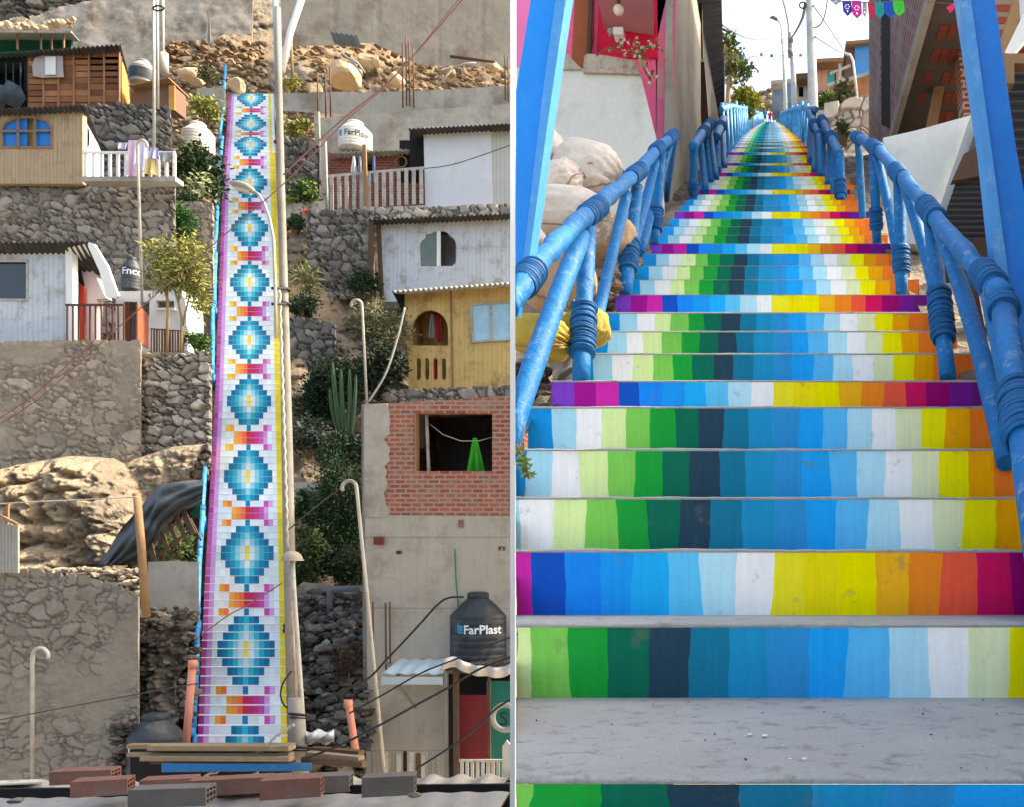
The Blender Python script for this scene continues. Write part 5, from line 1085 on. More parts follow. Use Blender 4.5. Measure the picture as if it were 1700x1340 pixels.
for k in ks:
    D0, D1 = sD(k), sD(k+1); zb, zt = sZ(k-1) if k > -1 else -.75, sZ(k); w0 = wf(D0)
    isp = (k % 4 == 2); cols = pink if isp else green
    off = 0 if k >= 2 else 0
    wc = .075*w0 if k > 2 else {-1:.075, 0:.072, 1:.0670, 2:.0695}.get(k, .075)*1.0
    x_start = -.7425*w0 if not isp else -.745*w0
    if k == 0: x_start = (998-1280)/F*D0-wc*6
    if k == 1: x_start = (1077-1280)/F*D0-wc*7
    if k == 2: x_start = 0-wc*10
    cl = list(range(19)); xb = [x_start+wc*i for i in range(20)]
    for i in range(1, 19): xb[i] += random.uniform(-.0035, .0035)
    cc = [tuple(cols[i]) for i in range(19)]
    if xb[-1] < .70*w0:                                   # near steps run on to the right with the last colours
        while xb[-1] < .70: xb.append(xb[-1]+wc); cc.append((104,28,124) if isp else (240,120,44))
    mb = MB() if k < 45 else farmb
    lim = LIM(D0)
    n_sub = 6 if k < 14 else 1
    lipr = .008 if k < 10 else .004 if k < 20 else .0012
    for i in range(len(xb)-1):
        a, b = max(xb[i], lim), xb[i+1]
        if b <= lim: continue
        c = sh(cc[i], random.uniform(.95, 1.05)) if k > 12 else cc[i]
        # wavy brush edge between neighbouring stripes
        for s_ in range(n_sub):
            v0, v1 = s_/n_sub, (s_+1)/n_sub; z0, z1 = zb+(zt-lipr-zb)*v0, zb+(zt-lipr-zb)*v1
            def wv(i_, v): 
                return 0 if (i_ == 0 or n_sub == 1) else .0018*math.sin(v*3.3+i_*2.1+k*5)+.0010*math.sin(v*11+i_*1.3+k*2)+(v-.5)*.006*math.sin(i_*7.7+k*3.1)
            mb.poly([(max(a+wv(i, v0), lim), D0+.004*(1-v0), z0), (b+wv(i+1, v0), D0+.004*(1-v0), z0), (b+wv(i+1, v1), D0+.004*(1-v1), z1), (max(a+wv(i, v1), lim), D0+.004*(1-v1), z1)], c)
    xr = xb[-1]; xl = max(xb[0], lim); xl1 = max(-.745*wf(D1) if k >= 2 else -9, LIM(D1)); xr1 = xr
    ec = (188,190,190)
    if k < 45:
        o = build('painted_riser', mb, M_paint, st)
        tb = MB(); m_ = 120 if k < 8 else 30; base_i = len(tb.v)
        rows_ = [(D0+.001, zt-lipr, 0), (D0-.003, zt-lipr*.6, 1), (D0+.002, zt-.001, 1), (D0+.015, zt, 1), ((D0+D1)/2, zt-.002, 0), (D1+.01, zt, 0)]
        for (dd, z_, j) in rows_:
            t = (dd-D0)/(D1-D0); L_ = xl*(1-t)+xl1*t
            L_ = max(L_, LIM(dd)) if k < 6 else L_
            for i in range(m_+1):
                x = L_+(xr-L_)*i/m_; jj = (noise.noise(Vector((x*9, k*3.1, 0)))+.6*noise.noise(Vector((x*40, k*3.1, 5)))) if k < 12 else 0; tb.v.append(Vector((x, dd+(jj*.003 if j else 0), z_+(jj*.0025 if j else 0))))
        for r_ in range(len(rows_)-1):
            for i in range(m_): q = r_*(m_+1)+i; tb.face((q, q+1, q+m_+2, q+m_+1), None, True)
        # side cheeks
        tb.poly([(xr, D0, zt), (xr, D0, zb-.2), (xr, D1, zb-.2), (xr, D1, zt)]); tb.poly([(xl, D0, zt), (xl1, D1, zt), (xl1, D1, zb-.2), (xl, D0, zb-.2)])
        build('tread', tb, M_tread, st)
    else:
        farmb.poly([(xl, D0, zt-lipr), (xr, D0, zt-lipr), (xr, D1, zt), (xl, D1, zt)], (160,160,160))
o = build('far_steps', farmb, M_paint, st); o['kind'] = 'stuff'
# dried paint drops on the landing
random.seed(9)
for k, (x, y, r) in enumerate(((1245,1221,4),(1269,1223,5),(1312,1262,3),(1335,1262,4),(1236,1224,2),(1300,1240,2),(1402,1188,1.5),(1560,1170,1.6))):
    z_ = sZ(0); D_ = -z_*F/(y-CY); c = P(x, y, D_)+Vector((0, 0, .0012)); mb = MB()
    rr = [r/F*D_*random.uniform(.6, 1.3) for _ in range(11)]
    mb.poly([c+Vector((rr[i]*math.cos(i*.571)*1.2, rr[i]*math.sin(i*.571)*2.2, 0)) for i in range(11)]); build('paint_drop', mb, M_white if k < 6 else M_black, st)
gm = MB()
for i in range(70):
    D_ = random.uniform(.95, 1.5); xx = random.uniform(-.26*D_, .3*D_); rock(gm, (xx, D_, -.2024+.0008), random.choice((.0006,.0008,.0012,.002)), random.choice(((120,116,112),(170,166,160),(84,80,76))), 1)
o = build('grit', gm, M_rock, st); o['kind'] = 'stuff'
# unseen pale slab added behind the viewer to bounce sunlight onto the risers
mb = MB(); mb.box(-14, 16, -30, .86, -1.0, -.75); build('bounce_slab', mb, mat('pale_bounce_surface', (196,190,180), rough=.9, var=.15, bump=.4, bs=12), kind='structure')
# ground flanking the stairway
n = 150
for side in (-1, 1):
    mb = MB(); Ds = np.concatenate([np.linspace(1.0, 14, 90), np.linspace(14.5, 100, 120)]); m = 26
    V = np.zeros((len(Ds), m, 3)); C = np.zeros((len(Ds), m, 3))
    for i, D_ in enumerate(Ds):
        e = .70*wf(D_) if side > 0 else .73*wf(D_)
        if side < 0: outer = min(.2825*D_, 2.6) if D_ < 9 else 2.6-min(1.2, (D_-9)*.2)
        else: outer = e+ (2.5 if D_ < 12 else 7.0)
        inner = min(e, outer)
        for j in range(m):
            t = j/(m-1); x = side*(inner+(outer-inner)*t); V[i, j] = (x, D_, 0)
    X_, Y_ = V[..., 0], V[..., 1]
    nz = fbm(X_*5, Y_*5, 50+side, 4)
    f1, f2, cid, _, _ = voro(X_*6, Y_*5, 61+side)
    G = np.array([gz(d) for d in Ds])[:, None]
    ee = np.arange(m)[None]/(m-1)
    V[..., 2] = G-.16+nz*.12+np.minimum(f2-f1, .35)*.16-ee*0.10
    C[:] = (np.array((142,128,112))*(.75+.4*cid[..., None]))
    mb.grid(V, np.clip(C, 0, 255).astype(int)); build('ground', mb, M_earth, kind='structure')

# --- rails
XL, XR = -.69, .62
def RP(x, y, X_): D_ = X_*F/(x-CX); return P(x, y, D_)
def foot(x, y): 
    D_ = float(np.interp(-y, [-sY(k) for k in range(0, 60)], [sD(k) for k in range(0, 60)])); return P(x, y, D_+.06)
def rail(label, X_, pts, rad, posts, lash, cap=True):
    pp = [RP(x, y, X_) for x, y in pts]; root = thing('handrail', label, 'handrail', tuple(pp[0]-Vector((0, 0, .5))))
    q = []
    for i in range(len(pp)-1):
        p0 = pp[max(0, i-1)]; p1, p2 = pp[i], pp[i+1]; p3 = pp[min(len(pp)-1, i+2)]
        for j in range(5):
            t = j/5; q.append(0.5*((2*p1)+(p2-p0)*t+(2*p0-5*p1+4*p2-p3)*t*t+(3*p1-p0-3*p2+p3)*t*t*t))
    q.append(pp[-1]); q = [v+Vector((random.uniform(-.004,.004), 0, random.uniform(-.005,.005))) for v in q]; rr = [rad*(1+.07*math.sin(i*1.3+len(pts))+random.uniform(-.05, .05)) for i in range(len(q))]
    mb = MB(); mb.tube(q, rr, 20, round_end=cap); build('top_rail', mb, M_blue, root)
    for (xt, yt, xb_, yb_, r, bend) in posts:
        a = RP(xt, yt, X_); b = foot(xb_, yb_); mid = (a+b)/2+Vector((bend, 0, 0))
        mb = MB(); qq = [a*(1-t)**2+mid*2*t*(1-t)+b*t*t for t in [i/8 for i in range(9)]]
        mb.tube(qq, [r*(1+random.uniform(-.05, .05)) for _ in qq], 14); build('post', mb, M_blue, root)
    for (x0, y0, x1, y1, r, onp) in lash:
        if onp is None: a, b = RP(x0, y0, X_), RP(x1, y1, X_)
        else:
            xt, yt, xb_, yb_, _, bend = posts[onp]; A_, B_ = RP(xt, yt, X_), foot(xb_, yb_)
            mid = (A_+B_)/2+Vector((bend, 0, 0)); f = lambda t: A_*(1-t)**2+mid*2*t*(1-t)+B_*t*t
            t0, t1 = (y0-yt)/(yb_-yt), (y1-yt)/(yb_-yt); a, b = f(t0), f(t1)
        d = (b-a); nt = max(4, int(d.length/.0085)); mb = MB(); u = d.normalized().orthogonal().normalized(); w = d.normalized().cross(u)
        hel = [a+d*(min(1, max(0, i/(nt*18)+.03*math.sin(i*.11))))+(u*math.cos(i*math.pi/9)+w*math.sin(i*math.pi/9))*(r*.985*(1+.05*math.sin(i*.049+r*900)+.03*math.sin(i*.17))) for i in range(nt*18+1)]
        mb.tube([a, (a+b)/2, b], [r*.95, r*.97, r*.95], 20); mb.tube(hel, .0047, 6); build('rope_lashing', mb, M_rope, root)
    return root
rail('nearest left handrail of blue poles lashed with rope beside the grey sacks', XL,
     [(838,510),(866,472),(900,430),(935,392),(985,348),(1020,316),(1055,288),(1090,248),(1119,224)], .033,
     [(976,372,964,636,.031,0),(1058,310,1038,490,.031,0),(1098,252,1086,406,.03,0),(1118,236,1106,330,.027,0),
      (966,392,836,760,.034,-.02),(1040,322,985,556,.026,.0),(1088,268,1030,470,.027,.02),(1112,240,1064,420,.024,.0)],
     [(972,360,996,340,.039,None),(1048,294,1064,281,.039,None),(1086,252,1096,243,.038,None),(1108,233,1120,223,.038,None),(866,474,886,448,.039,None),(0,514,0,592,.043,0),(0,402,0,450,.042,1),(0,344,0,382,.04,2)])
rail('nearest right handrail of blue poles lashed with rope beside the white parapet', XR,
     [(1665,492),(1640,462),(1600,418),(1545,350),(1492,288),(1452,244),(1419,226)], .032,
     [(1664,500,1765,1130,.034,.0),(1545,362,1574,628,.030,0),(1493,300,1497,490,.030,0),(1450,256,1456,404,.029,0),(1425,236,1432,360,.027,0),
      (1556,366,1672,770,.030,.035),(1500,300,1570,560,.027,.02),(1455,256,1492,440,.026,.015),(1640,470,1760,1000,.03,.0)],
     [(1628,449,1650,474,.039,None),(1535,339,1554,362,.039,None),(1485,281,1499,297,.038,None),(1446,240,1459,250,.038,None),(1419,226,1428,230,.038,None),(0,720,0,820,.043,0),(0,490,0,568,.042,1),(0,408,0,452,.041,2),(0,344,0,380,.04,3),(0,508,0,530,.04,0)])
rail('second left blue handrail just before the dark roofed house', XL*.93,
     [(1151,243),(1165,222),(1178,205)], .040, [(1152,246,1151,324,.036,0),(1163,238,1172,318,.03,0),(1170,225,1180,300,.03,0),(1178,215,1189,296,.03,0)], [(1166,224,1170,217,.055,None),(1174,212,1180,203,.052,None),(0,300,0,318,.046,0)])
rail('second right blue handrail in front of the pale stone wall', XR*.93,
     [(1394,256),(1380,228),(1365,199)], .040, [(1394,258,1396,332,.038,0),(1386,250,1384,318,.032,0),(1378,236,1374,305,.03,0),(1368,215,1364,292,.03,0)], [(1382,232,1379,226,.055,None),(1368,205,1364,198,.052,None),(0,300,0,325,.048,0)])
rail('third left blue handrail with a round dark end cap', XL*.84, [(1189,227),(1196,210),(1201,196)], .045, [(1190,230,1192,285,.036,0),(1198,220,1203,278,.032,0)], [(1195,213,1197,207,.058,None)])
rail('third right blue handrail before the big white utility pole', XR*.82, [(1359,222),(1351,204),(1344,187)], .045, [(1360,225,1363,292,.036,0),(1354,224,1352,285,.034,0),(1347,204,1344,268,.032,0)], [(1354,211,1351,205,.058,None)])
for side, X_, lab in ((-1, -.60, 'long far blue handrail climbing the left side of the stairway to the top'), (1, .53, 'long far blue handrail climbing the right side of the stairway to the top')):
    root = thing('handrail', lab, 'handrail', (X_, 13, gz(13)))
    D_ = 11.6; i = 0
    while D_ < 80:
        st_ = 1.15 if D_ < 24 else 1.9
        h_ = .60+random.uniform(-.06, .08); a = Vector((X_+side*.03, D_, gz(D_)+h_)); b = Vector((X_, D_-.05, gz(D_)-.05))
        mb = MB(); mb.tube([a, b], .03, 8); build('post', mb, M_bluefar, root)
        if i % 2 == 0: mb = MB(); mb.tube([a-Vector((0,0,.05)), Vector((X_, D_+st_*.5, gz(D_)-.03))], .026, 7); build('brace', mb, M_bluefar, root)
        if i % 3 == 0:
            D2 = D_+st_*3.1; mb = MB(); mb.tube([Vector((X_+side*.03, D_-.25, gz(D_-.25)+.58)), Vector((X_+side*.03, D2-.5, gz(D2-.5)+.56+random.uniform(-.03,.04)))], .04, 9, round_end=True); build('top_rail', mb, M_bluefar, root)
        D_ += st_; i += 1
# --- big blue boards
def board(name, label, outer, D_, t, inner, m2):
    mb = MB(); mb.slab(outer, D_, t); o = one(name, mb, mat('blue_board_gloss', (2,112,206), rough=.4, var=.10, vs=4, bump=.3, bs=14, streak=.12, spec=.4, bdist=.004, dirt=(90,150,205), dirtamt=.05, dirts=6), label, 'board'); return o
lb = thing('blue_post', 'broad bright blue board rising left of the nearest left handrail', 'post', base(880,500,2.62))
mb = MB(); mb.slab([(890,-60),(932,-60),(922,0),(900,160),(864,470),(857,520),(856,520),(856.5,150),(881,0)], 2.62, .05); build('board', mb, mat('blue_board_gloss', (0,136,232), rough=.42, var=.10, vs=4, bump=.3, bs=14, streak=.12, spec=.4, bdist=.004, dirt=(90,150,205), dirtamt=.05, dirts=6), lb)
mb = MB(); mb.slab([(932,-60),(949,-60),(939,0),(908,212),(877,440),(868,470),(864,470),(900,160),(922,0)], 2.60, .07); build('edge_strip', mb, mat('blue_board_pale', (70,150,220), rough=.45, var=.14, vs=6, bump=.3, streak=.15, dirt=(140,180,215), dirtamt=.2, dirts=8), lb)
rb = thing('blue_post', 'broad bright blue board rising right of the nearest right handrail', 'post', base(1690,800,2.7))
mb = MB(); mb.slab([(1602,-60),(1643,-60),(1652,0),(1686,240),(1702,330),(1760,700),(1760,760),(1704,760),(1700,700),(1672,440),(1645,240),(1612,0)], 2.75, .05); build('board', mb, mat('blue_board_gloss2', (0,118,214), rough=.42, var=.16, vs=5, bump=.4, bs=16, streak=.2, spec=.4, bdist=.004, dirt=(70,140,200), dirtamt=.15, dirts=7), rb)
mb = MB(); mb.slab([(1585,-60),(1602,-60),(1612,0),(1645,240),(1672,440),(1700,700),(1704,760),(1696,760),(1688,700),(1652,440),(1631,240),(1595,0)], 2.73, .07); build('edge_strip', mb, mat('blue_board_pale'), rb)
# added white strip for the divider between the two halves, shaped as a pole
mb = MB(); c = P(851, 960, 4.5); mb.box(c.x-.0122, c.x+.0122, 4.5, 4.524, -7, 6.0); one('divider_strip', mb, mat('pure_white_paint', (252,252,252), rough=.6, var=.0, bump=.02, fine=0), 'added white divider strip, shaped as a pole, between the hillside and the rainbow stairway', 'pole')

# --- left side: pink house, parapet, sacks
M_pink = mat('pink_plaster', (248,104,150), rough=.85, var=.16, vs=1.2, bump=.4, bs=14, dirt=(206,120,140), dirtamt=.35, dirts=1.4)
h = thing('pink_house', 'bright pink plastered house with brown door behind the broken parapet', 'house', base(960,300,7.8))
mb = MB(); mb.slab([(851,-60),(1122,-60),(1110,420),(851,420)], 7.9, .12); build('wall', mb, M_pink, h)
mb = MB(); mb.slab([(851,-60),(886,-60),(886,110),(851,150)], 7.86, .03); build('pale_pink_panel', mb, mat('light_pink', (250,130,190), rough=.8, var=.1), h)
mb = MB(); mb.slab([(998,-60),(1090,-60),(1092,95),(990,95)], 7.87, .02); build('crimson_panel', mb, mat('crimson_plaster', (214,20,66), rough=.8, var=.15), h)
mb = MB(); mb.slab([(957,-60),(986,-60),(984,60),(975,118),(948,118)], 7.84, .05); dr_ = build('door', mb, mat('varnished_door', (150,78,30), rough=.5, var=.15, vs=5, streak=.2), h)
mb = MB(); mb.bar(P(984,-60,7.8), P(976,118,7.8), .03, .05, Vector((0,1,0))); build('door_frame', mb, M_woodd, dr_)
z_ = P(1045, 56, 7.85).z
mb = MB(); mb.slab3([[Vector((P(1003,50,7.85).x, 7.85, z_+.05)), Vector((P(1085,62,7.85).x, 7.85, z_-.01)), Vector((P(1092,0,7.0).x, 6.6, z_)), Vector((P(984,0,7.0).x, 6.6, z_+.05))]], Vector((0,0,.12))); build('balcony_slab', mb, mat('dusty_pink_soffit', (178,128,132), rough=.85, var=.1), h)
mb = MB(); x_ = P(1112,0,7.9).x; mb.slab3([[Vector((x_, 7.9, -1)), Vector((x_, 7.9, 6.5)), Vector((x_+.06, 10.6, 6.5)), Vector((x_+.06, 10.6, 1))]], Vector((-.12, 0, 0)))
mb.slab([(1106,-60),(1118,-60),(1114,420),(1100,420)], 7.86, .1); build('side_wall', mb, M_conc, h)
mb = MB(); mb.slab([(1092,60),(1110,-20),(1108,120),(1100,330),(1088,330)], 7.88, .01); build('raw_patch', mb, mat('salmon_plaster', (216,110,140), rough=.85, var=.2, dirt=(180,160,150), dirtamt=.3, dirts=3), h)
lg = thing('globe_lamp', 'round white globe lamp hanging under the pink balcony slab', 'lamp', base(1026,25,7.3))
mb = MB(); rr = .042; c = P(1027,16,7.2); mb.lathe(c, [(rr*math.sin(i*math.pi/12), -rr*math.cos(i*math.pi/12)) for i in range(13)], 20); build('globe', mb, mat('white_globe', (226,218,204), rough=.3, var=.03, bump=0), lg)
mb = MB(); mb.tube([c+Vector((0,0,.04)), c+Vector((0,0,.12))], .015, 8); build('stem', mb, M_woodd, lg)
cm = thing('security_camera', 'small white security camera under the back of the balcony slab', 'camera', base(1020,58,7.7))
mb = MB(); mb.pbox(1018,44,1034,56,7.55,.1); build('housing', mb, M_white, cm)
mb = MB(); c = P(1013,50,7.55); mb.tube([c, c+Vector((0,.06,0))], .024, 14); mb.tube([c-Vector((0,.004,0)), c], .013, 10); build('lens', mb, M_fibro, cm)
pw = thing('parapet', 'smooth pale grey parapet with broken top edge in front of the pink house', 'parapet', base(990,420,7.0))
mb = MB(); mb.slab([(851,112),(925,112),(990,114),(1060,118),(1066,134),(1092,240),(1100,330),(1100,470),(851,470)], 7.0, .14); build('panel', mb, mat('smooth_cement', (214,214,208), rough=.8, var=.06, vs=1.5, bump=.2, bs=12, dirt=(176,176,170), dirtamt=.2, dirts=2), pw)
M_brkn = mat('broken_plaster_edge', (184,172,158), rough=.95, var=.22, vs=12, bump=1.0, bs=40, dirt=(140,112,92), dirtamt=.35, dirts=14)
random.seed(4)
tp = [(870,116),(872,96),(900,90),(932,88),(944,88),(950,98),(966,114)]; mb = MB(); mb.slab(tp, 6.98, .2); build('broken_edge', mb, M_brkn, pw)
tp = [(968,119),(970,92),(975,88),(1005,91),(1040,97),(1055,100),(1062,122)]; mb = MB(); mb.slab(tp, 6.97, .2); build('broken_edge', mb, M_brkn, pw)
vn = thing('creeper', 'thin flowering creeper climbing past the parapet on the crimson wall', 'creeper', base(1060,130,6.9))
mb = MB(); mb.tube([P(990,92,6.9), P(1010,78,6.9), P(1035,88,6.9), P(1060,84,6.9), P(1090,70,6.9), P(1100,85,6.9)], .006, 5); mb.tube([P(1055,84,6.9), P(1068,110,6.9), P(1080,134,6.9)], .006, 5); build('stem', mb, M_bark, vn)
mb = MB()
for i in range(90):
    t = random.random(); x, y = random.choice(((995+t*105, 88-18*math.sin(t*3)),(1058+t*26, 88+t*46),(1035+t*60, 90-t*24))); p = P(x+random.uniform(-6,6), y+random.uniform(-7,7), 6.88)
    mb.leaf(p, random.uniform(.025,.05), .025, Vector((random.gauss(0,1), random.gauss(0,.6), random.gauss(0,1))), Vector((random.gauss(0,.4), -1, random.gauss(0,.4))), random.choice(((84,110,60),(150,150,110),(210,190,170),(110,60,50))))
build('leaves', mb, M_leaf, vn)
def sack(name, label, cx, cy, D_, wx, hz, dy, rot, m, seed=1, tie=None):
    random.seed(seed); c = P(cx, cy, D_); sx, sz = wx/2/F*D_, hz/2/F*D_; n, r = 84, 46; V = np.zeros((r, n, 3)); rm = Matrix.Rotation(rot, 3, 'Y')
    for i in range(r):
        ph_ = -math.pi/2+math.pi*i/(r-1)
        for j in range(n):
            th = 2*math.pi*j/n; e = .55
            cp, sp_ = abs(math.cos(ph_))**e*np.sign(math.cos(ph_)), abs(math.sin(ph_))**e*np.sign(math.sin(ph_)); ct, s2 = abs(math.cos(th))**.8*np.sign(math.cos(th)), abs(math.sin(th))**.8*np.sign(math.sin(th))
            V[i, j] = (sp_, cp*ct, cp*s2)
    fx = fbm(V[..., 0]*2.4+seed, V[..., 2]*2.4+V[..., 1], seed, 4)-.5; an_ = np.arctan2(V[..., 2], V[..., 1]); fl = np.sin(an_*13+fx*14)*.06*np.abs(V[..., 0])**2.2+(.5-np.abs(fbm(V[..., 0]*2.2+seed+4, V[..., 2]*5+V[..., 1]*2, seed+3, 3)-.5)*2)*.12
    cr = np.exp(-((V[..., 2]-.25*np.sin(V[..., 0]*3+seed))*9)**2)*.05
    s_ = (1+fx*.13+fl-cr); out = []
    pin = 1-.42*np.abs(V[..., 0])**4
    W_ = np.stack([V[..., 0]*sx*s_, V[..., 1]*dy*s_*pin, V[..., 2]*sz*s_*pin], -1)
    W_ = W_ @ np.array(rm).T+np.array(tuple(c)); mb = MB(); mb.grid(W_, close=True); root = thing(name, label, 'sack', (c.x, c.y, c.z-sz)); build('sack_body', mb, m, root)
    mb = MB()
    q = [W_[8+int(30*t), int(n*.62+3*math.sin(t*5))]+np.array((0, -.006, 0)) for t in [i/14 for i in range(15)]]
    mb.tube([Vector(v) for v in q], .0035, 5); build('seam', mb, mat('twine', (150,116,92), rough=.9), root)
    if tie:
        mb = MB(); e0 = Vector(W_[0, 0]) if tie < 0 else Vector(W_[-1, 0])
        for k in range(7):
            d = Vector((random.uniform(-.06,.1), random.uniform(-.06,.02), random.uniform(-.03,.09))); mb.tube([e0, e0+d*.6+Vector((0,0,.02)), e0+d], .003, 5)
        build('tie', mb, mat('red_twine', (150,96,84), rough=.9), root)
    return root
M_sack = mat('grey_woven_sack', (206,196,186), rough=.85, var=.12, vs=5, bump=.7, bs=22, dirt=(160,138,120), dirtamt=.25, dirts=5, bdist=.012)
M_sacky = mat('yellow_woven_sack', (182,156,66), rough=.75, var=.2, vs=7, bump=.7, bs=24, dirt=(150,120,40), dirtamt=.25, dirts=8, bdist=.012)
M_sackt = mat('tan_woven_sack', (184,154,124), rough=.85, var=.14, vs=5, bump=.7, bs=24, dirt=(150,116,90), dirtamt=.3, dirts=5, bdist=.012)
DS = 3.9
def sackp(*a, **k): return sack(*a, **k)
sackp('cement_sack', 'large round grey sack on top of the pile beside the left rail', 975, 290, 4.6, 108, 96, .16, .25, M_sack, 2, 1)
sackp('cement_sack', 'small folded grey sack tucked left of the large round sack', 925, 308, 4.45, 84, 62, .13, -.5, M_sack, 3, 1)
sackp('cement_sack', 'grey sack standing half hidden at the top left of the pile', 896, 258, 4.7, 60, 90, .12, 1.1, M_sack, 4, -1)
sackp('cement_sack', 'wide grey sack lying at the bottom of the pile against the blue board', 944, 358, 4.3, 130, 78, .17, .12, M_sack, 5)
sackp('cement_sack', 'tan sack slumped in the shade behind the rail posts', 1000, 400, 4.5, 74, 110, .13, 1.4, M_sackt, 6)
sackp('cement_sack', 'dark grey small sack under the left end of the wide sack', 878, 400, 4.0, 40, 54, .1, 1.2, M_sack, 7)
sackp('cement_sack', 'printed tan paper sack behind the nearest rail posts', 928, 462, 3.55, 96, 120, .1, 1.25, M_sackt, 8)
sackp('cement_sack', 'bright yellow sack under the printed paper sack', 898, 560, 3.15, 96, 66, .11, .2, M_sacky, 9)
sackp('cement_sack', 'yellow sack end showing between the rail posts at the step edge', 968, 548, 3.35, 60, 90, .1, 1.3, M_sacky, 10)
mb = MB()
for i in range(7):
    text_faces(random.choice(('cemento gris', 'portland', 'uso general', '42.5 kg')) if False else '-- --- ---- --', .028, lambda u, v: P(902,455+i*6,3.40)+Vector((u, 0, v)), mb, (90,110,90))
debris('grey stones under the yellow sack beside the stairway', 857, 600, 905, 700, 200, .03, ((130,122,114),(72,68,64)), lambda x, y: 3.35+random.uniform(-.1,.15), sub=2)
debris('brown stones between the sacks and the stairway edge', 985, 452, 1024, 500, 60, .03, ((170,140,116),(96,74,60)), lambda x, y: 4.2+random.uniform(-.1,.2), sub=2)
wd = thing('weed', 'small green weed sprouting at the left edge of the painted steps', 'weed', base(862,790,2.35))
mb = MB()
for i in range(60):
    t = random.random(); p = P(857+t*22+random.uniform(-4,3), 742+t*46+random.uniform(-6,6), 2.3); mb.leaf(p, .022, .008, Vector((random.gauss(.3,1), random.gauss(0,.4), random.gauss(-.5,1))), Vector((0,-1,.3)), random.choice(((96,122,50),(140,140,60),(70,96,40))))
build('leaves', mb, M_leaf, wd)
mb = MB(); mb.tube([P(857,738,2.3), P(868,762,2.3), P(878,796,2.3)], .0025, 5); build('stem', mb, M_bark, wd)
# dark corrugated house on the left, further up
h = thing('corrugated_house', 'dark corrugated roofed house with timber posts left of the upper rails', 'house', base(1170,230,12))
mb = MB(); x_ = P(1150,0,10.7).x
mb.slab3([[Vector((x_, 10.7, 3)), Vector((x_, 10.7, 8.2)), Vector((x_, 16.5, 8.6)), Vector((x_, 16.5, 6))]], Vector((-.1,0,0))); build('wall', mb, M_dark, h)
mb = MB(); mb.slab([(1133,-60),(1150,-60),(1153,60),(1166,230),(1138,230)], 10.66, .05); build('board_wall', mb, mat('yellowish_boards', (158,134,96), rough=.9, var=.2, vs=4, streak=.25, bump=.5, dirt=(90,74,58), dirtamt=.3, dirts=3), h)
mb = MB()
a0, a1, b0, b1 = P(1143,-40,10.8), P(1197,-40,11.2), P(1190,196,16.3), P(1203,182,16.0)
n = 160; V = np.zeros((2, n, 3))
for i in range(n):
    t = i/(n-1); w_ = .035*math.sin(t*2*math.pi*36); V[0, i] = tuple(a0*(1-t)+b0*t+Vector((0,0,w_))); V[1, i] = tuple(a1*(1-t)+b1*t+Vector((0,0,w_)))
mb.grid(V); V2 = V.copy(); V2[..., 2] += .03; mb.grid(V2[::-1]); build('roof', mb, mat('navy_corrugated', (46,44,56), rough=.6, var=.2, bump=.2, dirt=(86,62,54), dirtamt=.3, dirts=2), h)
for (xt, yt, xb_, yb_) in ((1158,-40,1164,200),(1163,100,1172,215),(1156,60,1160,180)):
    mb = MB(); mb.bar(P(xt,yt,11.5), P(xb_,yb_,12.2), .10, .08, Vector((0,1,0))); build('post', mb, M_woodd, h)
mb = MB(); x2 = P(1196,0,15.6).x; mb.slab([(1176,80),(1203,90),(1203,185),(1190,200),(1178,150)], 15.9, .08); build('end_panel', mb, mat('navy_panel', (40,52,70), rough=.7, var=.15), h)
mb = MB(); mb.slab([(1176,130),(1192,190),(1192,232),(1176,232)], 14.0, .1); build('concrete_base', mb, M_conc, h)

# --- right side: brick house, parapet, shutter
Xs = 1.3
M_bk_yz = brickmat('side_brick', (142,92,88), (118,78,76), (150,136,130), .24, .09, 'YZ', ms=.02, dirt=(160,150,146))
M_bk_xz = brickmat('front_brick', (140,68,48), (112,54,40), (120,100,88), .24, .09, 'XZ')
h = thing('brick_house', 'two storey brick house overhanging the right side of the stairway', 'house', (1.6, 8.5, gz(8.5)-.3))
z0 = 4.82; m_ = MB()
m_.slab3([[Vector((Xs, 3.9, z0)), Vector((Xs, 3.9, 8.5)), Vector((Xs, 9.85, 8.5)), Vector((Xs, 9.85, z0))]], Vector((.12,0,0))); build('upper_wall', m_, M_bk_yz, h)  # front stretch is out of view, lengthened to shade the sacks
m_ = MB(); m_.slab3([[Vector((Xs, 10.75, 3.5)), Vector((Xs, 10.75, 8.5)), Vector((Xs, 12.0, 8.5)), Vector((Xs, 12.0, 3.5))]], Vector((.12,0,0)))
m_.slab3([[Vector((Xs, 9.85, 4.0)), Vector((Xs, 9.85, 4.9)), Vector((Xs, 10.75, 5.4)), Vector((Xs, 10.75, 4.0))]], Vector((.12,0,0))); build('rear_wall', m_, M_bk_yz, h)
m_ = MB(); m_.box(Xs+.01, Xs+.5, 9.87, 10.73, 4.2, 8.5); build('opening_shade_box', m_, M_dark, h)  # solid black box stands in for the shade inside the opening
m_ = MB(); m_.slab3([[Vector((Xs-.015, 6.2, z0-.09)), Vector((Xs-.015, 6.2, z0+.03)), Vector((Xs-.015, 9.86, z0+.03)), Vector((Xs-.015, 9.86, z0-.09))]], Vector((.06,0,0))); build('slab_edge', m_, M_conc, h)
sof = MB(); sof.box(Xs+.046, 2.6, 3.9, 9.8, z0-.05, z0+.1)  # carried forward out of view to block sun, like the wall above
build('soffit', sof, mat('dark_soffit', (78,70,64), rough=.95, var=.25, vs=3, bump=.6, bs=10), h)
random.seed(3); m_ = MB()
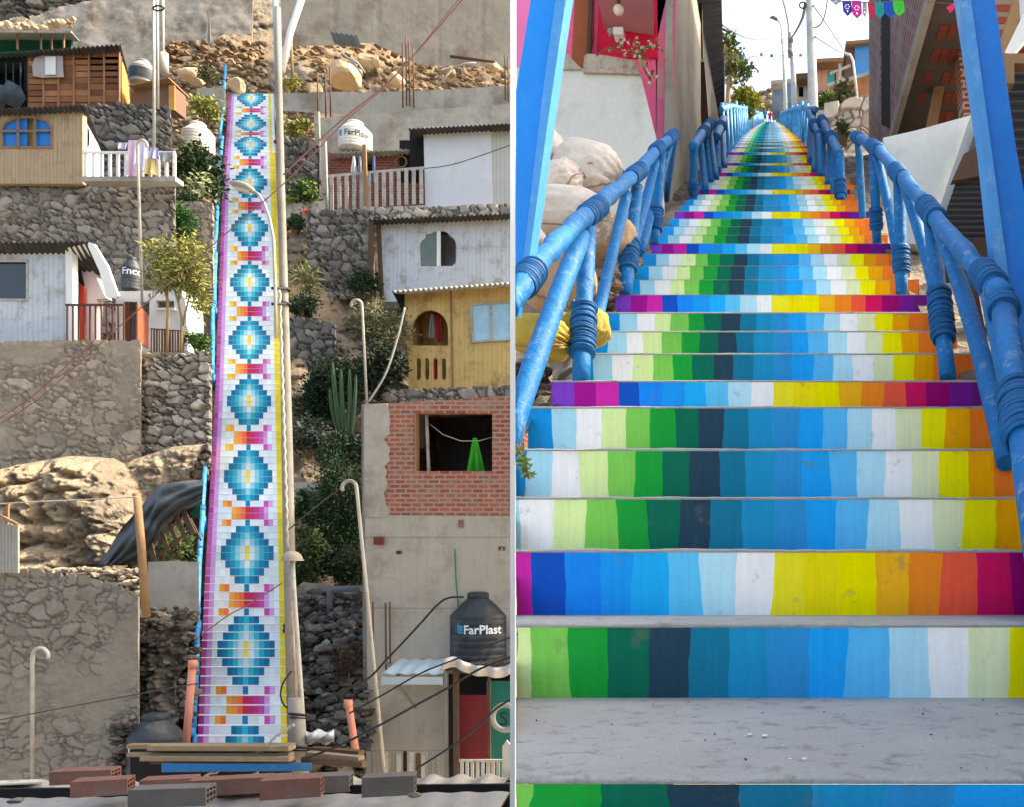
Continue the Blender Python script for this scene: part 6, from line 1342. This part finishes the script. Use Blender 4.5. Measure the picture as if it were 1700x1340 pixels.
for i in range(9):
    yc = 6.7+i*.36
    for j in range(5):
        if random.random() < .85:
            m_ = MB(); m_.box(Xs+.16+j*.085, Xs+.235+j*.085, yc, yc+.2, z0-.056, z0-.04); build('ceiling_brick', m_, mat('red_ceiling_brick', (122,52,40), rough=.9, var=.25, vs=8, dirt=(80,72,66), dirtamt=.3, dirts=6), h)
m_ = MB(); m_.slab([(1560,-40),(1598,-40),(1616,120),(1634,260),(1610,260),(1540,260),(1540,160)], 9.9, .15); build('lower_wall', m_, mat('drab_plaster', (128,114,98), rough=.9, var=.2, dirt=(90,80,70)), h)  # even brownish grey base with darker dirt blotches
m_ = MB(); m_.slab([(1566,150),(1580,60),(1592,60),(1594,146)], 9.85, .05); build('window', m_, mat('dull_pane', (56,62,62), rough=.4), h)
m_ = MB(); m_.bar(P(1594,-40,8.8), P(1545,216,8.8), .10, .10, Vector((0,1,0))); build('timber_beam', m_, M_wood, h)
m_ = MB(); m_.slab([(1588,40),(1600,-40),(1612,-40),(1640,225),(1604,225),(1600,190)], 8.2, .2); build('brick_pier', m_, brickmat('pier_brick', (150,80,62), (122,62,50), (176,158,144), .16, .05, 'XZ', ms=.012), h)
pr = thing('parapet', 'pale smooth parapet wedge with sloping metal edge right of the stairway', 'parapet', base(1540,400,5.4))
m_ = MB(); m_.slab([(1466,228),(1520,216),(1614,190),(1619,202),(1545,404),(1488,404)], 5.4, .2); build('panel', m_, mat('smooth_cement'), pr)
m_ = MB(); m_.bar(P(1618,196,5.3), P(1546,408,5.3), .05, .12, Vector((0,1,0))); build('metal_edge', m_, mat('dull_aluminium', (170,172,172), rough=.5, var=.1, metal=.2), pr)
m_ = MB(); m_.bar(P(1630,206,5.25), P(1556,412,5.25), .04, .1, Vector((0,1,0))); build('gutter', m_, mat('dark_gutter', (92,86,80), rough=.7), pr)
sh_ = thing('shutter_wall', 'dark ribbed metal shutter wall behind the right rail', 'shutter', base(1600,620,4.9))
m_ = MB(); A_, B_ = P(1530,255,4.9), P(1900,640,4.9); n = 240; V = np.zeros((n, 2, 3))
for i in range(n):
    t = i/(n-1); z = A_.z*(1-t)+B_.z*t; yv = CY-z/4.9*F; V[i, 0] = ((float(np.interp(yv, [255,404], [1603,1552]))-CX)/F*4.9, 4.9+.012*math.sin(t*2*math.pi*40), z); V[i, 1] = (B_.x, 4.9+.012*math.sin(t*2*math.pi*40), z)
m_.grid(V); build('shutter', m_, mat('dark_shutter', (62,64,70), rough=.6, var=.15, bump=.1), sh_)
m_ = MB(); m_.slab([(1600,255),(1640,232),(1660,260),(1660,285),(1580,300)], 4.85, .05); build('wood_header', m_, M_woodd, sh_)
m_ = MB(); m_.slab([(1560,425),(1900,440),(1900,1000),(1560,1000)], 4.86, .03); build('brown_base', m_, mat('dark_brown_base', (62,48,40), rough=.9, var=.3, vs=3), sh_)
h = thing('timber_lean_to', 'brick and timber lean-to at the right edge behind the blue board', 'lean-to', base(1690,500,3.9))
m_ = MB(); m_.slab([(1630,-60),(1720,-60),(1720,80),(1664,80)], 4.3, .1); build('brick_wall', m_, brickmat('warm_brick', (160,78,56), (132,60,44), (150,128,112), .16, .06, 'XZ'), h)
m_ = MB(); m_.bar(P(1704,-40,4.1), P(1662,92,4.1), .05, .05, Vector((0,1,0))); build('timber_brace', m_, M_wood, h)
m_ = MB(); m_.slab([(1696,-60),(1740,-60),(1740,20),(1682,90),(1668,86),(1700,20)], 3.9, .06); build('white_beam', m_, M_white, h)
m_ = MB(); m_.slab([(1666,88),(1760,88),(1760,106),(1684,104),(1684,138),(1672,138)], 3.85, .06); build('timber_frame', m_, M_wood, h)
m_ = MB(); n = 120; V = np.zeros((n, 2, 3)); A_, B_ = P(1640,96,4.0), P(1800,470,4.0)
for i in range(n):
    t = i/(n-1); z = A_.z*(1-t)+B_.z*t; V[i, 0] = (A_.x, 4.0+.012*math.sin(t*2*math.pi*24), z); V[i, 1] = (B_.x, 4.0+.012*math.sin(t*2*math.pi*24), z)
m_.grid(V); build('ribbed_wall', m_, mat('dark_shutter'), h)
# unseen wall and roof added beside the lean-to to block sun from the steps
m_ = MB(); m_.box(1.18, 3.2, 3.2, 3.3, 1.9, 1.95); 
mb = MB()
for (a, b, w) in (((1600,420),(1640,640),.05),((1622,400),(1668,600),.06),((1590,560),(1612,640),.04)):
    mb.bar(P(*a,3.9), P(*b,3.9), w, .05, Vector((0,1,0)))
one('timber_props', mb, M_woodd, 'dark timber props leaning behind the nearest right rail posts', 'timber')
m_ = MB(); m_.box(1.34, 4.2, -1.0, 3.8, -1.0, 2.2); build('sun_blocker_wall', m_, brickmat('warm_brick', (160,78,56), (132,60,44), (150,128,112), .16, .06, 'XZ'), h)  # unseen block, added to keep direct sun off the treads
m_ = MB(); m_.box(1.28, 4.4, -1.1, 3.85, 2.2, 2.26); build('roof', m_, M_corr_k, h)  # unseen lid added over the sun-blocking wall
# pale rubble wall and garden beyond
stonewall('garden_wall', 'pale rubble garden wall right of the big white utility pole', [(1368,176),(1400,170),(1452,158),(1520,150)], [(1368,345),(1520,345)], 13.0, cell=.30, seed=41, mortar=(150,134,116), stone=((206,190,170),(170,152,134)), gap=.12, relief=.05, step=1.2)
stonewall('garden_wall', 'dark broken stones at the foot of the pale rubble wall', [(1398,268),(1440,262)], [(1398,345),(1440,345)], 11.9, cell=.2, seed=42, mortar=(50,44,40), stone=((130,112,98),(84,72,64)), gap=.2, relief=.06, step=1.2)
plant('shrub', 'dark green shrub growing out of the pale rubble wall', 'shrub', 1398, 220, 12.3, 15, 20, 420, .07, ((50,70,40),(110,124,80)), 8, fill=.4)
rough_slab('low_wall', 'short grey garden wall between the utility pole and the rubble wall', [(1340,182),(1380,182)], [(1340,230),(1380,230)], 14.5, .02, 43, M_conc, step=3)
# upper houses on the right
h = thing('salmon_house', 'salmon plank house with turquoise window beyond the utility pole', 'house', base(1390,172,30))
m_ = MB(); shellbox(m_, [(1356,108),(1408,106),(1408,140),(1378,158),(1356,160)], 30, 2, [rectl(1373,117,1388,139)], .1); build('wall', m_, mat('salmon_planks', (214,160,134), rough=.85, var=.15, bump=.4, groove=(0,.2,.06,.3,2)), h)
m_ = MB(); m_.pbox(1373,117,1386,139,30.03,.05); build('window', m_, mat('turquoise_panel', (70,180,174), rough=.6), h)
m_ = MB(); m_.bar(P(1353,107,29.8), P(1412,104,29.8), .12, .5, Vector((0,1,0))); build('roof', m_, M_wood, h)
h = thing('blue_panel_house', 'timber house with bright blue panel high on the right', 'house', base(1425,125,28))
m_ = MB(); shellbox(m_, [(1407,74),(1500,66),(1500,126),(1407,136)], 28, 2, (), .1); build('wall', m_, mat('brown_boards', (112,84,68), rough=.9, var=.2, bump=.4), h)
m_ = MB(); m_.slab([(1419,74),(1500,67),(1500,114),(1420,125)], 27.95, .04); build('blue_panel', m_, mat('bright_blue_panel', (74,144,206), rough=.6, var=.15, vs=3), h)
m_ = MB(); m_.slab3([[P(1404,73,27.8), P(1504,64,27.8), P(1504,64,27.8)+Vector((0,2.4,0)), P(1404,73,27.8)+Vector((0,2.4,0))]], Vector((0,0,.1))); build('roof', m_, M_wood, h)
h = thing('terrace_wall', 'orange plastered terrace wall stepping up under the blue panelled house', 'wall', base(1420,180,26.5))
m_ = MB(); m_.slab([(1376,141),(1450,119),(1520,100),(1520,185),(1376,185)], 26.8, .3); build('wall', m_, mat('orange_plaster', (190,122,88), rough=.9, var=.3, vs=1.0, dirt=(110,96,66), dirtamt=.45, dirts=.8), h)
m_ = MB(); m_.bar(P(1374,142,26.6), P(1450,120,26.6), .1, .1, Vector((0,1,0))); m_.bar(P(1378,122,26.6), P(1412,108,26.6), .06, .06, Vector((0,1,0))); m_.bar(P(1394,106,26.6), P(1395,138,26.6), .08, .08, Vector((0,1,0))); build('railing', m_, M_fibro, h)
plant('bush', 'green cactus and bush clump right of the utility pole base', 'bush', 1366, 168, 22, 14, 13, 600, .16, G_m, 8)
plant('bush', 'dark tangled bush on the orange terrace wall', 'bush', 1402, 152, 25.5, 22, 14, 700, .18, G_gr, 8)
h = thing('small_house', 'small dark eaved house left of the big utility pole', 'house', base(1330,170,42))
m_ = MB(); shellbox(m_, [(1322,134),(1362,132),(1362,170),(1322,170)], 42, 2, [rectl(1326,142,1334,160)], .1); build('wall', m_, mat('grey_boards'), h)
m_ = MB(); m_.bar(P(1320,132,41.7), P(1364,129,41.7), .25, .6, Vector((0,1,0))); build('roof', m_, M_woodd, h)
h = thing('small_house', 'tiny distant house with blue wall near the top of the stairway', 'house', base(1300,160,60))
m_ = MB(); shellbox(m_, [(1282,142),(1312,140),(1312,160),(1282,160)], 60, 3, (), .1); build('wall', m_, mat('pale_blue_wall', (132,156,190), rough=.8), h)
m_ = MB(); m_.bar(P(1280,141,59.5), P(1314,138,59.5), .2, .8, Vector((0,1,0))); build('roof', m_, M_fibro, h)
h = thing('small_house', 'little blue shed beside the slender lamp posts', 'shed', base(1311,158,50))
m_ = MB(); shellbox(m_, [(1306,138),(1318,137),(1318,170),(1306,170)], 50, 2, (), .1); build('wall', m_, mat('dusty_blue', (96,130,160), rough=.8), h)
mound('hilltop', 'pale rocky hilltop behind the head of the stairway', 1210, 150, 1372, 206, 84, [(1210,176),(1240,168),(1262,152),(1290,150),(1320,160),(1345,176),(1372,182)], 141, amp=1.2, out=2.0, cols=((208,192,170),(176,158,138)), step=1.5, cat='hill')
mound('rocky_bank', 'rocky bank with bushes left of the upper stairway', 1196, 170, 1252, 262, 30, [(1196,200),(1225,190),(1252,196)], 143, amp=.5, out=1.0, cols=((170,152,128),(130,116,98)), step=1.5, cat='bank')
mound('rocky_bank', 'pale bank behind the third right handrail', 1318, 176, 1400, 262, 24, [(1318,196),(1345,188),(1400,186)], 144, amp=.4, out=1.0, cols=((190,170,146),(150,132,114)), step=1.5, cat='bank')
# trees on the left of the far stairs
t = thing('papaya_tree', 'tall sparse yellow green tree beside the dark corrugated roof', 'tree', base(1212,200,22))
mb = MB(); mb.crown(P(1212,78,22), (.28,.3,.30), 340, .16, G_m, 7, .4); mb.crown(P(1211,110,22), (.2,.25,.42), 260, .15, ((150,140,80),(206,190,130)), 6, .4); mb.crown(P(1228,118,22), (.42,.3,.26), 420, .16, G_m, 9, .4); build('crown', mb, M_leaf, t)
mb = MB(); mb.tube([P(1206,215,22), P(1209,150,22), P(1213,90,22)], [.07,.06,.03], 7); mb.tube([P(1209,150,22), P(1222,128,22), P(1236,118,22)], [.03,.02,.01], 6); build('trunk', mb, mat('pale_bark'), t)
plant('bush', 'large yellow green bush overhanging the left rail near the top', 'bush', 1236, 168, 24, 26, 19, 2000, .15, ((96,110,40),(196,184,80)), 14)
plant('bush', 'dark rounded bush under the large yellow green bush', 'bush', 1232, 186, 23.4, 20, 9, 500, .14, G_m, 7)
# poles and lamps in the sky
bp = thing('utility_pole', 'big white round utility pole right of the stairway against the sky', 'utility pole', base(1352,240,15.2))
mb = MB(); mb.tube([P(1343,-80,15.2), P(1344,0,15.2), P(1348,110,15.2), P(1352,260,15.2)], [.062,.066,.078,.095], 20); build('shaft', mb, mat('whitewashed_pole', (204,202,198), rough=.8, var=.1, vs=2, bump=.3, dirt=(150,144,136), dirtamt=.3, dirts=2), bp)
mb = MB(); mb.tube([P(1333+6*math.cos(a)*1.0, 8+5*math.sin(a), 15.1) for a in [i*math.pi/7 for i in range(15)]], .012, 5); build('cable_loop', mb, M_black, bp)
p2 = thing('utility_pole', 'middle utility pole with a long curved lamp arm', 'utility pole', base(1320,200,30))
mb = MB(); mb.tube([P(1314,53,30), P(1316,110,30), P(1321,215,30)], [.07,.085,.11], 14); build('shaft', mb, mat('whitewashed_pole'), p2)
mb = MB(); mb.tube([P(1310,95,30), P(1309,40,30), P(1304,14,30), P(1297,-10,30), P(1290,-30,30)], .035, 8); build('lamp_arm', mb, M_pole, p2)
mb = MB(); mb.tube([P(1309,88,29.8), P(1315,86,29.8)], .12, 8); build('bracket', mb, M_concd, p2)
mb = MB(); mb.tube([P(1309,66,29.8), P(1317,66,29.8)], .08, 8); build('bracket', mb, M_concd, p2)
p3 = thing('street_lamp', 'farthest street lamp with a small drooping head', 'street lamp', base(1304,200,40))
mb = MB(); mb.tube([P(1300,62,40), P(1302,120,40), P(1305,205,40)], [.06,.08,.10], 12); build('shaft', mb, mat('whitewashed_pole'), p3)
mb = MB(); mb.tube([P(1298,72,40), P(1298,48,40), P(1295,38,40), P(1290,32,40)], .03, 8); build('arm', mb, M_pole, p3)
mb = MB(); mb.tube([P(1278,29,40), P(1283,28,40), P(1289,31,40), P(1291,33,40)], [.03,.08,.08,.04], 10); build('lamp_head', mb, M_concd, p3)
sp_ = thing('standpipe', 'thin hooked pipe in front of the orange terrace wall', 'pipe', base(1424,164,22))
mb = MB(); mb.tube([P(1404,88,22), P(1411,90,22), P(1416,100,22), P(1424,165,22)], .03, 7); build('pipe', mb, M_white, sp_)
M_w = mat('sky_wire', (112,116,120), rough=.8, var=.05)
cable('wire from the dark roof sagging to the far lamp posts', [(1198,40,16),(1235,60,20),(1265,65,26),(1298,62,36)], .018, M_w)
cable('bundled wires from the big white pole down to the middle pole', [(1337,6,15.3),(1332,30,19),(1322,50,25),(1314,62,29.5)], .03, M_w)
cable('wire looping from the big white pole out of the top of view', [(1350,46,15.1),(1362,40,15.1),(1370,22,15.1),(1375,-12,15.1)], .012, M_w)
cable('thin wire from the pole down to the hooked standpipe', [(1350,8,15.1),(1370,36,17),(1390,66,20),(1404,87,22)], .012, M_w)
cable('double wire from the pole to the blue panelled house', [(1353,60,15.1),(1375,74,18),(1392,84,20),(1404,88,22)], .014, M_w)
cable('thin bunting string across the stairway below the lamps', [(1212,96,20),(1250,93,20),(1300,92,20),(1345,91,20),(1400,92,20),(1450,92,20)], .005, M_w)
cable('second thin bunting string higher up the stairway', [(1215,104,30),(1260,90,30),(1298,70,30)], .006, M_w)
for k, (x, y, c, D_) in enumerate(((1264,90,(216,90,70),20),(1281,92,(64,66,120),20),(1329,91,(222,110,90),20),(1233,93,(120,130,150),20),(1258,118,(210,120,90),30))):
    mb = MB(); mb.slab([(x-2,y-3),(x+2,y-3),(x+2.4,y+3),(x,y+1.5),(x-2.2,y+3)], D_, .01, col=c); one('small_flag', mb, M_mosaic, ['small red paper flag left of the far lamps', 'small navy paper flag left of the far lamps', 'small red paper flag between the two utility poles', 'small grey paper flag beside the sparse tree', 'small orange paper flag lower than the others'][k], 'flag', 'small flags on the far strings')
# papel picado
cable('string holding the cut paper banner at the top right', [(1372,-2,6.5),(1400,2,6.5),(1440,3,6.5),(1480,1,6.5),(1505,-2,6.5)], .003, M_w)
cable('string running on to the single pink paper flag', [(1505,-2,6.5),(1560,4,6.5),(1590,6,6.5)], .002, M_w)
def picado(label, x0, x1, y0, y1, col, tilt, D_, tail=True):
    cx = (x0+x1)/2; w = (x1-x0)/2; out = [(x0,y0),(x1,y0+tilt*.3),(x1+tilt,y1-8),(cx+tilt+w*.5,y1-4),(cx+tilt,y1),(cx+tilt-w*.5,y1-4),(x0+tilt,y1-8)]
    hy = (y0+y1)/2-3; holes = []
    for a in range(6):
        an = a*math.pi/3; px_, py_ = cx+tilt*.5+w*.45*math.cos(an), hy+w*.45*math.sin(an); holes.append([(px_+1.3*math.cos(b), py_+1.3*math.sin(b)) for b in (0, 1.57, 3.14, 4.71)])
    holes.append([(cx+tilt*.8-1.5, y1-9),(cx+tilt*.8, y1-11),(cx+tilt*.8+1.5, y1-9),(cx+tilt*.8, y1-6)])
    holes = [h_ for h_ in holes]
    mb = MB(); mb.slab(out, D_, .003, holes, col); one('paper_flag', mb, mat('tissue_paper', None, rough=.8, var=.08, bump=.1), label, 'paper flag', 'cut paper banner flags')
picado('lilac grey cut paper flag at the left end of the banner', 1379, 1397, -6, 8, (176,170,200), 0, 6.5)
picado('deep violet cut paper flag', 1398, 1413, 0, 26, (70,52,168), 2, 6.5)
picado('magenta cut paper flag between the violet and green ones', 1414, 1430, 0, 30, (226,50,164), 1, 6.5)
picado('sage green narrow cut paper flag', 1432, 1439, 2, 28, (150,160,140), 0, 6.5)
picado('red and pink cut paper flag', 1440, 1453, 2, 31, (226,30,90), 2, 6.5)
picado('turquoise cut paper flag', 1452, 1467, 3, 30, (24,160,160), 1, 6.49)
picado('royal blue cut paper flag', 1467, 1485, 1, 29, (40,90,210), 2, 6.5)
picado('bright green cut paper flag at the right end of the banner', 1482, 1500, 0, 26, (70,210,70), 2, 6.48)
mb = MB(); mb.slab([(1571,12),(1586,2),(1585,12),(1578,21)], 6.4, .003, col=(236,50,130)); one('paper_flag', mb, mat('tissue_paper'), 'single pink paper flag hanging under the brick soffit', 'paper flag')

# --- people at the head of the stairs
def person(label, x, yb, D_, hpx, top, legs, hairc, skin=(170,120,95), pose='stand', lean=0.0):
    H = hpx/F*D_; c = P(x, yb, D_); root = thing('person', label, 'person', tuple(c)); s_ = H/1.7
    bm = bmesh.new()
    def J(px, py, pz, r): v = bm.verts.new(c+Vector((px*s_, py*s_, pz*s_))); J.r.append(r*s_); return v
    J.r = []
    L_ = lean
    hip = J(0,0,.88,.14); sp = J(L_*.4,0,1.12,.13); ch = J(L_*.7,-.0,1.33,.15); nk = J(L_*.9,0,1.46,.055); hd = J(L_,-.02,1.58,.095); ht = J(L_,-.01,1.66,.085)
    for a, b in ((hip,sp),(sp,ch),(ch,nk),(nk,hd),(hd,ht)): bm.edges.new((a, b))
    for sd_ in (-1, 1):
        th = J(sd_*.10,-.02,.80,.085); kn = J(sd_*.11,-.05 if sd_ > 0 else .02,.46,.06); an = J(sd_*.12,.0,.08,.04); ft = J(sd_*.12,-.13,.04,.035)
        for a, b in ((hip,th),(th,kn),(kn,an),(an,ft)): bm.edges.new((a, b))
        sh2 = J(sd_*.19+L_*.7,0,1.37,.06); el_ = J(sd_*.24+L_*.5,-.03,1.1,.045); hn = J(sd_*.2+L_*.4,-.16,.92,.032); fg = J(sd_*.19+L_*.4,-.2,.86,.028)
        for a, b in ((ch,sh2),(sh2,el_),(el_,hn),(hn,fg)): bm.edges.new((a, b))
    me = bpy.data.meshes.new('tmp'); bm.verts.index_update(); bm.to_mesh(me); bm.free(); ob = bpy.data.objects.new('tmp', me); scene.collection.objects.link(ob)
    md = ob.modifiers.new('s', 'SKIN'); 
    for i, sv in enumerate(me.skin_vertices[0].data): sv.radius = (J.r[i], J.r[i]); sv.use_root = (i == 0)
    m2 = ob.modifiers.new('u', 'SUBSURF'); m2.levels = 2
    bpy.context.view_layer.update(); dg = bpy.context.evaluated_depsgraph_get(); me2 = bpy.data.meshes.new_from_object(ob.evaluated_get(dg))
    mb = MB(); mb.v = [v.co.copy() for v in me2.vertices]
    for p in me2.polygons:
        z = (p.center.z-c.z)/s_; col = skin if z > 1.42 or z < .0 else (top if z > .86 else legs)
        if abs(p.center.x-c.x)/s_ > .17 and z < 1.05 and z > .8: col = skin
        if z < .09: col = (40,36,36)
        mb.face(list(p.vertices), tuple(col), True)
    bpy.data.objects.remove(ob); build('body', mb, mat('person_surface', None, rough=.8, var=.06, bump=.1), root)
    mb = MB(); hc = c+Vector((L_*s_, .02*s_, 1.64*s_)); mb.lathe(hc, [(.112*s_*math.cos(a), .125*s_*math.sin(a)) for a in [-.5, -.2, .2, .6, 1.0, 1.3, 1.57]], 16); build('hair', mb, mat('hair_'+str(hairc[0]), hairc, rough=.7), root)
person('person in teal top and dark trousers standing at the left of the stair head', 1270, 207, 72, 27, (30,130,140), (40,44,60), (30,24,22))
person('person in a red top standing in the middle of the stair head', 1278, 207, 71, 24, (190,40,44), (60,60,80), (36,26,20), lean=.05)
person('person in an orange brown top with dark trousers at the right of the stair head', 1287, 205, 70, 29, (206,140,110), (40,40,70), (60,34,24))
person('person in black leaning at the far right of the stair head', 1294, 207, 71, 22, (36,32,36), (30,30,34), (26,22,22), lean=-.08)

# the near rail, sacks and stones end where the added divider strip stands
for o in [o for o in scene.objects if o.type == 'MESH']:
    r_ = o.parent if o.parent else o; lb_ = r_.get('label', '')
    if not (lb_.startswith('nearest left handrail') or 'sack' in lb_ or 'stones under the yellow' in lb_ or lb_.startswith('small green weed')): continue
    off = Vector(o.get('_w')); me = o.data
    if min((v.co.x+off.x)/(v.co.y+off.y)*F+CX for v in me.vertices) > 855.5: continue
    bm = bmesh.new(); bm.from_mesh(me); nrm = Vector((1, (CX-855.5)/F, 0)).normalized()
    g = bmesh.ops.bisect_plane(bm, geom=bm.verts[:]+bm.edges[:]+bm.faces[:], plane_co=-off, plane_no=nrm, clear_inner=True)
    ed = [e for e in g['geom_cut'] if isinstance(e, bmesh.types.BMEdge)]
    if ed:
        try: bmesh.ops.holes_fill(bm, edges=ed)
        except Exception: pass
    if len(bm.verts): bm.to_mesh(me)
    bm.free()
for o in scene.objects:
    if '_w' in o: del o['_w']
